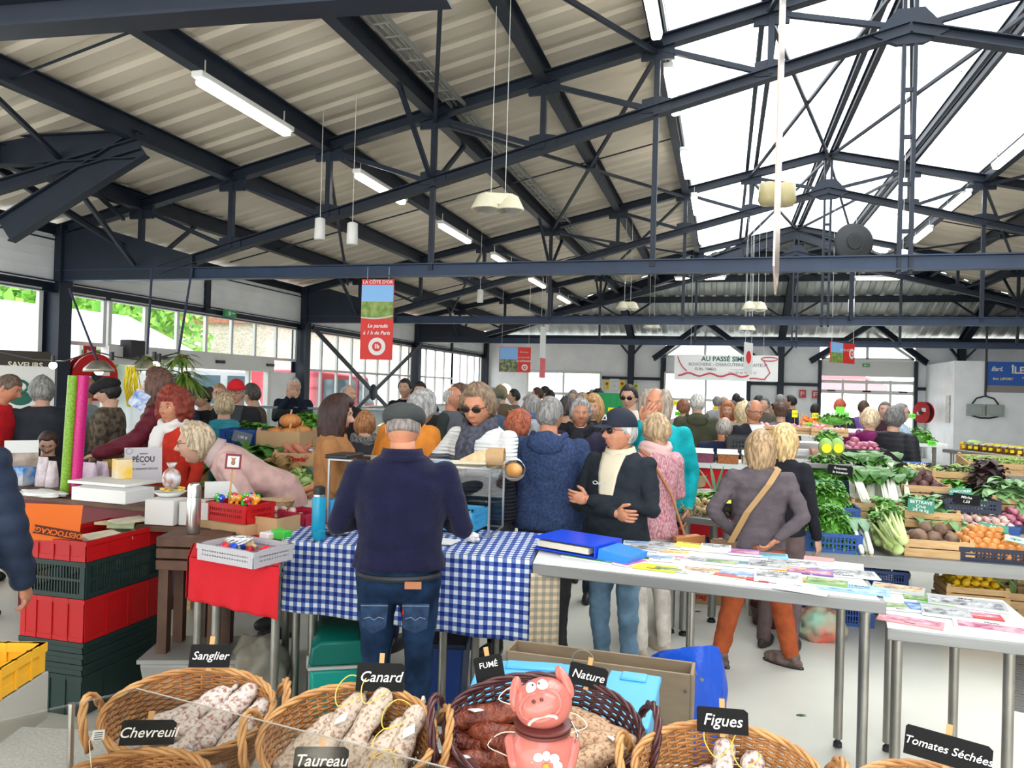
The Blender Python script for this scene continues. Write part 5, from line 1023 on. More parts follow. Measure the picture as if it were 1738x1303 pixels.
def cloth(label, pts, name, mat, parent=None, uvs=None, amp=.012, cat='tablecloth', nx=60, nz=14, mode='hang', seed=0, base=None):
    """hanging sheet between top edge a-b with drop h; small folds"""
    (a, b_, h1, h2, outv) = pts; b = MB(); uv = []
    def fn(i, j):
        p = V(a).lerp(V(b_), i); h = h1+(h2-h1)*i; k = j*j
        f = amp*(sin(i*26+seed)+.6*sin(i*11+1+seed*2))*(.25+.75*j); uv.append((i*(V(b_)-V(a)).length+(base or 0), j*h)); return p+V((0, 0, -j*h))+V(outv)*(f*j+.012)
    b.grid(fn, nx, nz); o = b.obj(name, mat, parent, True)
    l = o.data.uv_layers.new(name='UVMap')
    for lp in o.data.loops: l.data[lp.index].uv = uv[lp.vertex_index]
    md = o.modifiers.new('s', 'SOLIDIFY'); md.thickness = .002
    return o
# ---------------- the two steel tables with brochures ----------------
TZ = .88
A4 = [PZ(904, 957, TZ), PZ(1505, 1022, TZ), PZ(1449, 956, TZ), PZ(924, 916, TZ)]
BRUSH = M('brushed_apron', (.24, .24, .23), .45, metal=.5, var=.08, vs=4, stretch=(.3, .3, 4)); TOPW = M('white_sheet_top', (.62, .62, .61), .45)
tA, PA, OA = table('long steel table covered with brochures in the centre right', A4, TZ, BRUSH, INOX, th=.05, legs=((.05, .08), (.955, .08), (.05, .88), (.955, .86), (.5, .88)))
b = MB(); z = Vector((0, 0, TZ)) if False else V((0, 0, TZ)); b.prism([PA(.0, .02)+z, PA(.985, .02)+z, PA(.985, .98)+z, PA(.0, .98)+z], (0, 0, .003)); b.obj('white_covering', TOPW, tA)
TB = .765
B4 = [PZ(1506, 1067, TB), PZ(1800, 1100, TB), PZ(1700, 1018, TB), PZ(1497, 1000, TB)]
tB, PB_, OB = table('lower steel table with magazines at the right edge', B4, TB, BRUSH, INOX, th=.045, legs=((.07, .1), (.75, .1), (.07, .9), (.6, .9)))
b = MB(); z = V((0, 0, TB)); b.prism([PB_(.0, .02)+z, PB_(1, .02)+z, PB_(1, .98)+z, PB_(0, .98)+z], (0, 0, .003)); b.obj('white_covering', TOPW, tB)
COLN = dict(yellow=(.75, .66, .02), white=(.66, .66, .64), blue=(.04, .15, .5), pink=(.55, .12, .32), green=(.12, .3, .05), red=(.6, .05, .05), grey=(.35, .36, .37), purple=(.22, .1, .36), lightblue=(.25, .5, .7), brown=(.3, .18, .1), orange=(.7, .3, .05), coral=(.7, .25, .25))
PHO = [M('print_%d' % i, a, .4, c2=c, vs=v) for i, (a, c, v) in enumerate((((.04, .12, .02), (.35, .42, .2), 26), ((.05, .14, .35), (.4, .55, .7), 18), ((.2, .07, .03), (.6, .45, .25), 28), ((.04, .04, .045), (.5, .5, .5), 34), ((.3, .03, .1), (.6, .35, .4), 24), ((.06, .16, .04), (.1, .28, .6), 16), ((.4, .2, .03), (.75, .6, .2), 24)))]
INK = M('ink', (.04, .04, .05), .6)
def brochure(p, z, rz, w, h, th, col, ph, label, title=None, lay=0, tcol=None, name='brochure'):
    c = M('paper_'+col, COLN[col], .35); o = MB().box((0, 0, th/2), (w, h, th)).obj(name, [c if th < .006 else c]); o.location = (p.x, p.y, z+.0035); o.rotation_euler = (0, 0, rz); tag(o, label, 'brochure', None)
    if th > .006: b = MB(); b.box((0, -.001, th*.45), (w+.001, h*.99, th*.8)); b.obj('page_edges', WHITEM, o)
    if ph is not None: b = MB(); b.box((0, h*(-.13 if lay else .12), th+.0005), (w*.9, h*.6, .001)); b.obj('cover_photo', PHO[ph], o)
    if title: text(title, min(h*.16, w*.17), M('print_white', (.8, .8, .8), .5) if tcol else INK, o, (0, h*(.3 if lay else -.32), th+.0008), (0, 0, 0), 'title', bold=.0006, ext=.0002)
    return o
# (px, py, w, h, thickness, rotation deg, colour, photo, title, label)
BRA = [(1085, 924, .17, .12, .004, 8, 'white', 1, None, 'white brochure at the back left edge behind the folder'), (1100, 933, .2, .13, .01, -6, 'grey', 3, None, 'dark grey brochure pile behind the yellow strip'), (1073, 948, .16, .12, .008, 10, 'yellow', 0, 'NATURE', 'yellow edged brochure right beside the blue folder'), (1128, 929, .17, .12, .012, 4, 'grey', 3, 'GUIDE', 'grey landscape brochure pile at the back of the table'),
       (1143, 942, .16, .12, .01, 0, 'white', 6, None, 'pale beige brochure pile left of the yellow one'), (1176, 932, .18, .12, .018, -4, 'yellow', None, 'BOURGOGNE', 'thick bright yellow brochure pile at the back'), (1215, 936, .15, .11, .025, 2, 'white', 3, 'PLAN', 'thickest white leaflet pile right of the bright yellow pile'), (1263, 941, .16, .12, .012, 3, 'purple', 4, None, 'violet edged leaflet pile at the back of the table'), (1302, 944, .2, .11, .006, 2, 'lightblue', 5, 'Canal', 'wide sky blue brochure at the back right'),
       (1085, 946, .13, .1, .006, -5, 'white', 2, None, 'small leaflet with mountain picture in the middle row'), (1116, 950, .16, .11, .008, 3, 'white', 1, 'VINS', 'leaflet with a pale sky photo in the middle row'), (1151, 948, .11, .09, .004, 0, 'white', 4, None, 'small pinkish leaflet in the middle of the table'), (1186, 952, .16, .12, .006, -2, 'white', 3, 'MUSEE', 'white museum leaflet in the middle of the table'), (1224, 957, .16, .11, .012, 0, 'grey', 0, None, 'grey green leaflet pile in the middle right'), (1259, 960, .15, .12, .008, 5, 'white', 5, None, 'leaflet with a green and blue photo in the middle right'), (1302, 962, .17, .15, .012, 0, 'grey', 3, 'PARC', 'grey silver brochure pile in the middle right'),
       (1006, 948, .27, .15, .008, -14, 'green', 0, None, 'green brochure with yellow field photo under the folder'), (1045, 952, .25, .16, .01, -26, 'pink', 4, 'Été', 'large pink magazine stack at the front left'), (1112, 965, .2, .12, .004, -5, 'yellow', None, 'SORTIR', 'yellow strip leaflet in the front row'), (1140, 968, .17, .09, .003, -8, 'white', 0, None, 'thin leaflet with red corner at the front'), (1196, 971, .2, .12, .006, 4, 'white', 2, 'VELO', 'leaflet with mountain photo at the front'), (1232, 977, .2, .11, .003, -14, 'white', 0, None, 'thin leaflet lying askew at the front centre'),
       (1262, 979, .24, .13, .005, -10, 'red', 1, 'FÊTE', 'red and white programme at the front of the table'), (1320, 985, .2, .15, .022, 0, 'white', 3, 'FORGES', 'thick stack with dark engraving at the front right'), (1345, 958, .25, .13, .006, 3, 'white', 3, 'Journal', 'newspaper like sheet at the back right'), (1390, 953, .14, .10, .01, -4, 'coral', None, None, 'plain coral pink booklet at the back right corner'), (1340, 968, .17, .1, .005, 0, 'orange', 6, None, 'orange bordered leaflet right of the silver pile'), (1375, 972, .2, .12, .005, -3, 'purple', 4, None, 'violet and white leaflet at the right'),
       (1362, 986, .16, .09, .003, 0, 'orange', None, 'INFO', 'thin amber leaflet beside the engraving stack'), (1420, 960, .24, .14, .004, -5, 'white', None, None, 'blank white sheets at the far right corner'), (1430, 975, .3, .16, .004, 4, 'white', 3, 'PRESSE', 'grey printed newspaper near the right end'), (1360, 1003, .22, .1, .003, -14, 'white', None, None, 'blank white sheet at the front right edge'), (1403, 993, .17, .13, .012, -6, 'green', 0, None, 'dark green photo leaflet near the right end'), (1448, 1001, .28, .15, .004, -4, 'lightblue', 1, 'MONTBARD', 'pale blue poster sheet at the right end of the table')]
for k, (x, y, w, h, th, r, c, ph, ti, lb) in enumerate(BRA):
    brochure(PZ(x, y, TZ), TZ+.0006*(k % 4), radians(r-3), w, h, th, c, ph, lb, ti, k % 2, tcol=c in ('blue', 'pink', 'green', 'purple', 'red'))
BRB = [(1524, 1003, .24, .16, .012, -12, 'grey', 2, None, 'magazine with car photo at the back left of the low table'), (1575, 1016, .22, .14, .004, -5, 'green', 0, None, 'green grey leaflet at the back of the low table'), (1524, 1032, .18, .14, .004, 5, 'white', 0, 'BIO', 'leaflet with a green picture at the left of the low table'), (1563, 1033, .12, .13, .008, 4, 'blue', 1, 'ACTU', 'small blue booklet on the low table'), (1545, 1056, .26, .12, .003, -14, 'coral', 4, 'Croix', 'flat coral red leaflet at the front left of the low table'), (1605, 1043, .2, .16, .014, -6, 'grey', 3, None, 'grey photo magazine pile in the middle of the low table'),
       (1590, 1028, .16, .06, .003, 0, 'green', None, None, 'lime green strip leaflet on the low table'), (1640, 1027, .33, .17, .012, -8, 'grey', 3, 'MAG', 'wide dark magazine at the back right of the low table'), (1650, 1045, .24, .1, .003, -4, 'red', 4, None, 'red banner leaflet on the low table'), (1685, 1068, .3, .15, .010, -8, 'white', 4, 'Mode', 'white fashion magazine at the front right of the low table')]
for k, (x, y, w, h, th, r, c, ph, ti, lb) in enumerate(BRB): brochure(PZ(x, y, TB), TB+.0006*(k % 3), radians(r-3), w*.95, h, th, c, ph, lb, ti, k % 2)
# blue ring binder
p = PZ(985, 938, TZ); t = thing('ring_binder', 'bright blue ring binder lying open on the brochure table', 'binder', (p.x, p.y, TZ+.018), radians(-21)); BB = M('binder_blue', (.01, .06, .62), .3)
b = MB(); b.box((-.02, 0, .055), (.36, .27, .006), R=Mx.Rotation(.0, 3, 'Y')); b.obj('top_cover', BB, t); b = MB(); b.box((-.02, 0, .0), (.36, .27, .006)); b.obj('bottom_cover', BB, t); b = MB(); b.box((.16, 0, .028), (.006, .27, .058)); b.obj('spine', BB, t)
b = MB(); b.box((-.03, -.004, .025), (.3, .24, .03)); b.obj('pages', M('page_cream', (.7, .64, .5), .7), t); b = MB(); b.box((.25, -.02, .012), (.16, .2, .05), R=Mx.Rotation(.12, 3, 'Y')); b.obj('folder_flap', M('binder_sky', (.02, .22, .75), .3), t)
# ---------------- checkered table ----------------
C4 = [PZ(483, 917, TZ), PZ(903, 951, TZ), PZ(926, 906, TZ), PZ(520, 882, TZ)]
tC, PC, OC = table('steel table under the blue checkered cloth', C4, TZ-.006, BRUSH, INOX, legs=((.05, .1), (.66, .1), (.77, .35), (.06, .85), (.82, .85), (.12, .1)))
BCH = checks('blue_gingham', (.72, .74, .76), (.008, .022, .20), (.10, .17, .42), .044)
N4 = [V((p.x, p.y, TZ)) for p in C4]; b = MB(); uvl = []
W_ = (N4[1]-N4[0]).length; D_ = (N4[3]-N4[0]).length
def fnc(i, j): uvl.append((i*W_, j*D_)); return N4[0].lerp(N4[1], i).lerp(N4[3].lerp(N4[2], i), j)+V((0, 0, .004+.0015*sin(i*40)*sin(j*17)))
b.grid(fnc, 40, 16); ct = b.obj('tablecloth', BCH); l = ct.data.uv_layers.new(name='UVMap')
for lp in ct.data.loops: l.data[lp.index].uv = uvl[lp.vertex_index]
tag(ct, 'blue and white checkered cloth draped over the market table', 'tablecloth')
out = (N4[0]-N4[3]).normalized(); up_ = V((0, 0, .004))
cloth('', (N4[0]+up_, N4[1]+up_, .36, .40, out), 'front_drop', BCH, ct, amp=.010)
cloth('', (N4[3]+up_, N4[0]+up_, .3, .36, (N4[0]-N4[1]).normalized()), 'side_drop', BCH, ct, amp=.008, nx=20)
BGC = checks('beige_gingham', (.55, .42, .26), (.2, .2, .17), (.33, .28, .2), .036)
q0, q1 = PZ(902, 975, .83), PZ(952, 975, .83); q0 = V((q0.x, q0.y, .84)); q1 = V((q1.x, q1.y, .84)); ob = cloth('', (q0, q1, .36, .36, (0, -1, 0)), 'beige_tablecloth', BGC, None, amp=.006, nx=20); tag(ob, 'beige and grey checkered cloth hanging below the end of the brochure table', 'tablecloth')
q0, q1 = N4[3]+V((0, .0, -.30)), N4[2]+V((0, .0, -.30)); ob = cloth('', (q0, q1, .25, .25, (0, 1, 0)), 'beige_tablecloth', BGC, None, amp=.01); tag(ob, 'beige checkered cloth hanging at the back of the blue clothed table', 'tablecloth')
# glass display case
AL = M('aluminium_trim', (.4, .41, .42), .3, metal=.7); cg = glass('case_glass', (.95, .98, .97), .10, .03)
fr, br, fl_ = PZ(829, 914, TZ), PZ(853, 896, TZ), PZ(556, 889, TZ); blx = fl_+(br-fr); cc = [V((q.x, q.y, TZ+.008)) for q in (fl_, fr, br, blx)]; Hc = .37
cs = thing('glass_case', 'glass display case with metal edges on the checkered table', 'display case', cc[0]); cl_ = [c-cc[0] for c in cc]
for a in cl_: b = MB(); b.bar(a, a+V((0, 0, Hc)), .011, .011); b.obj('corner_post', AL, cs)
for i in range(4):
    a, c = cl_[i], cl_[(i+1) % 4]
    for zz in (0, Hc): b = MB(); b.bar(a+V((0, 0, zz)), c+V((0, 0, zz)), .009, .009); b.obj('edge_trim', AL, cs)
    if i: b = MB(); b.quad(a, c, c+V((0, 0, Hc)), a+V((0, 0, Hc))); b.obj('glass_panel', cg, cs)
b = MB(); b.prism([a+V((0, 0, Hc)) for a in cl_], (0, 0, .005)); b.obj('glass_top', cg, cs)
ex = cl_[1].normalized(); rzc = atan2(ex.y, ex.x)
pc1 = cc[0]+ex*.72+V((0, 0, 0))+(cl_[3]*.45); t = pcrate('bright blue tray with paper bags on the right inside the glass case', (pc1.x, pc1.y, TZ+.02), rzc, .36, .25, .11, SKYP, n=16, name='blue_tray')
for k in range(5):
    b = MB(); b.ell((0, 0, 0), (.05, .035, .02), 10, 6); o = b.obj('wrapped_cheese', M('paper_wrap', (.75, .7, .6), .6), None, True); o.location = (pc1.x-.11+.055*k, pc1.y+rnd(-.05, .05), TZ+.10); o.rotation_euler = (0, 0, k); tag(o, 'small white wrapped cheese in the blue tray', 'food', 'wrapped cheeses')
pc2 = cc[0]+ex*.16+cl_[3]*.45; pcrate('bright blue tray on the left inside the glass case', (pc2.x, pc2.y, TZ+.02), rzc, .3, .25, .12, SKYP, n=14, name='blue_tray')
p = cc[0]+cl_[1]*.55+cl_[3]*.8; o = MB().box((0, 0, .12), (.17, .012, .24)).obj('picture_frame', AL); o.location = (p.x, p.y, TZ+.012); o.rotation_euler = (0, 0, rzc); tag(o, 'small upright frame with brown picture inside the glass case', 'frame'); b = MB(); b.box((0, -.008, .12), (.14, .003, .2)); b.obj('picture', PHO[2], o)
zt_ = TZ+Hc+.016
p = PZ(585, 776, zt_); o = MB().box((0, 0, .012), (.14, .22, .024)).obj('tray', BLACKM, bevel=.006); o.location = p; tag(o, 'small black tray on top left of the glass case', 'tray')
p = PZ(757, 785, zt_); o = MB().box((0, 0, .004), (.10, .14, .006)).obj('card', M('paper_lightblue', COLN['lightblue'], .35)); o.location = p; tag(o, 'blue printed card on top of the glass case', 'card')
p = PZ(795, 786, zt_); o = MB().box((0, 0, .006), (.2, .13, .010)).obj('paper_pad', M('page_cream', (.7, .64, .5), .7)); o.location = p; o.rotation_euler = (0, 0, .3); tag(o, 'cream paper pad on top right of the glass case', 'paper')
# bread held by the man
p = PD(818, 783, 4.42); b = MB(); b.tube([(-.16, 0, -.05), (-.11, 0, -.02), (0, 0, .02), (.09, 0, .02), (.11, 0, .0)], [.012, .035, .05, .045, .02], 14); o = b.obj('bread_loaf', M('bread_pale', (.62, .42, .22), .7, c2=(.74, .58, .36), vs=20), None, True); o.location = p; o.rotation_euler = (0, 0, .15); tag(o, 'pale floury loaf in brown paper held by the man in the white jumper', 'bread')
b = MB(); b.grid(lambda i, j: V((.03+.10*j, .054*cos(i*2*pi)*(1+.1*j), .022+.054*sin(i*2*pi)*(1+.1*j)+.004*sin(i*40))), 24, 4, wrap=True); b.obj('paper_bag', M('kraft_paper', (.48, .3, .15), .7), o)
p = PD(872, 797, 4.3); b = MB(); b.ell((0, 0, 0), (.05, .09, .044), 16, 10); o = b.obj('baguette_end', M('bread_crust', (.55, .24, .06), .5, c2=(.68, .36, .12), vs=14), None, True); o.location = p; o.rotation_euler = (0, 0, .3); tag(o, 'crusty bread end in white paper under the arm of the man in the white jumper', 'bread')
b = MB(); b.grid(lambda i, j: V((.064*cos(i*2*pi)*(1+.05*sin(i*50)), -.03+.13*j, .060*sin(i*2*pi))), 24, 3, wrap=True); b.obj('white_paper', WHITEM, o)
# bottle, cup, rag, papers
p = PZ(540, 912, TZ); t = thing('flask', 'tall turquoise drinks flask with black cap', 'bottle', (p.x, p.y, TZ+.006)); b = MB(); b.lathe([(.033, 0), (.036, .01), (.036, .20), (.03, .215)], 22); b.obj('bottle_body', M('turquoise_steel', (.01, .28, .45), .3), t, smooth=2); b = MB(); b.lathe([(.030, .215), (.031, .24), (.031, .262), (.02, .268)], 20); b.obj('cap', BLACKM, t, smooth=2); b = MB(); b.lathe([(.0315, .214), (.0315, .224)], 20); b.obj('collar_ring', CHROME, t)
p = PZ(546, 917, TZ); t = thing('cup', 'small turquoise cup in front of the flask', 'cup', (p.x, p.y-.03, TZ+.006)); b = MB(); b.lathe([(.022, 0), (.03, .01), (.034, .05), (.031, .05), (.027, .012)], 18); b.obj('cup_body', M('turquoise_steel', (.01, .28, .45), .3), t, smooth=2)
def crumple(name, label, p, r, mat, cat, seed, am=.35, fz=6):
    b = MB(); random.seed(seed)
    def fn(i, j):
        t = -pi/2+pi*j; d = V((cos(t)*cos(i*2*pi), cos(t)*sin(i*2*pi), sin(t))); n = 1+am*NZ.noise(d*fz*.4+V((seed, 0, 0)))+am*.5*abs(NZ.noise(d*fz+V((seed, 0, 0)))); q = V((d.x*r[0], d.y*r[1], d.z*r[2]))*n; q.z = max(q.z, -r[2]*.8); return q+V((0, 0, r[2]*.8))
    b.grid(fn, 36, 22, wrap=True); o = b.obj(name, mat, None, True); o.location = p; return tag(o, label, cat)
p = PZ(578, 906, TZ); crumple('plastic_bag', 'crumpled black and white plastic bag beside the flask', (p.x, p.y-.03, TZ+.008), (.07, .06, .035), M('printed_film', (.05, .05, .06), .3, c2=(.6, .6, .6), vs=18), 'bag', 3, .6, 8)
p = PZ(803, 922, TZ); crumple('paper_ball', 'small scrunched ball of white paper on the checkered cloth', (p.x, p.y, TZ+.008), (.03, .03, .025), WHITEM, 'paper', 5)
p = PZ(738, 921, TZ); o = MB().box((0, 0, .005), (.24, .13, .006)).obj('paper_sheet', WHITEM); o.location = (p.x, p.y, TZ+.008); o.rotation_euler = (0, 0, -.1); tag(o, 'white paper sheets lying in front of the glass case', 'paper')
p = PZ(725, 915, TZ); o = MB().box((0, 0, .02), (.09, .06, .03)).obj('paper_packet', WHITEM, bevel=.008); o.location = (p.x, p.y, TZ+.014); tag(o, 'small white folded packet beside the paper sheets', 'paper')
# ---------------- red clothed table, crate stack, cooler ----------------
R4 = [PZ(322, 945, .86), PZ(474, 962, .86), PZ(500, 900, .86), PZ(345, 888, .86)]
tR, PR, OR = table('small steel table under the red cloth', R4, .855, BRUSH, INOX, legs=((.1, .1), (.3, .12), (.96, .1), (.05, .9), (.95, .9)))
RCL = M('red_cloth', (.55, .01, .018), .85, bump=.3, bs=300); r4 = [V((q.x, q.y, .862)) for q in R4]; b = MB(); b.prism(r4, (0, 0, .004)); rc = b.obj('tablecloth', RCL); tag(rc, 'plain red cloth hanging over the small left table', 'tablecloth')
cloth('', (r4[0], r4[1], .2, .24, (r4[0]-r4[3]).normalized()), 'front_drop', RCL, rc, amp=.01, nx=40); cloth('', (r4[3], r4[0], .2, .2, (r4[0]-r4[1]).normalized()), 'side_drop', RCL, rc, amp=.01, nx=20)
cr0 = PZ(147, 918, .885); crR = PZ(287, 885, .885); crL = PZ(40, 908, .885); ax = (crR-cr0).normalized(); rzs = atan2(ax.y, ax.x); ay = V((-ax.y, ax.x, 0)); cen = cr0+ax*.3+ay*.2; cen.z = 0
z = .012; hs = [(.20, GREENB, 'solid', 'dark green crate at the very bottom of the stack'), (.055, GREENB, 'nest', 'dark nested crate, lowest of the nested ones'), (.055, GREENB, 'nest', 'dark nested crate, second of the nested ones'), (.055, GREENB, 'nest', 'dark nested crate, top of the nested ones'), (.215, REDM, 'solid', 'deep red crate in the middle of the stack'), (.185, GREENB, 'slots', 'dark green slotted crate under the top red one'), (.105, REDM, 'solid', 'shallow red crate on top of the stack holding old papers')]
for h, m_, st, lb in hs: pcrate(lb, (cen.x, cen.y, z), rzs, .585, .385, h-.002, m_, st, n=34, name='stacking_crate', group=None); z += h
ztop = z
for k in range(9):
    o = MB().box((0, 0, .01), (.17, .13, .016)).obj('old_booklet', M('old_paper_%d' % (k % 3), ((.5, .42, .26), (.36, .42, .25), (.6, .54, .4))[k % 3], .7, var=.1, vs=20)); q = cen+ax*rnd(-.14, .2)+ay*rnd(-.1, .1); o.location = (q.x, q.y, ztop-.085+.012*k); o.rotation_euler = (rnd(-.08, .08), rnd(-.08, .08), rzs+rnd(-.7, .7)); tag(o, 'worn old booklet lying in the shallow red crate', 'booklet', 'old booklets in the red crate')
q = PD(86, 886, 3.86); o = MB().box((0, 0, 0), (.27, .006, .18)).obj('clearance_sign', M('orange_card', (.8, .16, .015), .5)); o.location = (q.x, q.y, q.z); o.rotation_euler = (radians(-6), radians(4), facecam(q, -10)); tag(o, 'orange cardboard sign stuck in the top red crate', 'sign')
g = MB(); g.box((.035, -.005, -.05), (.21, .002, .042), R=Mx.Rotation(radians(9), 3, 'Y')); g.obj('dark_band', M('sign_band', (.10, .02, .01), .6), o); tt = text('DESTOCKAGE', .036, M('orange_card', (.8, .16, .015), .5), o, (.035, -.0075, -.05), (radians(90), radians(189), 0), bold=.001)
# cooler
p = PZ(540, 1225, 0); t = thing('cool_box', 'teal and green cool box with grey handle under the table', 'cool box', (p.x, p.y+.2, 0), radians(28)); TEAL = M('teal_plastic', (.0, .30, .24), .4); TEALD = M('green_lid_plastic', (.0, .13, .10), .35)
b = MB(); b.prism([(-.13, -.2, .02), (.13, -.2, .02), (.145, -.2, .27), (-.145, -.2, .27)], (0, .4, 0)); b.obj('box_body', TEAL, t, bevel=.02); b = MB(); b.prism([(-.148, -.205, .285), (.148, -.205, .285), (.14, -.205, .38), (.1, -.205, .41), (-.1, -.205, .41), (-.14, -.205, .38)], (0, .41, 0)); b.obj('lid', TEALD, t, bevel=.015); b = MB(); b.box((0, 0, .278), (.305, .42, .014)); b.obj('rim', M('handle_grey', (.45, .46, .42), .5), t)
b = MB(); 
for e in (-1, 1): b.bar((e*.155, -.02, .25), (e*.15, .10, .50), .012, .035); b.tube([(e*.15, -.02, .25), (e*.165, -.02, .25)], .035, 16)
b.bar((-.15, .1, .5), (.15, .1, .5), .03, .02); b.obj('handle', M('handle_grey', (.45, .46, .42), .5), t, bevel=.004)
for (x, y, w, d, h, m_, lb) in ((598, 1196, .26, .3, .26, BLUEP, 'blue box on the floor right of the cool box'), (733, 1199, .3, .34, .34, M('deep_blue_plastic', (.01, .035, .16), .35), 'dark blue lidded box on the floor behind the jeans')):
    p = PZ(x, y, 0); t = thing('storage_box', lb, 'box', (p.x, p.y+.1, 0), .2); b = MB(); b.prism([(-w/2*.9, -d/2, .005), (w/2*.9, -d/2, .005), (w/2, -d/2, h), (-w/2, -d/2, h)], (0, d, 0)); b.obj('box_body', m_, t, bevel=.01); b = MB(); b.box((0, 0, h+.01), (w+.03, d+.03, .03)); b.obj('lid', NAVYP, t, bevel=.008)
CLR = M('frosted_plastic', (.45, .45, .42), .35, alpha=.55)
p = PZ(322, 1205, 0); t = thing('clear_tub', 'frosted plastic storage tub on the floor left under the tables', 'box', (p.x, p.y+.1, 0), .35); b = MB(); b.prism([(-.22, -.16, .01), (.22, -.16, .01), (.26, -.19, .27), (-.26, -.19, .27)], (0, .34, 0)); b.obj('tub_body', CLR, t, bevel=.015); b = MB(); b.box((.0, .02, .16), (.34, .2, .2)); b.obj('contents', M('tub_contents', (.25, .22, .18), .8, var=.4, vs=12), t); b = MB(); b.box((0, .0, .28), (.54, .38, .02)); b.obj('lid', CLR, t)
p = PZ(415, 1215, 0); crumple('sack', 'dull transparent sack filled with brown things under the checkered table', (p.x, p.y+.1, 0), (.16, .16, .2), M('dull_film', (.16, .14, .10), .35, c2=(.3, .28, .22), vs=6), 'bag', 8, .3, 4)
# wooden stool and thermos
p = PZ(338, 905, .89); t = thing('wooden_stool', 'dark slatted wooden crate stool carrying the thermos', 'stool', (p.x, p.y, 0), .25); b = MB()
for k in range(3): b.box((0, 0, .745+.06*k), (.34, .24, .05))
b.obj('slats', WOODD, t, bevel=.003)
for ex_ in (-1, 1):
    for ey_ in (-1, 1): b = MB(); b.box((ex_*.13, ey_*.09, .36), (.05, .05, .72)); b.obj('leg', WOODD, t)
t = thing('thermos', 'tall stainless steel thermos flask', 'thermos', (p.x-.03, p.y-.01, .892)); b = MB(); b.lathe([(.033, 0), (.036, .008), (.036, .17), (.033, .19)], 24); b.obj('flask_body', CHROME, t, smooth=2); b = MB(); b.lathe([(.034, .192), (.034, .245), (.026, .262), (.01, .266)], 24); b.obj('cup_lid', CHROME, t, smooth=2)
# toys basket and red basket on the red table
p = PZ(410, 950, .87); t = pcrate('grey transparent plastic basket of small toys on the red cloth', (p.x, p.y+.03, .868), radians(-12), .35, .24, .075, M('grey_lattice', (.5, .48, .5), .35, alpha=.85), 'grid', name='toy_basket', n=22)
TOYC = [M('toy_%s' % k, c, .35) for k, c in (('blue', (.01, .07, .5)), ('red', (.6, .02, .03)), ('beige', (.6, .42, .22)), ('orange', (.85, .3, .01)), ('green', (.05, .5, .06)), ('white', (.8, .8, .78)))]
for k in range(16):
    b = MB(); b.ell((0, 0, 0), (.025, .022, .018), 10, 8); b.tube([(0, 0, 0), (.04, 0, .01)], .008, 6); o = b.obj('wooden_toy', TOYC[(0, 1, 2, 0, 1, 2)[k % 6]], None, True); o.location = (p.x+rnd(-.14, .14), p.y+.03+rnd(-.08, .08), .90+rnd(0, .045)); o.rotation_euler = (rnd(0, 3), rnd(0, 3), rnd(0, 6)); tag(o, ['blue', 'red', 'beige'][k % 3]+' painted wooden toy in the grey basket', 'toy', 'small wooden toys')
b = MB(); random.seed(4)
for q in range(5): b.tube([(.05*cos(t_*.6+q)+.01*q, .035*sin(t_*.6+q), .955-.87+.015*sin(t_+q)) for t_ in range(12)], .0035, 5)
o = b.obj('skipping_rope', WHITEM, None, True); o.location = (p.x-.05, p.y+.02, .87); tag(o, 'white cord of a skipping rope heaped on the toys', 'rope')
b = MB(); b.tube([(.17+.0*t_, -.122, .045) for t_ in range(2)], .001, 4); 
p2 = PZ(440, 900, .87); t = thing('cardboard_tray', 'low brown cardboard tray behind the grey basket', 'tray', (p2.x, p2.y, .868), radians(-10)); b = MB(); b.box((0, -.09, .05), (.42, .005, .1)); b.obj('front_flap', CARD, t); b = MB(); b.box((0, .0, .004), (.42, .18, .006)); b.obj('base', CARD, t); b = MB(); b.box((.21, 0, .05), (.005, .18, .1)); b.obj('side_flap', CARD, t)
p = PZ(408, 884, .92); t = pcrate('red plastic basket full of animal headed pens', (p.x, p.y, .93), radians(-12), .3, .2, .1, REDM, 'grid', name='red_basket', n=20)
o = MB().box((0, 0, .03), (.34, .26, .058)).obj('carton', CARD); o.location = (p.x, p.y, .869); o.rotation_euler = (0, 0, radians(-12)); tag(o, 'flat carton raising the red basket of pens', 'box')
for k in range(13):
    c = TOYC[(4, 0, 4, 3, 1, 3, 4)[k % 7]]; t = thing('novelty_pen', ['green', 'blue', 'green', 'orange', 'red', 'orange', 'green'][k % 7]+' pen with a round animal head in the red basket', 'pen', (p.x-.12+.02*k, p.y+rnd(-.06, .05), .99), rnd(0, 6), 'animal headed pens'); t.rotation_euler = (rnd(-.6, .2), rnd(-.5, .5), 0)
    b = MB(); b.tube([(0, 0, -.04), (0, 0, .05)], .009, 8); b.obj('barrel', c, t); b = MB(); b.ell((0, 0, .066), (.02, .018, .02), 10, 8); b.obj('head', c, t, True); b = MB()
    for e in (-1, 1): b.ell((e*.008, -.017, .07), .005, 6, 5)
    b.obj('eyes', WHITEM, t)
for (x, y, w, d, h, m_, lb, nm, cat) in ((463, 893, .07, .12, .035, WHITEM, 'small white toy bus beside the red basket', 'toy_bus', 'toy'), (478, 895, .1, .06, .05, TOYC[4], 'green leaf shaped toy beside the toy bus', 'green_toy', 'toy'), (492, 884, .07, .02, .08, M('mint_card', (.45, .75, .68), .5), 'mint and white card standing at the end of the red table', 'card', 'card')):
    p = PZ(x, y, .93); o = MB().box((0, 0, h/2), (w, d, h)).obj(nm, m_, bevel=.006); o.location = (p.x, p.y, .869); o.rotation_euler = (0, 0, -.3); tag(o, lb, cat)
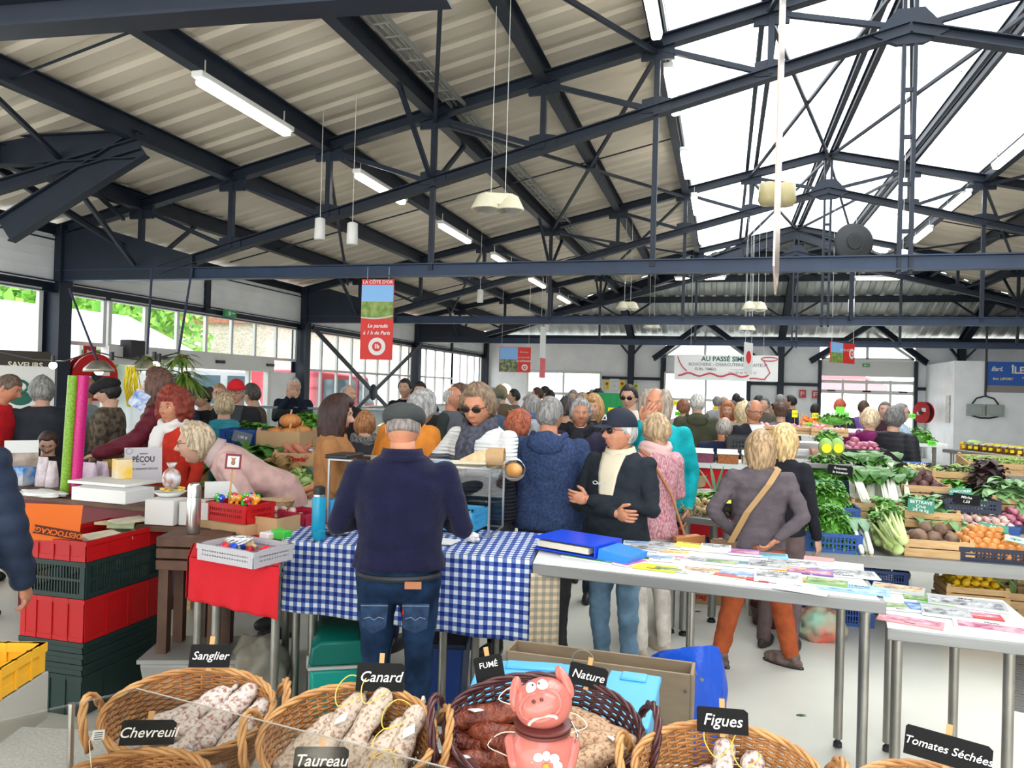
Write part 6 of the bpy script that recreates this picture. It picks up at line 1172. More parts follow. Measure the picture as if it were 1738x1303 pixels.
# ---------------- foreground sausage counter ----------------
WICK = M('wicker', (.26, .10, .028), .5, c2=(.42, .19, .06), vs=25); WICKD = M('dark_wicker', (.045, .014, .014), .35, c2=(.09, .03, .03), vs=25); WRIM = M('wicker_rim', (.36, .16, .05), .45, c2=(.5, .27, .1), vs=20)
def smoothp(P, n=4):
    P = [V(p) for p in P]; Q = [P[0]]+P+[P[-1]]; o = []
    for i in range(1, len(Q)-2):
        for k in range(n): t = k/n; a, b_, c, d = Q[i-1:i+3]; o.append(.5*((2*b_)+(c-a)*t+(2*a-5*b_+4*c-d)*t*t+(3*b_-a-3*c+d)*t**3))
    return o+[P[-1]]
def rope(b, pts, R, r, tw, n=3, m=0):
    pts = [V(p) for p in pts]; k = len(pts)
    for s in range(n):
        out = []
        for i, p in enumerate(pts):
            d = (pts[min(i+1, k-1)]-pts[max(i-1, 0)]).normalized(); a = d.cross(V((0, 0, 1))); a = a.normalized() if a.length > .1 else V((1, 0, 0)); c = d.cross(a); t = tw*i+2*pi*s/n; out.append(p+(a*cos(t)+c*sin(t))*R)
        b.tube(out, r, 6, m)
def basket(label, px, py, d, rx, ry, h, mat=WICK, rim=WRIM, rz=0, tilt=14, hand=(0, 1), row=25, seed=0, hs=1):
    """(px,py): centre of the rim"""
    c = PD(px, py, d); t = thing('wicker_basket', label, 'basket'); v = c-CAM; R = Mx.Rotation(atan2(-v.x, v.y)+radians(rz), 4, 'Z') @ Mx.Rotation(radians(tilt), 4, 'X'); t.matrix_world = Mx.Translation(c-(R @ V((0, 0, h)))) @ R
    def prof(z): q = z/h; return .70+.30*q**.8
    ns = 46; b = MB()
    for k in range(row):
        z = h*(k+.6)/row; f = prof(z); b.tube([((rx*f+.0022*(1 if (j//2+k) % 2 else -1))*cos(j*2*pi/(2*ns)), (ry*f+.0022*(1 if (j//2+k) % 2 else -1))*sin(j*2*pi/(2*ns)), z+.0015*sin(j*1.7)) for j in range(2*ns+1)], .0034, 5, cap=False)
    b.obj('woven_wall', mat, t, True)
    b = MB()
    for j in range(ns): a = j*2*pi/ns; b.tube([(rx*prof(h*q)*cos(a), ry*prof(h*q)*sin(a), h*q) for q in (0, .3, .6, 1)], .0028, 5)
    b.obj('stakes', mat, t, True)
    b = MB(); rope(b, [(rx*cos(j*2*pi/70), ry*sin(j*2*pi/70), h) for j in range(71)], .0045, .0042, .75); b.obj('braided_rim', rim, t, True)
    b = MB(); b.lathe([(.98, .001), (1.0, .004), (.3, .008)], 40, 0, (0, 0, 0), rx*.72, ry*.72); b.obj('base', mat, t)
    for s in hand:
        e = 1 if s else -1; b = MB(); rope(b, [(e*(rx+.012+.018*sin(q*pi/14)), ry*.46*cos(q*pi/14)*hs, h-.03+.075*sin(q*pi/14)) for q in range(15)], .0055, .0048, .9); b.obj('handle', rim, t, True)
    return t, t.matrix_world.copy(), prof
SAUW = M('white_mould_sausage', (.56, .46, .37), .75, c2=(.30, .17, .11), vs=120, bump=.6, bs=120); SAUW.node_tree.nodes['Color Ramp'].color_ramp.elements[0].position = .5
SAUP = M('pinkish_mould_sausage', (.60, .53, .48), .8, c2=(.30, .13, .10), vs=95, bump=.6, bs=110); SAUP.node_tree.nodes['Color Ramp'].color_ramp.elements[0].position = .48
SAUR = M('smoked_sausage', (.10, .018, .010), .38, c2=(.24, .055, .025), vs=35, bump=.9, bs=70)
SAUN = M('natural_sausage', (.50, .33, .20), .6, c2=(.24, .11, .06), vs=120, bump=.7, bs=100); SAUN.node_tree.nodes['Color Ramp'].color_ramp.elements[0].position = .5
STRY = M('yellow_string', (.75, .5, .08), .8); STRW = M('white_string', (.7, .62, .5), .8); TAGM = M('tag_metal', (.7, .7, .68), .4)
def sausage(label, M4, p, yaw, pitch, L, r, mat, group, bend=.15, seed=0, string=None, tagp=None):
    random.seed(seed); n = 18; pts = []; rr = []
    for i in range(n+1):
        q = i/n; x = (q-.5)*L; s = min(1, sqrt(max(0, 1-(abs(2*q-1)**9)))); pts.append((x, bend*L*(.25-(q-.5)**2), 0)); rr.append(max(.004, r*s*(1+.06*sin(q*17+seed)+.05*sin(q*7+seed*2))))
    b = MB(); pe = pts[0]; b.tube([(pe[0]-.012, pe[1], 0)]+pts+[(pts[-1][0]+.010, pts[-1][1], 0), (pts[-1][0]+.02, pts[-1][1]+.003, .004)], [.003]+rr+[.006, .003], 12)
    for v in b.v: n_ = NZ.noise(v*45+V((seed, 0, 0))); v.y += n_*.0025; v.z += n_*.0025
    o = b.obj('dry_sausage', mat, None, True); o.matrix_world = M4 @ Mx.Translation(p) @ Mx.Rotation(radians(yaw), 4, 'Z') @ Mx.Rotation(radians(-pitch), 4, 'Y'); tag(o, label, 'sausage', group)
    if string:
        b = MB(); e = pts[-1] if string > 0 else pts[0]; sg = 1 if string > 0 else -1
        b.tube(smoothp([(e[0], e[1], 0), (e[0]+sg*.02, e[1]+.01, .02), (e[0]+sg*.01, e[1]+.04, .035), (e[0]-sg*.03, e[1]+.045, r+.012), (e[0]-sg*.06, e[1]+.02, r+.006), (e[0]-sg*.03, e[1]-.01, r+.010), (e[0], e[1], .004)]), .0013, 5); b.obj('string', STRY if mat in (SAUW, SAUP) else STRW, o)
    if tagp: b = MB(); b.box((0, 0, 0), (.024, .002, .03)); q = b.obj('metal_tag', TAGM, o); q.location = (tagp*L, -.005, r+.006); q.rotation_euler = (1.1, .3, .4); g_ = MB(); [g_.box((0, -.002, .008-.005*k), (.016, .001, .0015)) for k in range(4)]; g_.obj('print', INK, q)
    return o
# counter (brushed steel), seen only in scraps between the baskets
e0, e1 = PZ(-150, 1222, .80), PZ(1500, 1316, .80); dn = V((sin(_th)*.8, -cos(_th)*.8, 0))
b = MB(); b.prism([V((e0.x, e0.y, .77)), V((e1.x, e1.y, .77)), V((e1.x, e1.y, .77))+dn, V((e0.x, e0.y, .77))+dn], (0, 0, .03)); co = b.obj('sausage_counter', M('speckled_counter', (.34, .34, .32), .5, c2=(.5, .5, .48), vs=160)); tag(co, 'grey speckled sausage counter along the bottom of the picture', 'counter')
b = MB(); b.prism([V((e0.x, e0.y, 0))+dn*.06, V((e1.x, e1.y, 0))+dn*.06, V((e1.x, e1.y, 0))+dn, V((e0.x, e0.y, 0))+dn], (0, 0, .77)); b.obj('counter_body', M('counter_grey', (.25, .25, .24), .5), co)
T1, m1, f1 = basket('light wicker basket of wild boar sausages at the lower left', 322, 1205, 1.74, .182, .135, .17, rz=-6, tilt=20, hand=(0, 1))
for k, (x, y, z, yw, pt, L) in enumerate(((-.06, .035, .07, 20, 8, .17), (.0, .03, .085, 35, 15, .19), (.075, .01, .09, 48, 20, .19), (.12, -.02, .085, 52, 14, .16), (-.07, -.02, .08, 12, 6, .18), (.02, -.035, .085, 50, 10, .18), (-.02, -.07, .075, 30, 0, .17), (.09, -.07, .08, 60, 6, .16))): sausage('white moulded sausage in the wild boar basket', m1, V((x, y, z+.03)), yw, pt, L+.02, .025, SAUP, 'wild boar sausages', seed=k)
T2, m2, f2 = basket('light wicker basket of duck sausages second from the left', 592, 1248, 1.62, .182, .15, .17, rz=-4, tilt=20, hand=(0, 1))
for k, (x, y, z, yw, pt, L, st) in enumerate(((-.09, .045, .08, 42, 14, .17, 0), (-.03, .06, .10, 55, 22, .19, 1), (.03, .05, .11, 58, 26, .2, 1), (-.1, -.02, .08, 48, 8, .18, 0), (.07, .0, .095, 50, 14, .18, 1), (.12, .01, .11, 66, 24, .17, -1), (-.02, -.04, .08, 52, 6, .18, 0), (.06, -.06, .085, 55, 8, .16, 1), (.02, .01, .06, 20, 0, .16, 0))): sausage('cream speckled sausage in the duck basket', m2, V((x, y, z+.02)), yw, pt, L+.01, .026, SAUW, 'duck sausages', seed=k+20, string=st, tagp=.1 if k in (1, 5) else None)
T3, m3, f3 = basket('dark brown wicker basket with smoked and plain sausages in the centre', 922, 1232, 1.66, .212, .16, .17, WICKD, WICKD, rz=2, tilt=20, hand=(0, 1))
for k, (x, y, z, yw, pt, L) in enumerate(((-.13, .06, .13, 8, 4, .19), (-.08, .02, .115, -12, 4, .18), (-.15, .01, .09, -20, -2, .17), (-.07, -.03, .12, -35, 6, .16), (-.15, -.045, .10, 5, 4, .19), (-.10, -.09, .08, 14, 2, .17), (-.05, .05, .09, 10, 0, .15), (-.02, .0, .09, 70, 0, .16))): sausage('dark red smoked sausage in the dark basket', m3, V((x, y, z)), yw, pt, L, .025, SAUR, 'smoked sausages', seed=k+40, string=1 if k in (0, 4, 2) else 0, tagp=-.1 if k in (0, 4) else None)
for k, (x, y, z, yw, pt, L) in enumerate(((.06, .09, .11, -28, 4, .21), (.1, .05, .115, -22, 0, .22), (.13, .0, .12, -12, 4, .19), (.12, -.04, .125, 22, 8, .2), (.07, -.02, .09, 60, 0, .16), (.06, -.09, .085, 10, 4, .15), (.13, -.09, .09, -70, 8, .14), (.16, -.03, .09, -80, 2, .16))): sausage('pale natural sausage in the dark basket', m3, V((x, y, z)), yw, pt, L, .025, SAUN, 'natural sausages', seed=k+60, string=-1 if k in (2, 3) else 0, tagp=.15 if k == 2 else None)
T4, m4, f4 = basket('light wicker basket of fig sausages at the bottom right', 1236, 1312, 1.50, .182, .14, .17, rz=4, tilt=16, hand=(0, 1))
for k, (x, y, z, yw, pt, L) in enumerate(((-.08, .02, .085, 42, 12, .18), (-.0, .04, .11, 88, 22, .19), (.05, .04, .1, 80, 20, .17), (-.03, .0, .07, 60, 10, .17), (.1, .03, .085, 110, 14, .16), (-.11, -.03, .08, 35, 6, .17), (.02, -.04, .08, 80, 4, .17), (.08, -.04, .08, 70, 4, .17))): sausage('white floury sausage in the fig basket', m4, V((x, y, z)), yw, pt, L, .023, SAUP, 'fig sausages', seed=k+80, string=1 if k in (1, 2) else 0)
T5, m5, f5 = basket('wicker basket of dried tomato sausages cut by the lower right corner', 1600, 1370, 1.48, .16, .12, .15, rz=6, tilt=14, hand=(0,))
T6, m6, f6 = basket('wicker basket of venison sausages behind the clear guard at the lower left', 215, 1352, 1.40, .150, .12, .14, rz=0, tilt=14, hand=(0,))
for k in range(4): sausage('pale sausage in the venison basket', m6, V((-.06+.04*k, -.01+.01*k, .07)), 40+10*k, 8, .15, .02, SAUW, 'venison sausages', seed=k+100)
T7, m7, f7 = basket('wicker basket of bull sausages hidden low behind the clear guard', 560, 1392, 1.32, .14, .11, .12, rz=0, tilt=14, hand=())
for k in range(4): sausage('pale sausage in the bull basket', m7, V((-.05+.035*k, 0, .08)), 60, 8, .15, .02, SAUW, 'bull sausages', seed=k+110)
slate('Sanglier', 357, 1113, 1.83, .092, .052, 6, 'slate label reading Sanglier on a peg', .026)
slate('Canard', 646, 1149, 1.74, .108, .060, 3, 'slate label reading Canard on a peg', .032)
slate('', 830, 1134, 1.80, .068, .056, -12, 'slate label reading fumé clipped to the dark basket', .018, shear=0, face=0, lines=[('FUMÉ', .008)])
slate('Nature', 998, 1147, 1.78, .090, .048, 9, 'slate label reading Nature clipped to the dark basket', .026)
slate('Figues', 1226, 1223, 1.60, .104, .05, -3, 'slate label reading Figues at the lower right', .032)
slate('Tomates Séchées', 1608, 1273, 1.50, .150, .056, 4, 'wide slate label reading Tomates Séchées at the bottom right', .0215)
slate('Chevreuil', 252, 1243, 1.52, .100, .046, 8, 'slate label reading Chevreuil seen through the clear guard', .027)
slate('Taureau', 545, 1291, 1.38, .096, .046, 5, 'slate label reading Taureau seen through the clear guard', .028)
# clear guard
gm = glass('scratched_perspex', (.88, .87, .84), .10, .12); a, c, dd, e = PD(232, 1168, 1.50), PD(765, 1304, 1.12), PD(560, 1420, .95), PD(-260, 1280, 1.3)
b = MB(); nn = (c-a).cross(e-a).normalized()*.004; b.prism([a, c, dd, e], nn); o = b.obj('perspex_guard', gm); tag(o, 'clear scratched perspex guard sloping over the lower left baskets', 'guard')
b = MB(); b.tube([a, c], .0013, 6); b.obj('polished_edge', M('perspex_edge', (.3, .28, .24), .3), o)
for q in (a.lerp(e, .25), c.lerp(dd, .3)): b = MB(); b.tube([q, V((q.x, q.y, .79))], .006, 8); b.obj('support', CHROMER, o)
# price tag on a string
p = PD(167, 1247, 1.42); o = MB().box((0, 0, 0), (.02, .002, .018)).obj('string_tag', WHITEM); o.location = p; o.rotation_euler = (0, .1, facecam(p)); tag(o, 'tiny white printed tag on a string under the perspex', 'tag'); b = MB(); b.tube([(-.006, 0, .008), (-.014, 0, -.01), (-.004, 0, -.06)], .001, 4); b.obj('string', STRW, o); b = MB(); [b.box((0, -.002, .005-.004*k), (.014, .001, .001)) for k in range(4)]; b.obj('print', INK, o)
# ---------------- pink pig jar ----------------
PIG = M('pink_glaze', (.52, .15, .12), .15, var=.06, vs=8); pc = PD(922, 1200, 1.42); v = pc-CAM
pg = thing('pig_jar', 'glossy pink ceramic pig jar with white daisy in front of the dark basket', 'jar', (pc.x, pc.y, pc.z-.135), atan2(-v.x, v.y)+pi)
b = MB(); b.lathe([(.035, 0), (.05, .006), (.060, .03), (.062, .055), (.054, .080), (.048, .088), (.046, .092)], 36); b.obj('jar_body', PIG, pg, smooth=2)
b = MB(); b.lathe([(.049, .092), (.052, .094), (.052, .099), (.048, .101)], 36); b.lathe([(.047, .101), (.053, .103), (.054, .108), (.050, .11)], 36); b.obj('seal_ring', M('pig_groove', (.12, .03, .025), .4), pg, smooth=2)
RH = Mx.Translation((0, 0, .142)) @ Mx.Rotation(radians(30), 4, 'X') @ Mx.Rotation(radians(-10), 4, 'Z') @ Mx.Rotation(radians(14), 4, 'Y')
b = MB(RH)
def pigf(i, j):
    u = i*2*pi; t = .02+j*(pi-.04); d = V((sin(u)*sin(t), cos(u)*sin(t), cos(t))); p = V((d.x*.054, d.y*.050, d.z*.046)); return p
b.grid(pigf, 32, 22, wrap=True); hd = b.obj('head', PIG, pg, True)
b = MB(RH); b.grid(lambda i, j: (lambda u, q: V((.036*q*sin(u)*(1-.15*cos(u)), .050+.016*(1-q**6)-.004*q, -.010+.024*q*cos(u))))(i*2*pi, j), 28, 10, wrap=True); b.tube([V((.036*sin(u), .042, -.010+.0245*cos(u))) for u in [2*pi*k/24 for k in range(25)]], .005, 7); b.obj('snout', PIG, hd, True)
b = MB(RH)
for e in (-1, 1): b.tube([(e*.007, .064, -.005), (e*.0075, .0672, -.005)], .0035, 8)
b.obj('nostrils', MATS['pig_groove'], hd, True)
b = MB(RH); b.tube([(.026*cos(t), .052, -.040+.010*abs(sin(t))) for t in [pi+.35*k for k in range(10)]], .0032, 6); b.obj('mouth', M('pig_lip', (.75, .42, .36), .2), hd, True)
b = MB(RH)
for e in (-1, 1): b.ell((e*.0105, .041, .023), (.0105, .008, .011), 14, 10)
b.obj('eyes', WHITEM, hd, True); b = MB(RH)
for e in (-1, 1): b.ell((e*.006, .0485, .0265), (.0018, .0012, .0022), 8, 6)
b.obj('pupils', BLACKM, hd, True)
for e in (-1, 1):
    b = MB(RH); b.ell((e*.047, .0, .028), (.013, .011, .032), 14, 10, 0, Mx.Rotation(-e*.25, 3, 'Y') @ Mx.Rotation(e*.5, 3, 'Z')); b.ell((e*.049, .008, .024), (.007, .007, .024), 12, 8, 0, Mx.Rotation(-e*.25, 3, 'Y')); b.obj('ear', PIG, hd, True)
DWH = M('daisy_white', (.8, .78, .72), .25); b = MB()
for k in range(8): a = k*pi/4; b.ell((-.008+.020*cos(a), .0605-.0045*abs(cos(a)), .055+.019*sin(a)), (.0095 if abs(cos(a)) > .5 else .0075, .003, .009), 8, 6)
b.obj('daisy_petals', DWH, pg, True); b = MB(); b.ell((-.008, .063, .055), (.007, .003, .007), 10, 6); b.obj('daisy_centre', M('daisy_orange', (.7, .25, .02), .3), pg, True)
for e in (-1, 1):
    b = MB(); b.limb((e*.058, .0, .07), (e*.05, .032, .045), .013, .011, 10); b.obj('arm', PIG, pg, True)
b = MB(); b.tube([(-.05, .0, .105), (-.062, .006, .1), (-.064, .004, .085), (-.058, .008, .07)], .0012, 5); b.tube([(-.052, .0, .112), (-.066, .01, .09), (-.06, .012, .078)], .0012, 5); b.tube([(-.064, .0, .09), (-.064, .014, .09)], .003, 6); b.obj('wire_clasp', CHROME, pg, True)
# ---------------- plywood box, light blue boxes, blue bag, yellow crate ----------------
LBL = M('pale_blue_plastic', (.10, .40, .70), .45)
for (x0, x1, y, lb) in ((762, 985, 1150, 'pale blue lidded box stack left behind the dark basket'), (1000, 1102, 1172, 'pale blue lidded box stack right behind the dark basket')):
    zz = .80; p0 = PZ(x0, y+45, zz); p1 = PZ(x1, y+60, zz); w = (p1-p0).length; c = (p0+p1)/2; rz = atan2(p1.y-p0.y, p1.x-p0.x); t = thing('lidded_box', lb, 'box', (c.x, c.y+.2, 0), rz)
    for k in range(3): b = MB(); b.box((0, 0, .13+.265*k), (w*.96, .36, .245)); b.obj('box_body', LBL, t, bevel=.012); b = MB(); b.box((0, 0, .253+.265*k), (w, .4, .022)); b.box((0, .15, .268+.265*k), (w*.5, .06, .012)); b.obj('lid', LBL, t, bevel=.006)
p0 = PD(860, 1106, 2.95); p1 = PD(1174, 1142, 2.75); z1 = (p0.z+p1.z)/2; w = (V((p1.x, p1.y, 0))-V((p0.x, p0.y, 0))).length; rz = atan2(p1.y-p0.y, p1.x-p0.x)
t = thing('plywood_box', 'open topped brown plywood box behind the pale blue boxes', 'box', ((p0.x+p1.x)/2, (p0.y+p1.y)/2, 0), rz)
for (c, dd_, nm) in (((0, 0, z1/2), (w, .012, z1), 'front_panel'), ((0, .13, z1/2), (w, .012, z1), 'back_panel'), ((-w/2, .065, z1/2), (.012, .142, z1), 'side_panel'), ((w/2, .065, z1/2), (.012, .142, z1), 'side_panel'), ((0, .065, .05), (w, .12, .012), 'base')):
    b = MB(); b.box(c, dd_); b.obj(nm, PLY, t, bevel=.0015)
b = MB(); 
for k in range(3): b.tube([(w/2-.02, -.0065, z1-.06-.2*k), (w/2-.02, -.010, z1-.06-.2*k)], .005, 8)
b.obj('screws', INOX, t)
b = MB(); q = PD(989, 1118, 2.62); b.tube([(.035*cos(a), 0, .03*sin(a)) for a in [-.9+.4*k for k in range(13)]], .003, 6); o = b.obj('bent_wire', M('wire_grey', (.2, .18, .14), .5), None, True); o.location = q; o.rotation_euler = (0, 0, facecam(q)); tag(o, 'bent wire hook rising behind the Nature label', 'wire')
b = MB(); b.tube([(0, 0, -.02), (-.02, 0, -.04), (0, .0, -.12), (0, 0, -.2)], .003, 5); b.obj('wire_stem', MATS['wire_grey'], o)
IK = M('blue_tarpaulin', (.005, .07, .5), .3, bump=.3, bs=25); b = MB(); random.seed(9); pb = PD(1160, 1120, 3.25); hb = pb.z+.02
def bagf(i, j):
    u = i*2*pi; z = j*hb; r = 1+.16*NZ.noise(V((cos(u)*2, sin(u)*2, j*3)))+.1*abs(NZ.noise(V((cos(u)*5, sin(u)*5, j*6)))); k = 1-.25*j**2
    return V((.19*cos(u)*r*k, .14*sin(u)*r*k, z+(.08*cos(u+1)*j**3)))
b.grid(bagf, 48, 24, wrap=True); b.ell((-.02, 0, hb*.86), (.15, .11, .10), 18, 10); o = b.obj('shopping_bag', IK, None, True); o.location = (pb.x, pb.y, 0); tag(o, 'crumpled big blue tarpaulin shopping bag behind the plywood box', 'bag')
pe = PD(1212, 1155, 3.0); b = MB(); b.grid(lambda i, j: V((-.09+.17*i-.03*j, .03*sin(i*7), -.55+j*(.66+.06*i)+.0*i)), 14, 10); q = b.obj('upright_flap', IK, o, True, solid=.004); q.matrix_world = Mx.Translation((pe.x-.02, pe.y, pe.z)) @ Mx.Rotation(-.1, 4, 'Z')
b = MB(); b.tube([(-.1, -.09, hb*.93), (-.05, -.13, hb*1.02), (.04, -.12, hb*.97), (.08, -.1, hb*.9)], .012, 6); b.obj('handle', M('strap_yellow_blue', (.35, .4, .03), .5, c2=(.0, .06, .4), vs=12), o, True)
b = MB(); p = PZ(-108, 1195, .90); YEL = M('yellow_plastic', (.72, .36, .02), .4); t = pcrate('yellow plastic crate at the lower left edge', (p.x-.08, p.y+.06, .905), radians(18), .38, .26, .075, YEL, 'solid', name='yellow_crate')
o = MB().box((0, 0, .06), (.40, .28, .126)).obj('grey_carton', M('grey_card', (.36, .34, .29), .8)); o.location = (p.x-.08, p.y+.06, .776); o.rotation_euler = (0, 0, radians(18)); tag(o, 'grey block under the yellow crate at the left edge', 'box')
for k in range(5): b = MB(); b.ell((0, 0, 0), (.03, .02, .012), 8, 6); o = b.obj('sweet', TOYC[(0, 5, 0)[k % 3]], None, True); o.location = (p.x-.08+.03*k, p.y+.03+.02*(k % 2), .94); tag(o, 'blue and white wrapped sweet in the yellow crate', 'sweet', 'sweets in the yellow crate')
# ---------------- right hand vegetable stand ----------------
vA, vB = PZ(1375, 934, .66), PZ(1738, 962, .66); vx = (vB-vA).normalized(); RV = atan2(vx.y, vx.x); vy = V((-vx.y, vx.x, 0))
def steps(label, a, b_, rows, mat, name='tiered_stand', legmat=None):
    """trestle with rising shelves; rows = [(depth from front, shelf height)]"""
    ax_ = (b_-a); L = V((ax_.x, ax_.y, 0)).length; rz = atan2(ax_.y, ax_.x); t = thing(name, label, 'stand', (a.x, a.y, 0), rz)
    for (y0, y1, z) in rows: b = MB(); b.box((L/2, (y0+y1)/2, z-.02), (L, y1-y0, .04)); b.obj('shelf', mat, t, bevel=.003)
    for x in (.12, L*.5, L-.12):
        for (y0, y1, z) in rows[::2]: b = MB(); b.tube([(x, y0+.08, 0), (x, y0+.08, z-.04)], .022, 8); b.obj('leg', legmat or INOX, t)
    return t
a = vA-vx*.25; b2 = vA+vx*3.4
steps('stepped steel stand carrying the vegetable crates on the right', a, b2, [(0, .52, .66), (.52, .98, .78), (.98, 1.5, .90), (1.5, 2.1, 1.0)], BRUSH)
b = MB(); b.box((1.7, -.004, .62), (3.6, .006, .085)); o = b.obj('front_apron', BRUSH); o.location = a; o.location.z = 0; o.rotation_euler = (0, 0, RV); tag(o, 'long brushed steel apron under the front row of vegetables', 'counter')
def onrow(px, py, z): return PZ(px, py, z)
def cr(px, py, z, w, d, h, label, kind='wood', mat=None, tilt=0, dep=None, style='grid', slats=2):
    """crate whose front bottom edge is centred on the pixel at height z"""
    p = PZ(px, py, z); c = p+vy*(d/2)
    t = wcrate(label, (c.x, c.y, z), RV, w, d, h, mat, slats=slats) if kind == 'wood' else pcrate(label, (c.x, c.y, z), RV, w, d, h, mat or BLUEP, style, n=18)
    if tilt: t.rotation_euler = (radians(tilt), 0, RV)
    return t, Mx.Translation((c.x, c.y, z+(.5*d*sin(radians(tilt)) if 0 else 0))) @ Mx.Rotation(RV, 4, 'Z') @ Mx.Rotation(radians(tilt), 4, 'X')
# front row
t, T = cr(1413, 938, .66, .36, .42, .13, 'dark blue lattice crate of salad rocket in the front row', 'p', BLUEP); leaves('glossy green rocket heaped in the front dark blue crate', T, .34, .40, .30, 1000, .06, .011, GR1)
t, T = cr(1412, 889, .80, .36, .42, .12, 'blue lattice crate of greens behind the rocket', 'p', BLUEP); leaves('bright green cress heaped in the second blue crate', T, .34, .40, .30, 1000, .06, .011, GR1)
t, T = cr(1405, 835, .93, .42, .42, .10, 'crate of lamb lettuce at the upper left of the stand', 'p', BLUEP); leaves('dark green curly herbs heaped at the upper left of the stand', T, .42, .42, .30, 900, .06, .015, GR1)
LEEKG = M('leek_leaf', (.10, .22, .13), .5, c2=(.2, .34, .2), vs=8)
def stalks(px, py, z, kind, label, rzj=0, s=1, group=None):
    p = PZ(px, py, z); t = thing(kind, label, 'vegetable', (p.x, p.y, z+.02), RV+rzj, group); random.seed(label)
    if kind == 'leek':
        b = MB(); b.tube([(0, -.02, .0), (0, 0, .02), (0, .06, .06), (0, .14, .11)], [.012*s, .018*s, .016*s, .015*s], 10); b.obj('white_shaft', STEM, t, True)
        b = MB()
        for k in range(7): leafmesh(b, V((0, .13, .105)), V((rnd(-.25, .25), 1, .9)), .24*s, .018, .35)
        b.obj('green_leaves', LEEKG, t, True); b = MB()
        for k in range(8): b.tube([(0, -.01, .0), (rnd(-.012, .012), -.035, -.015)], .0012, 4)
        b.obj('roots', M('root', (.5, .42, .25), .9), t)
    elif kind == 'celery':
        b = MB()
        for k in range(11): a_ = k*2.4; q = .3+.7*(k/11); b.tube([(.025*q*cos(a_)*s, 0, .03+.02*sin(a_)*s), (.04*q*cos(a_)*s, .08, .05+.032*sin(a_)*s), (.065*q*cos(a_)*s, .26, .14+.04*sin(a_)*s)], [.014*s, .013*s, .007*s], 7)
        b.ell((0, -.01, .032), (.034*s, .03, .03*s), 12, 8); b.obj('stalks', CEL, t, True); b = MB()
        for k in range(60): leafmesh(b, V((rnd(-.06, .06), .24+rnd(0, .1), .15+rnd(-.04, .06))), V((rnd(-1, 1), rnd(-.2, 1), rnd(0, 1))), .06, .018, .5)
        b.obj('leaves', GR1, t)
    elif kind == 'chard':
        b = MB()
        for k in range(7): x = rnd(-.07, .07); b.prism([(x-.018, -.03, .0+rnd(0, .03)), (x+.018, -.03, .0), (x*1.3+.008, .14, .16), (x*1.3-.008, .14, .16)], (0, -.004, .012))
        b.obj('white_ribs', STEM, t); b = MB()
        for k in range(16): leafmesh(b, V((rnd(-.1, .1), .08+rnd(0, .08), .12+rnd(0, .05))), V((rnd(-.7, .7), .6, rnd(.3, 1.2))), .24, .055, .55)
        b.obj('leaves', GR2, t, True)
    return t
for k, (x, y) in enumerate(((1462, 943), (1470, 940), (1478, 944))): stalks(x, y, .66, 'leek', 'leek with green tops lying at the front left, %s of three' % ('leftmost', 'middle', 'rightmost')[k], rnd(-.15, .15))
for k, (x, y, s) in enumerate(((1491, 932, 1), (1508, 938, 1.15), (1523, 945, 1.1), (1532, 930, 1), (1502, 912, 1))): stalks(x, y, .67+(.09 if k > 2 else 0), 'celery', 'bunch of pale green celery, %s in the front heap' % ('leftmost', 'second', 'third and lowest', 'rightmost', 'topmost')[k], rnd(-.3, .3), s)
for k in range(5): t = stalks(1462+16*k, 852+(k % 2)*6, .905, 'chard', 'bunch of white ribbed chard, %s in the row' % ('leftmost', 'second', 'third', 'fourth', 'rightmost')[k], rnd(-.25, .25))
for k in range(3): t = stalks(1470+20*k, 822+(k % 2)*5, 1.0, 'chard', 'bunch of upper row chard, %s of three' % ('left', 'middle', 'right')[k], rnd(-.4, .4))
cr(1488, 884, .80, .36, .3, .13, 'wooden crate under the white ribbed chard'); 
leaves('dark parsley heap behind the celery', placed(PZ(1520, 880, .8)+vy*.1, RV), .28, .24, .16, 240, .08, .03, GR1)
t, T = cr(1594, 948, .66, .42, .34, .12, 'pine crate of large raw beetroots in the front row'); heap('beet', 'earthy raw beetroot in the front pine crate', 'beetroot', T, .40, .32, .02, 60, .041, 'raw beetroots', 'beetroot')
t, T = cr(1688, 955, .66, .40, .36, .09, 'black lattice crate of yellow onions in the front row', 'p', NAVYP); heap('onion', 'golden brown onion in the front black crate', 'onion', T, .42, .36, .02, 130, .026, 'yellow onions', 'onion')
t, T = cr(1583, 897, .80, .36, .34, .12, 'wooden crate of spinach leaves behind the beetroots'); leaves('pale green spinach leaves heaped behind the beetroots', T, .36, .34, .2, 150, .14, .045, SPIN, name='spinach')
t, T = cr(1672, 905, .78, .42, .36, .06, 'blue crate of garlic behind the onions', 'p', BLUEP); heap('garlic', 'white and pink garlic bulb behind the onions', 'garlic', T, .40, .34, .02, 70, .028, 'garlic bulbs', 'garlic_bulb')
t, T = cr(1733, 905, .78, .24, .36, .06, 'tray of red onions cut by the right edge', 'p', NAVYP); heap('redonion', 'small red onion at the right edge', 'onion', T, .22, .34, .02, 30, .03, 'red onions at the right edge', 'red_onion')
t, T = cr(1572, 850, .92, .36, .36, .12, 'wooden crate of dark beetroots in the middle row'); heap('beetdark', 'dark red beetroot in the middle crate', 'beetroot', T, .34, .34, .02, 40, .038, 'dark beetroots', 'beetroot')
t, T = cr(1650, 870, .90, .36, .34, .09, 'navy crate of dark salads in the middle row', 'p', NAVYP)
leaves('almost black curly salad in the middle row', placed(PZ(1684, 836, .98)+vy*.1, RV), .26, .26, .26, 260, .09, .03, DKLEAF, name='black_salad')
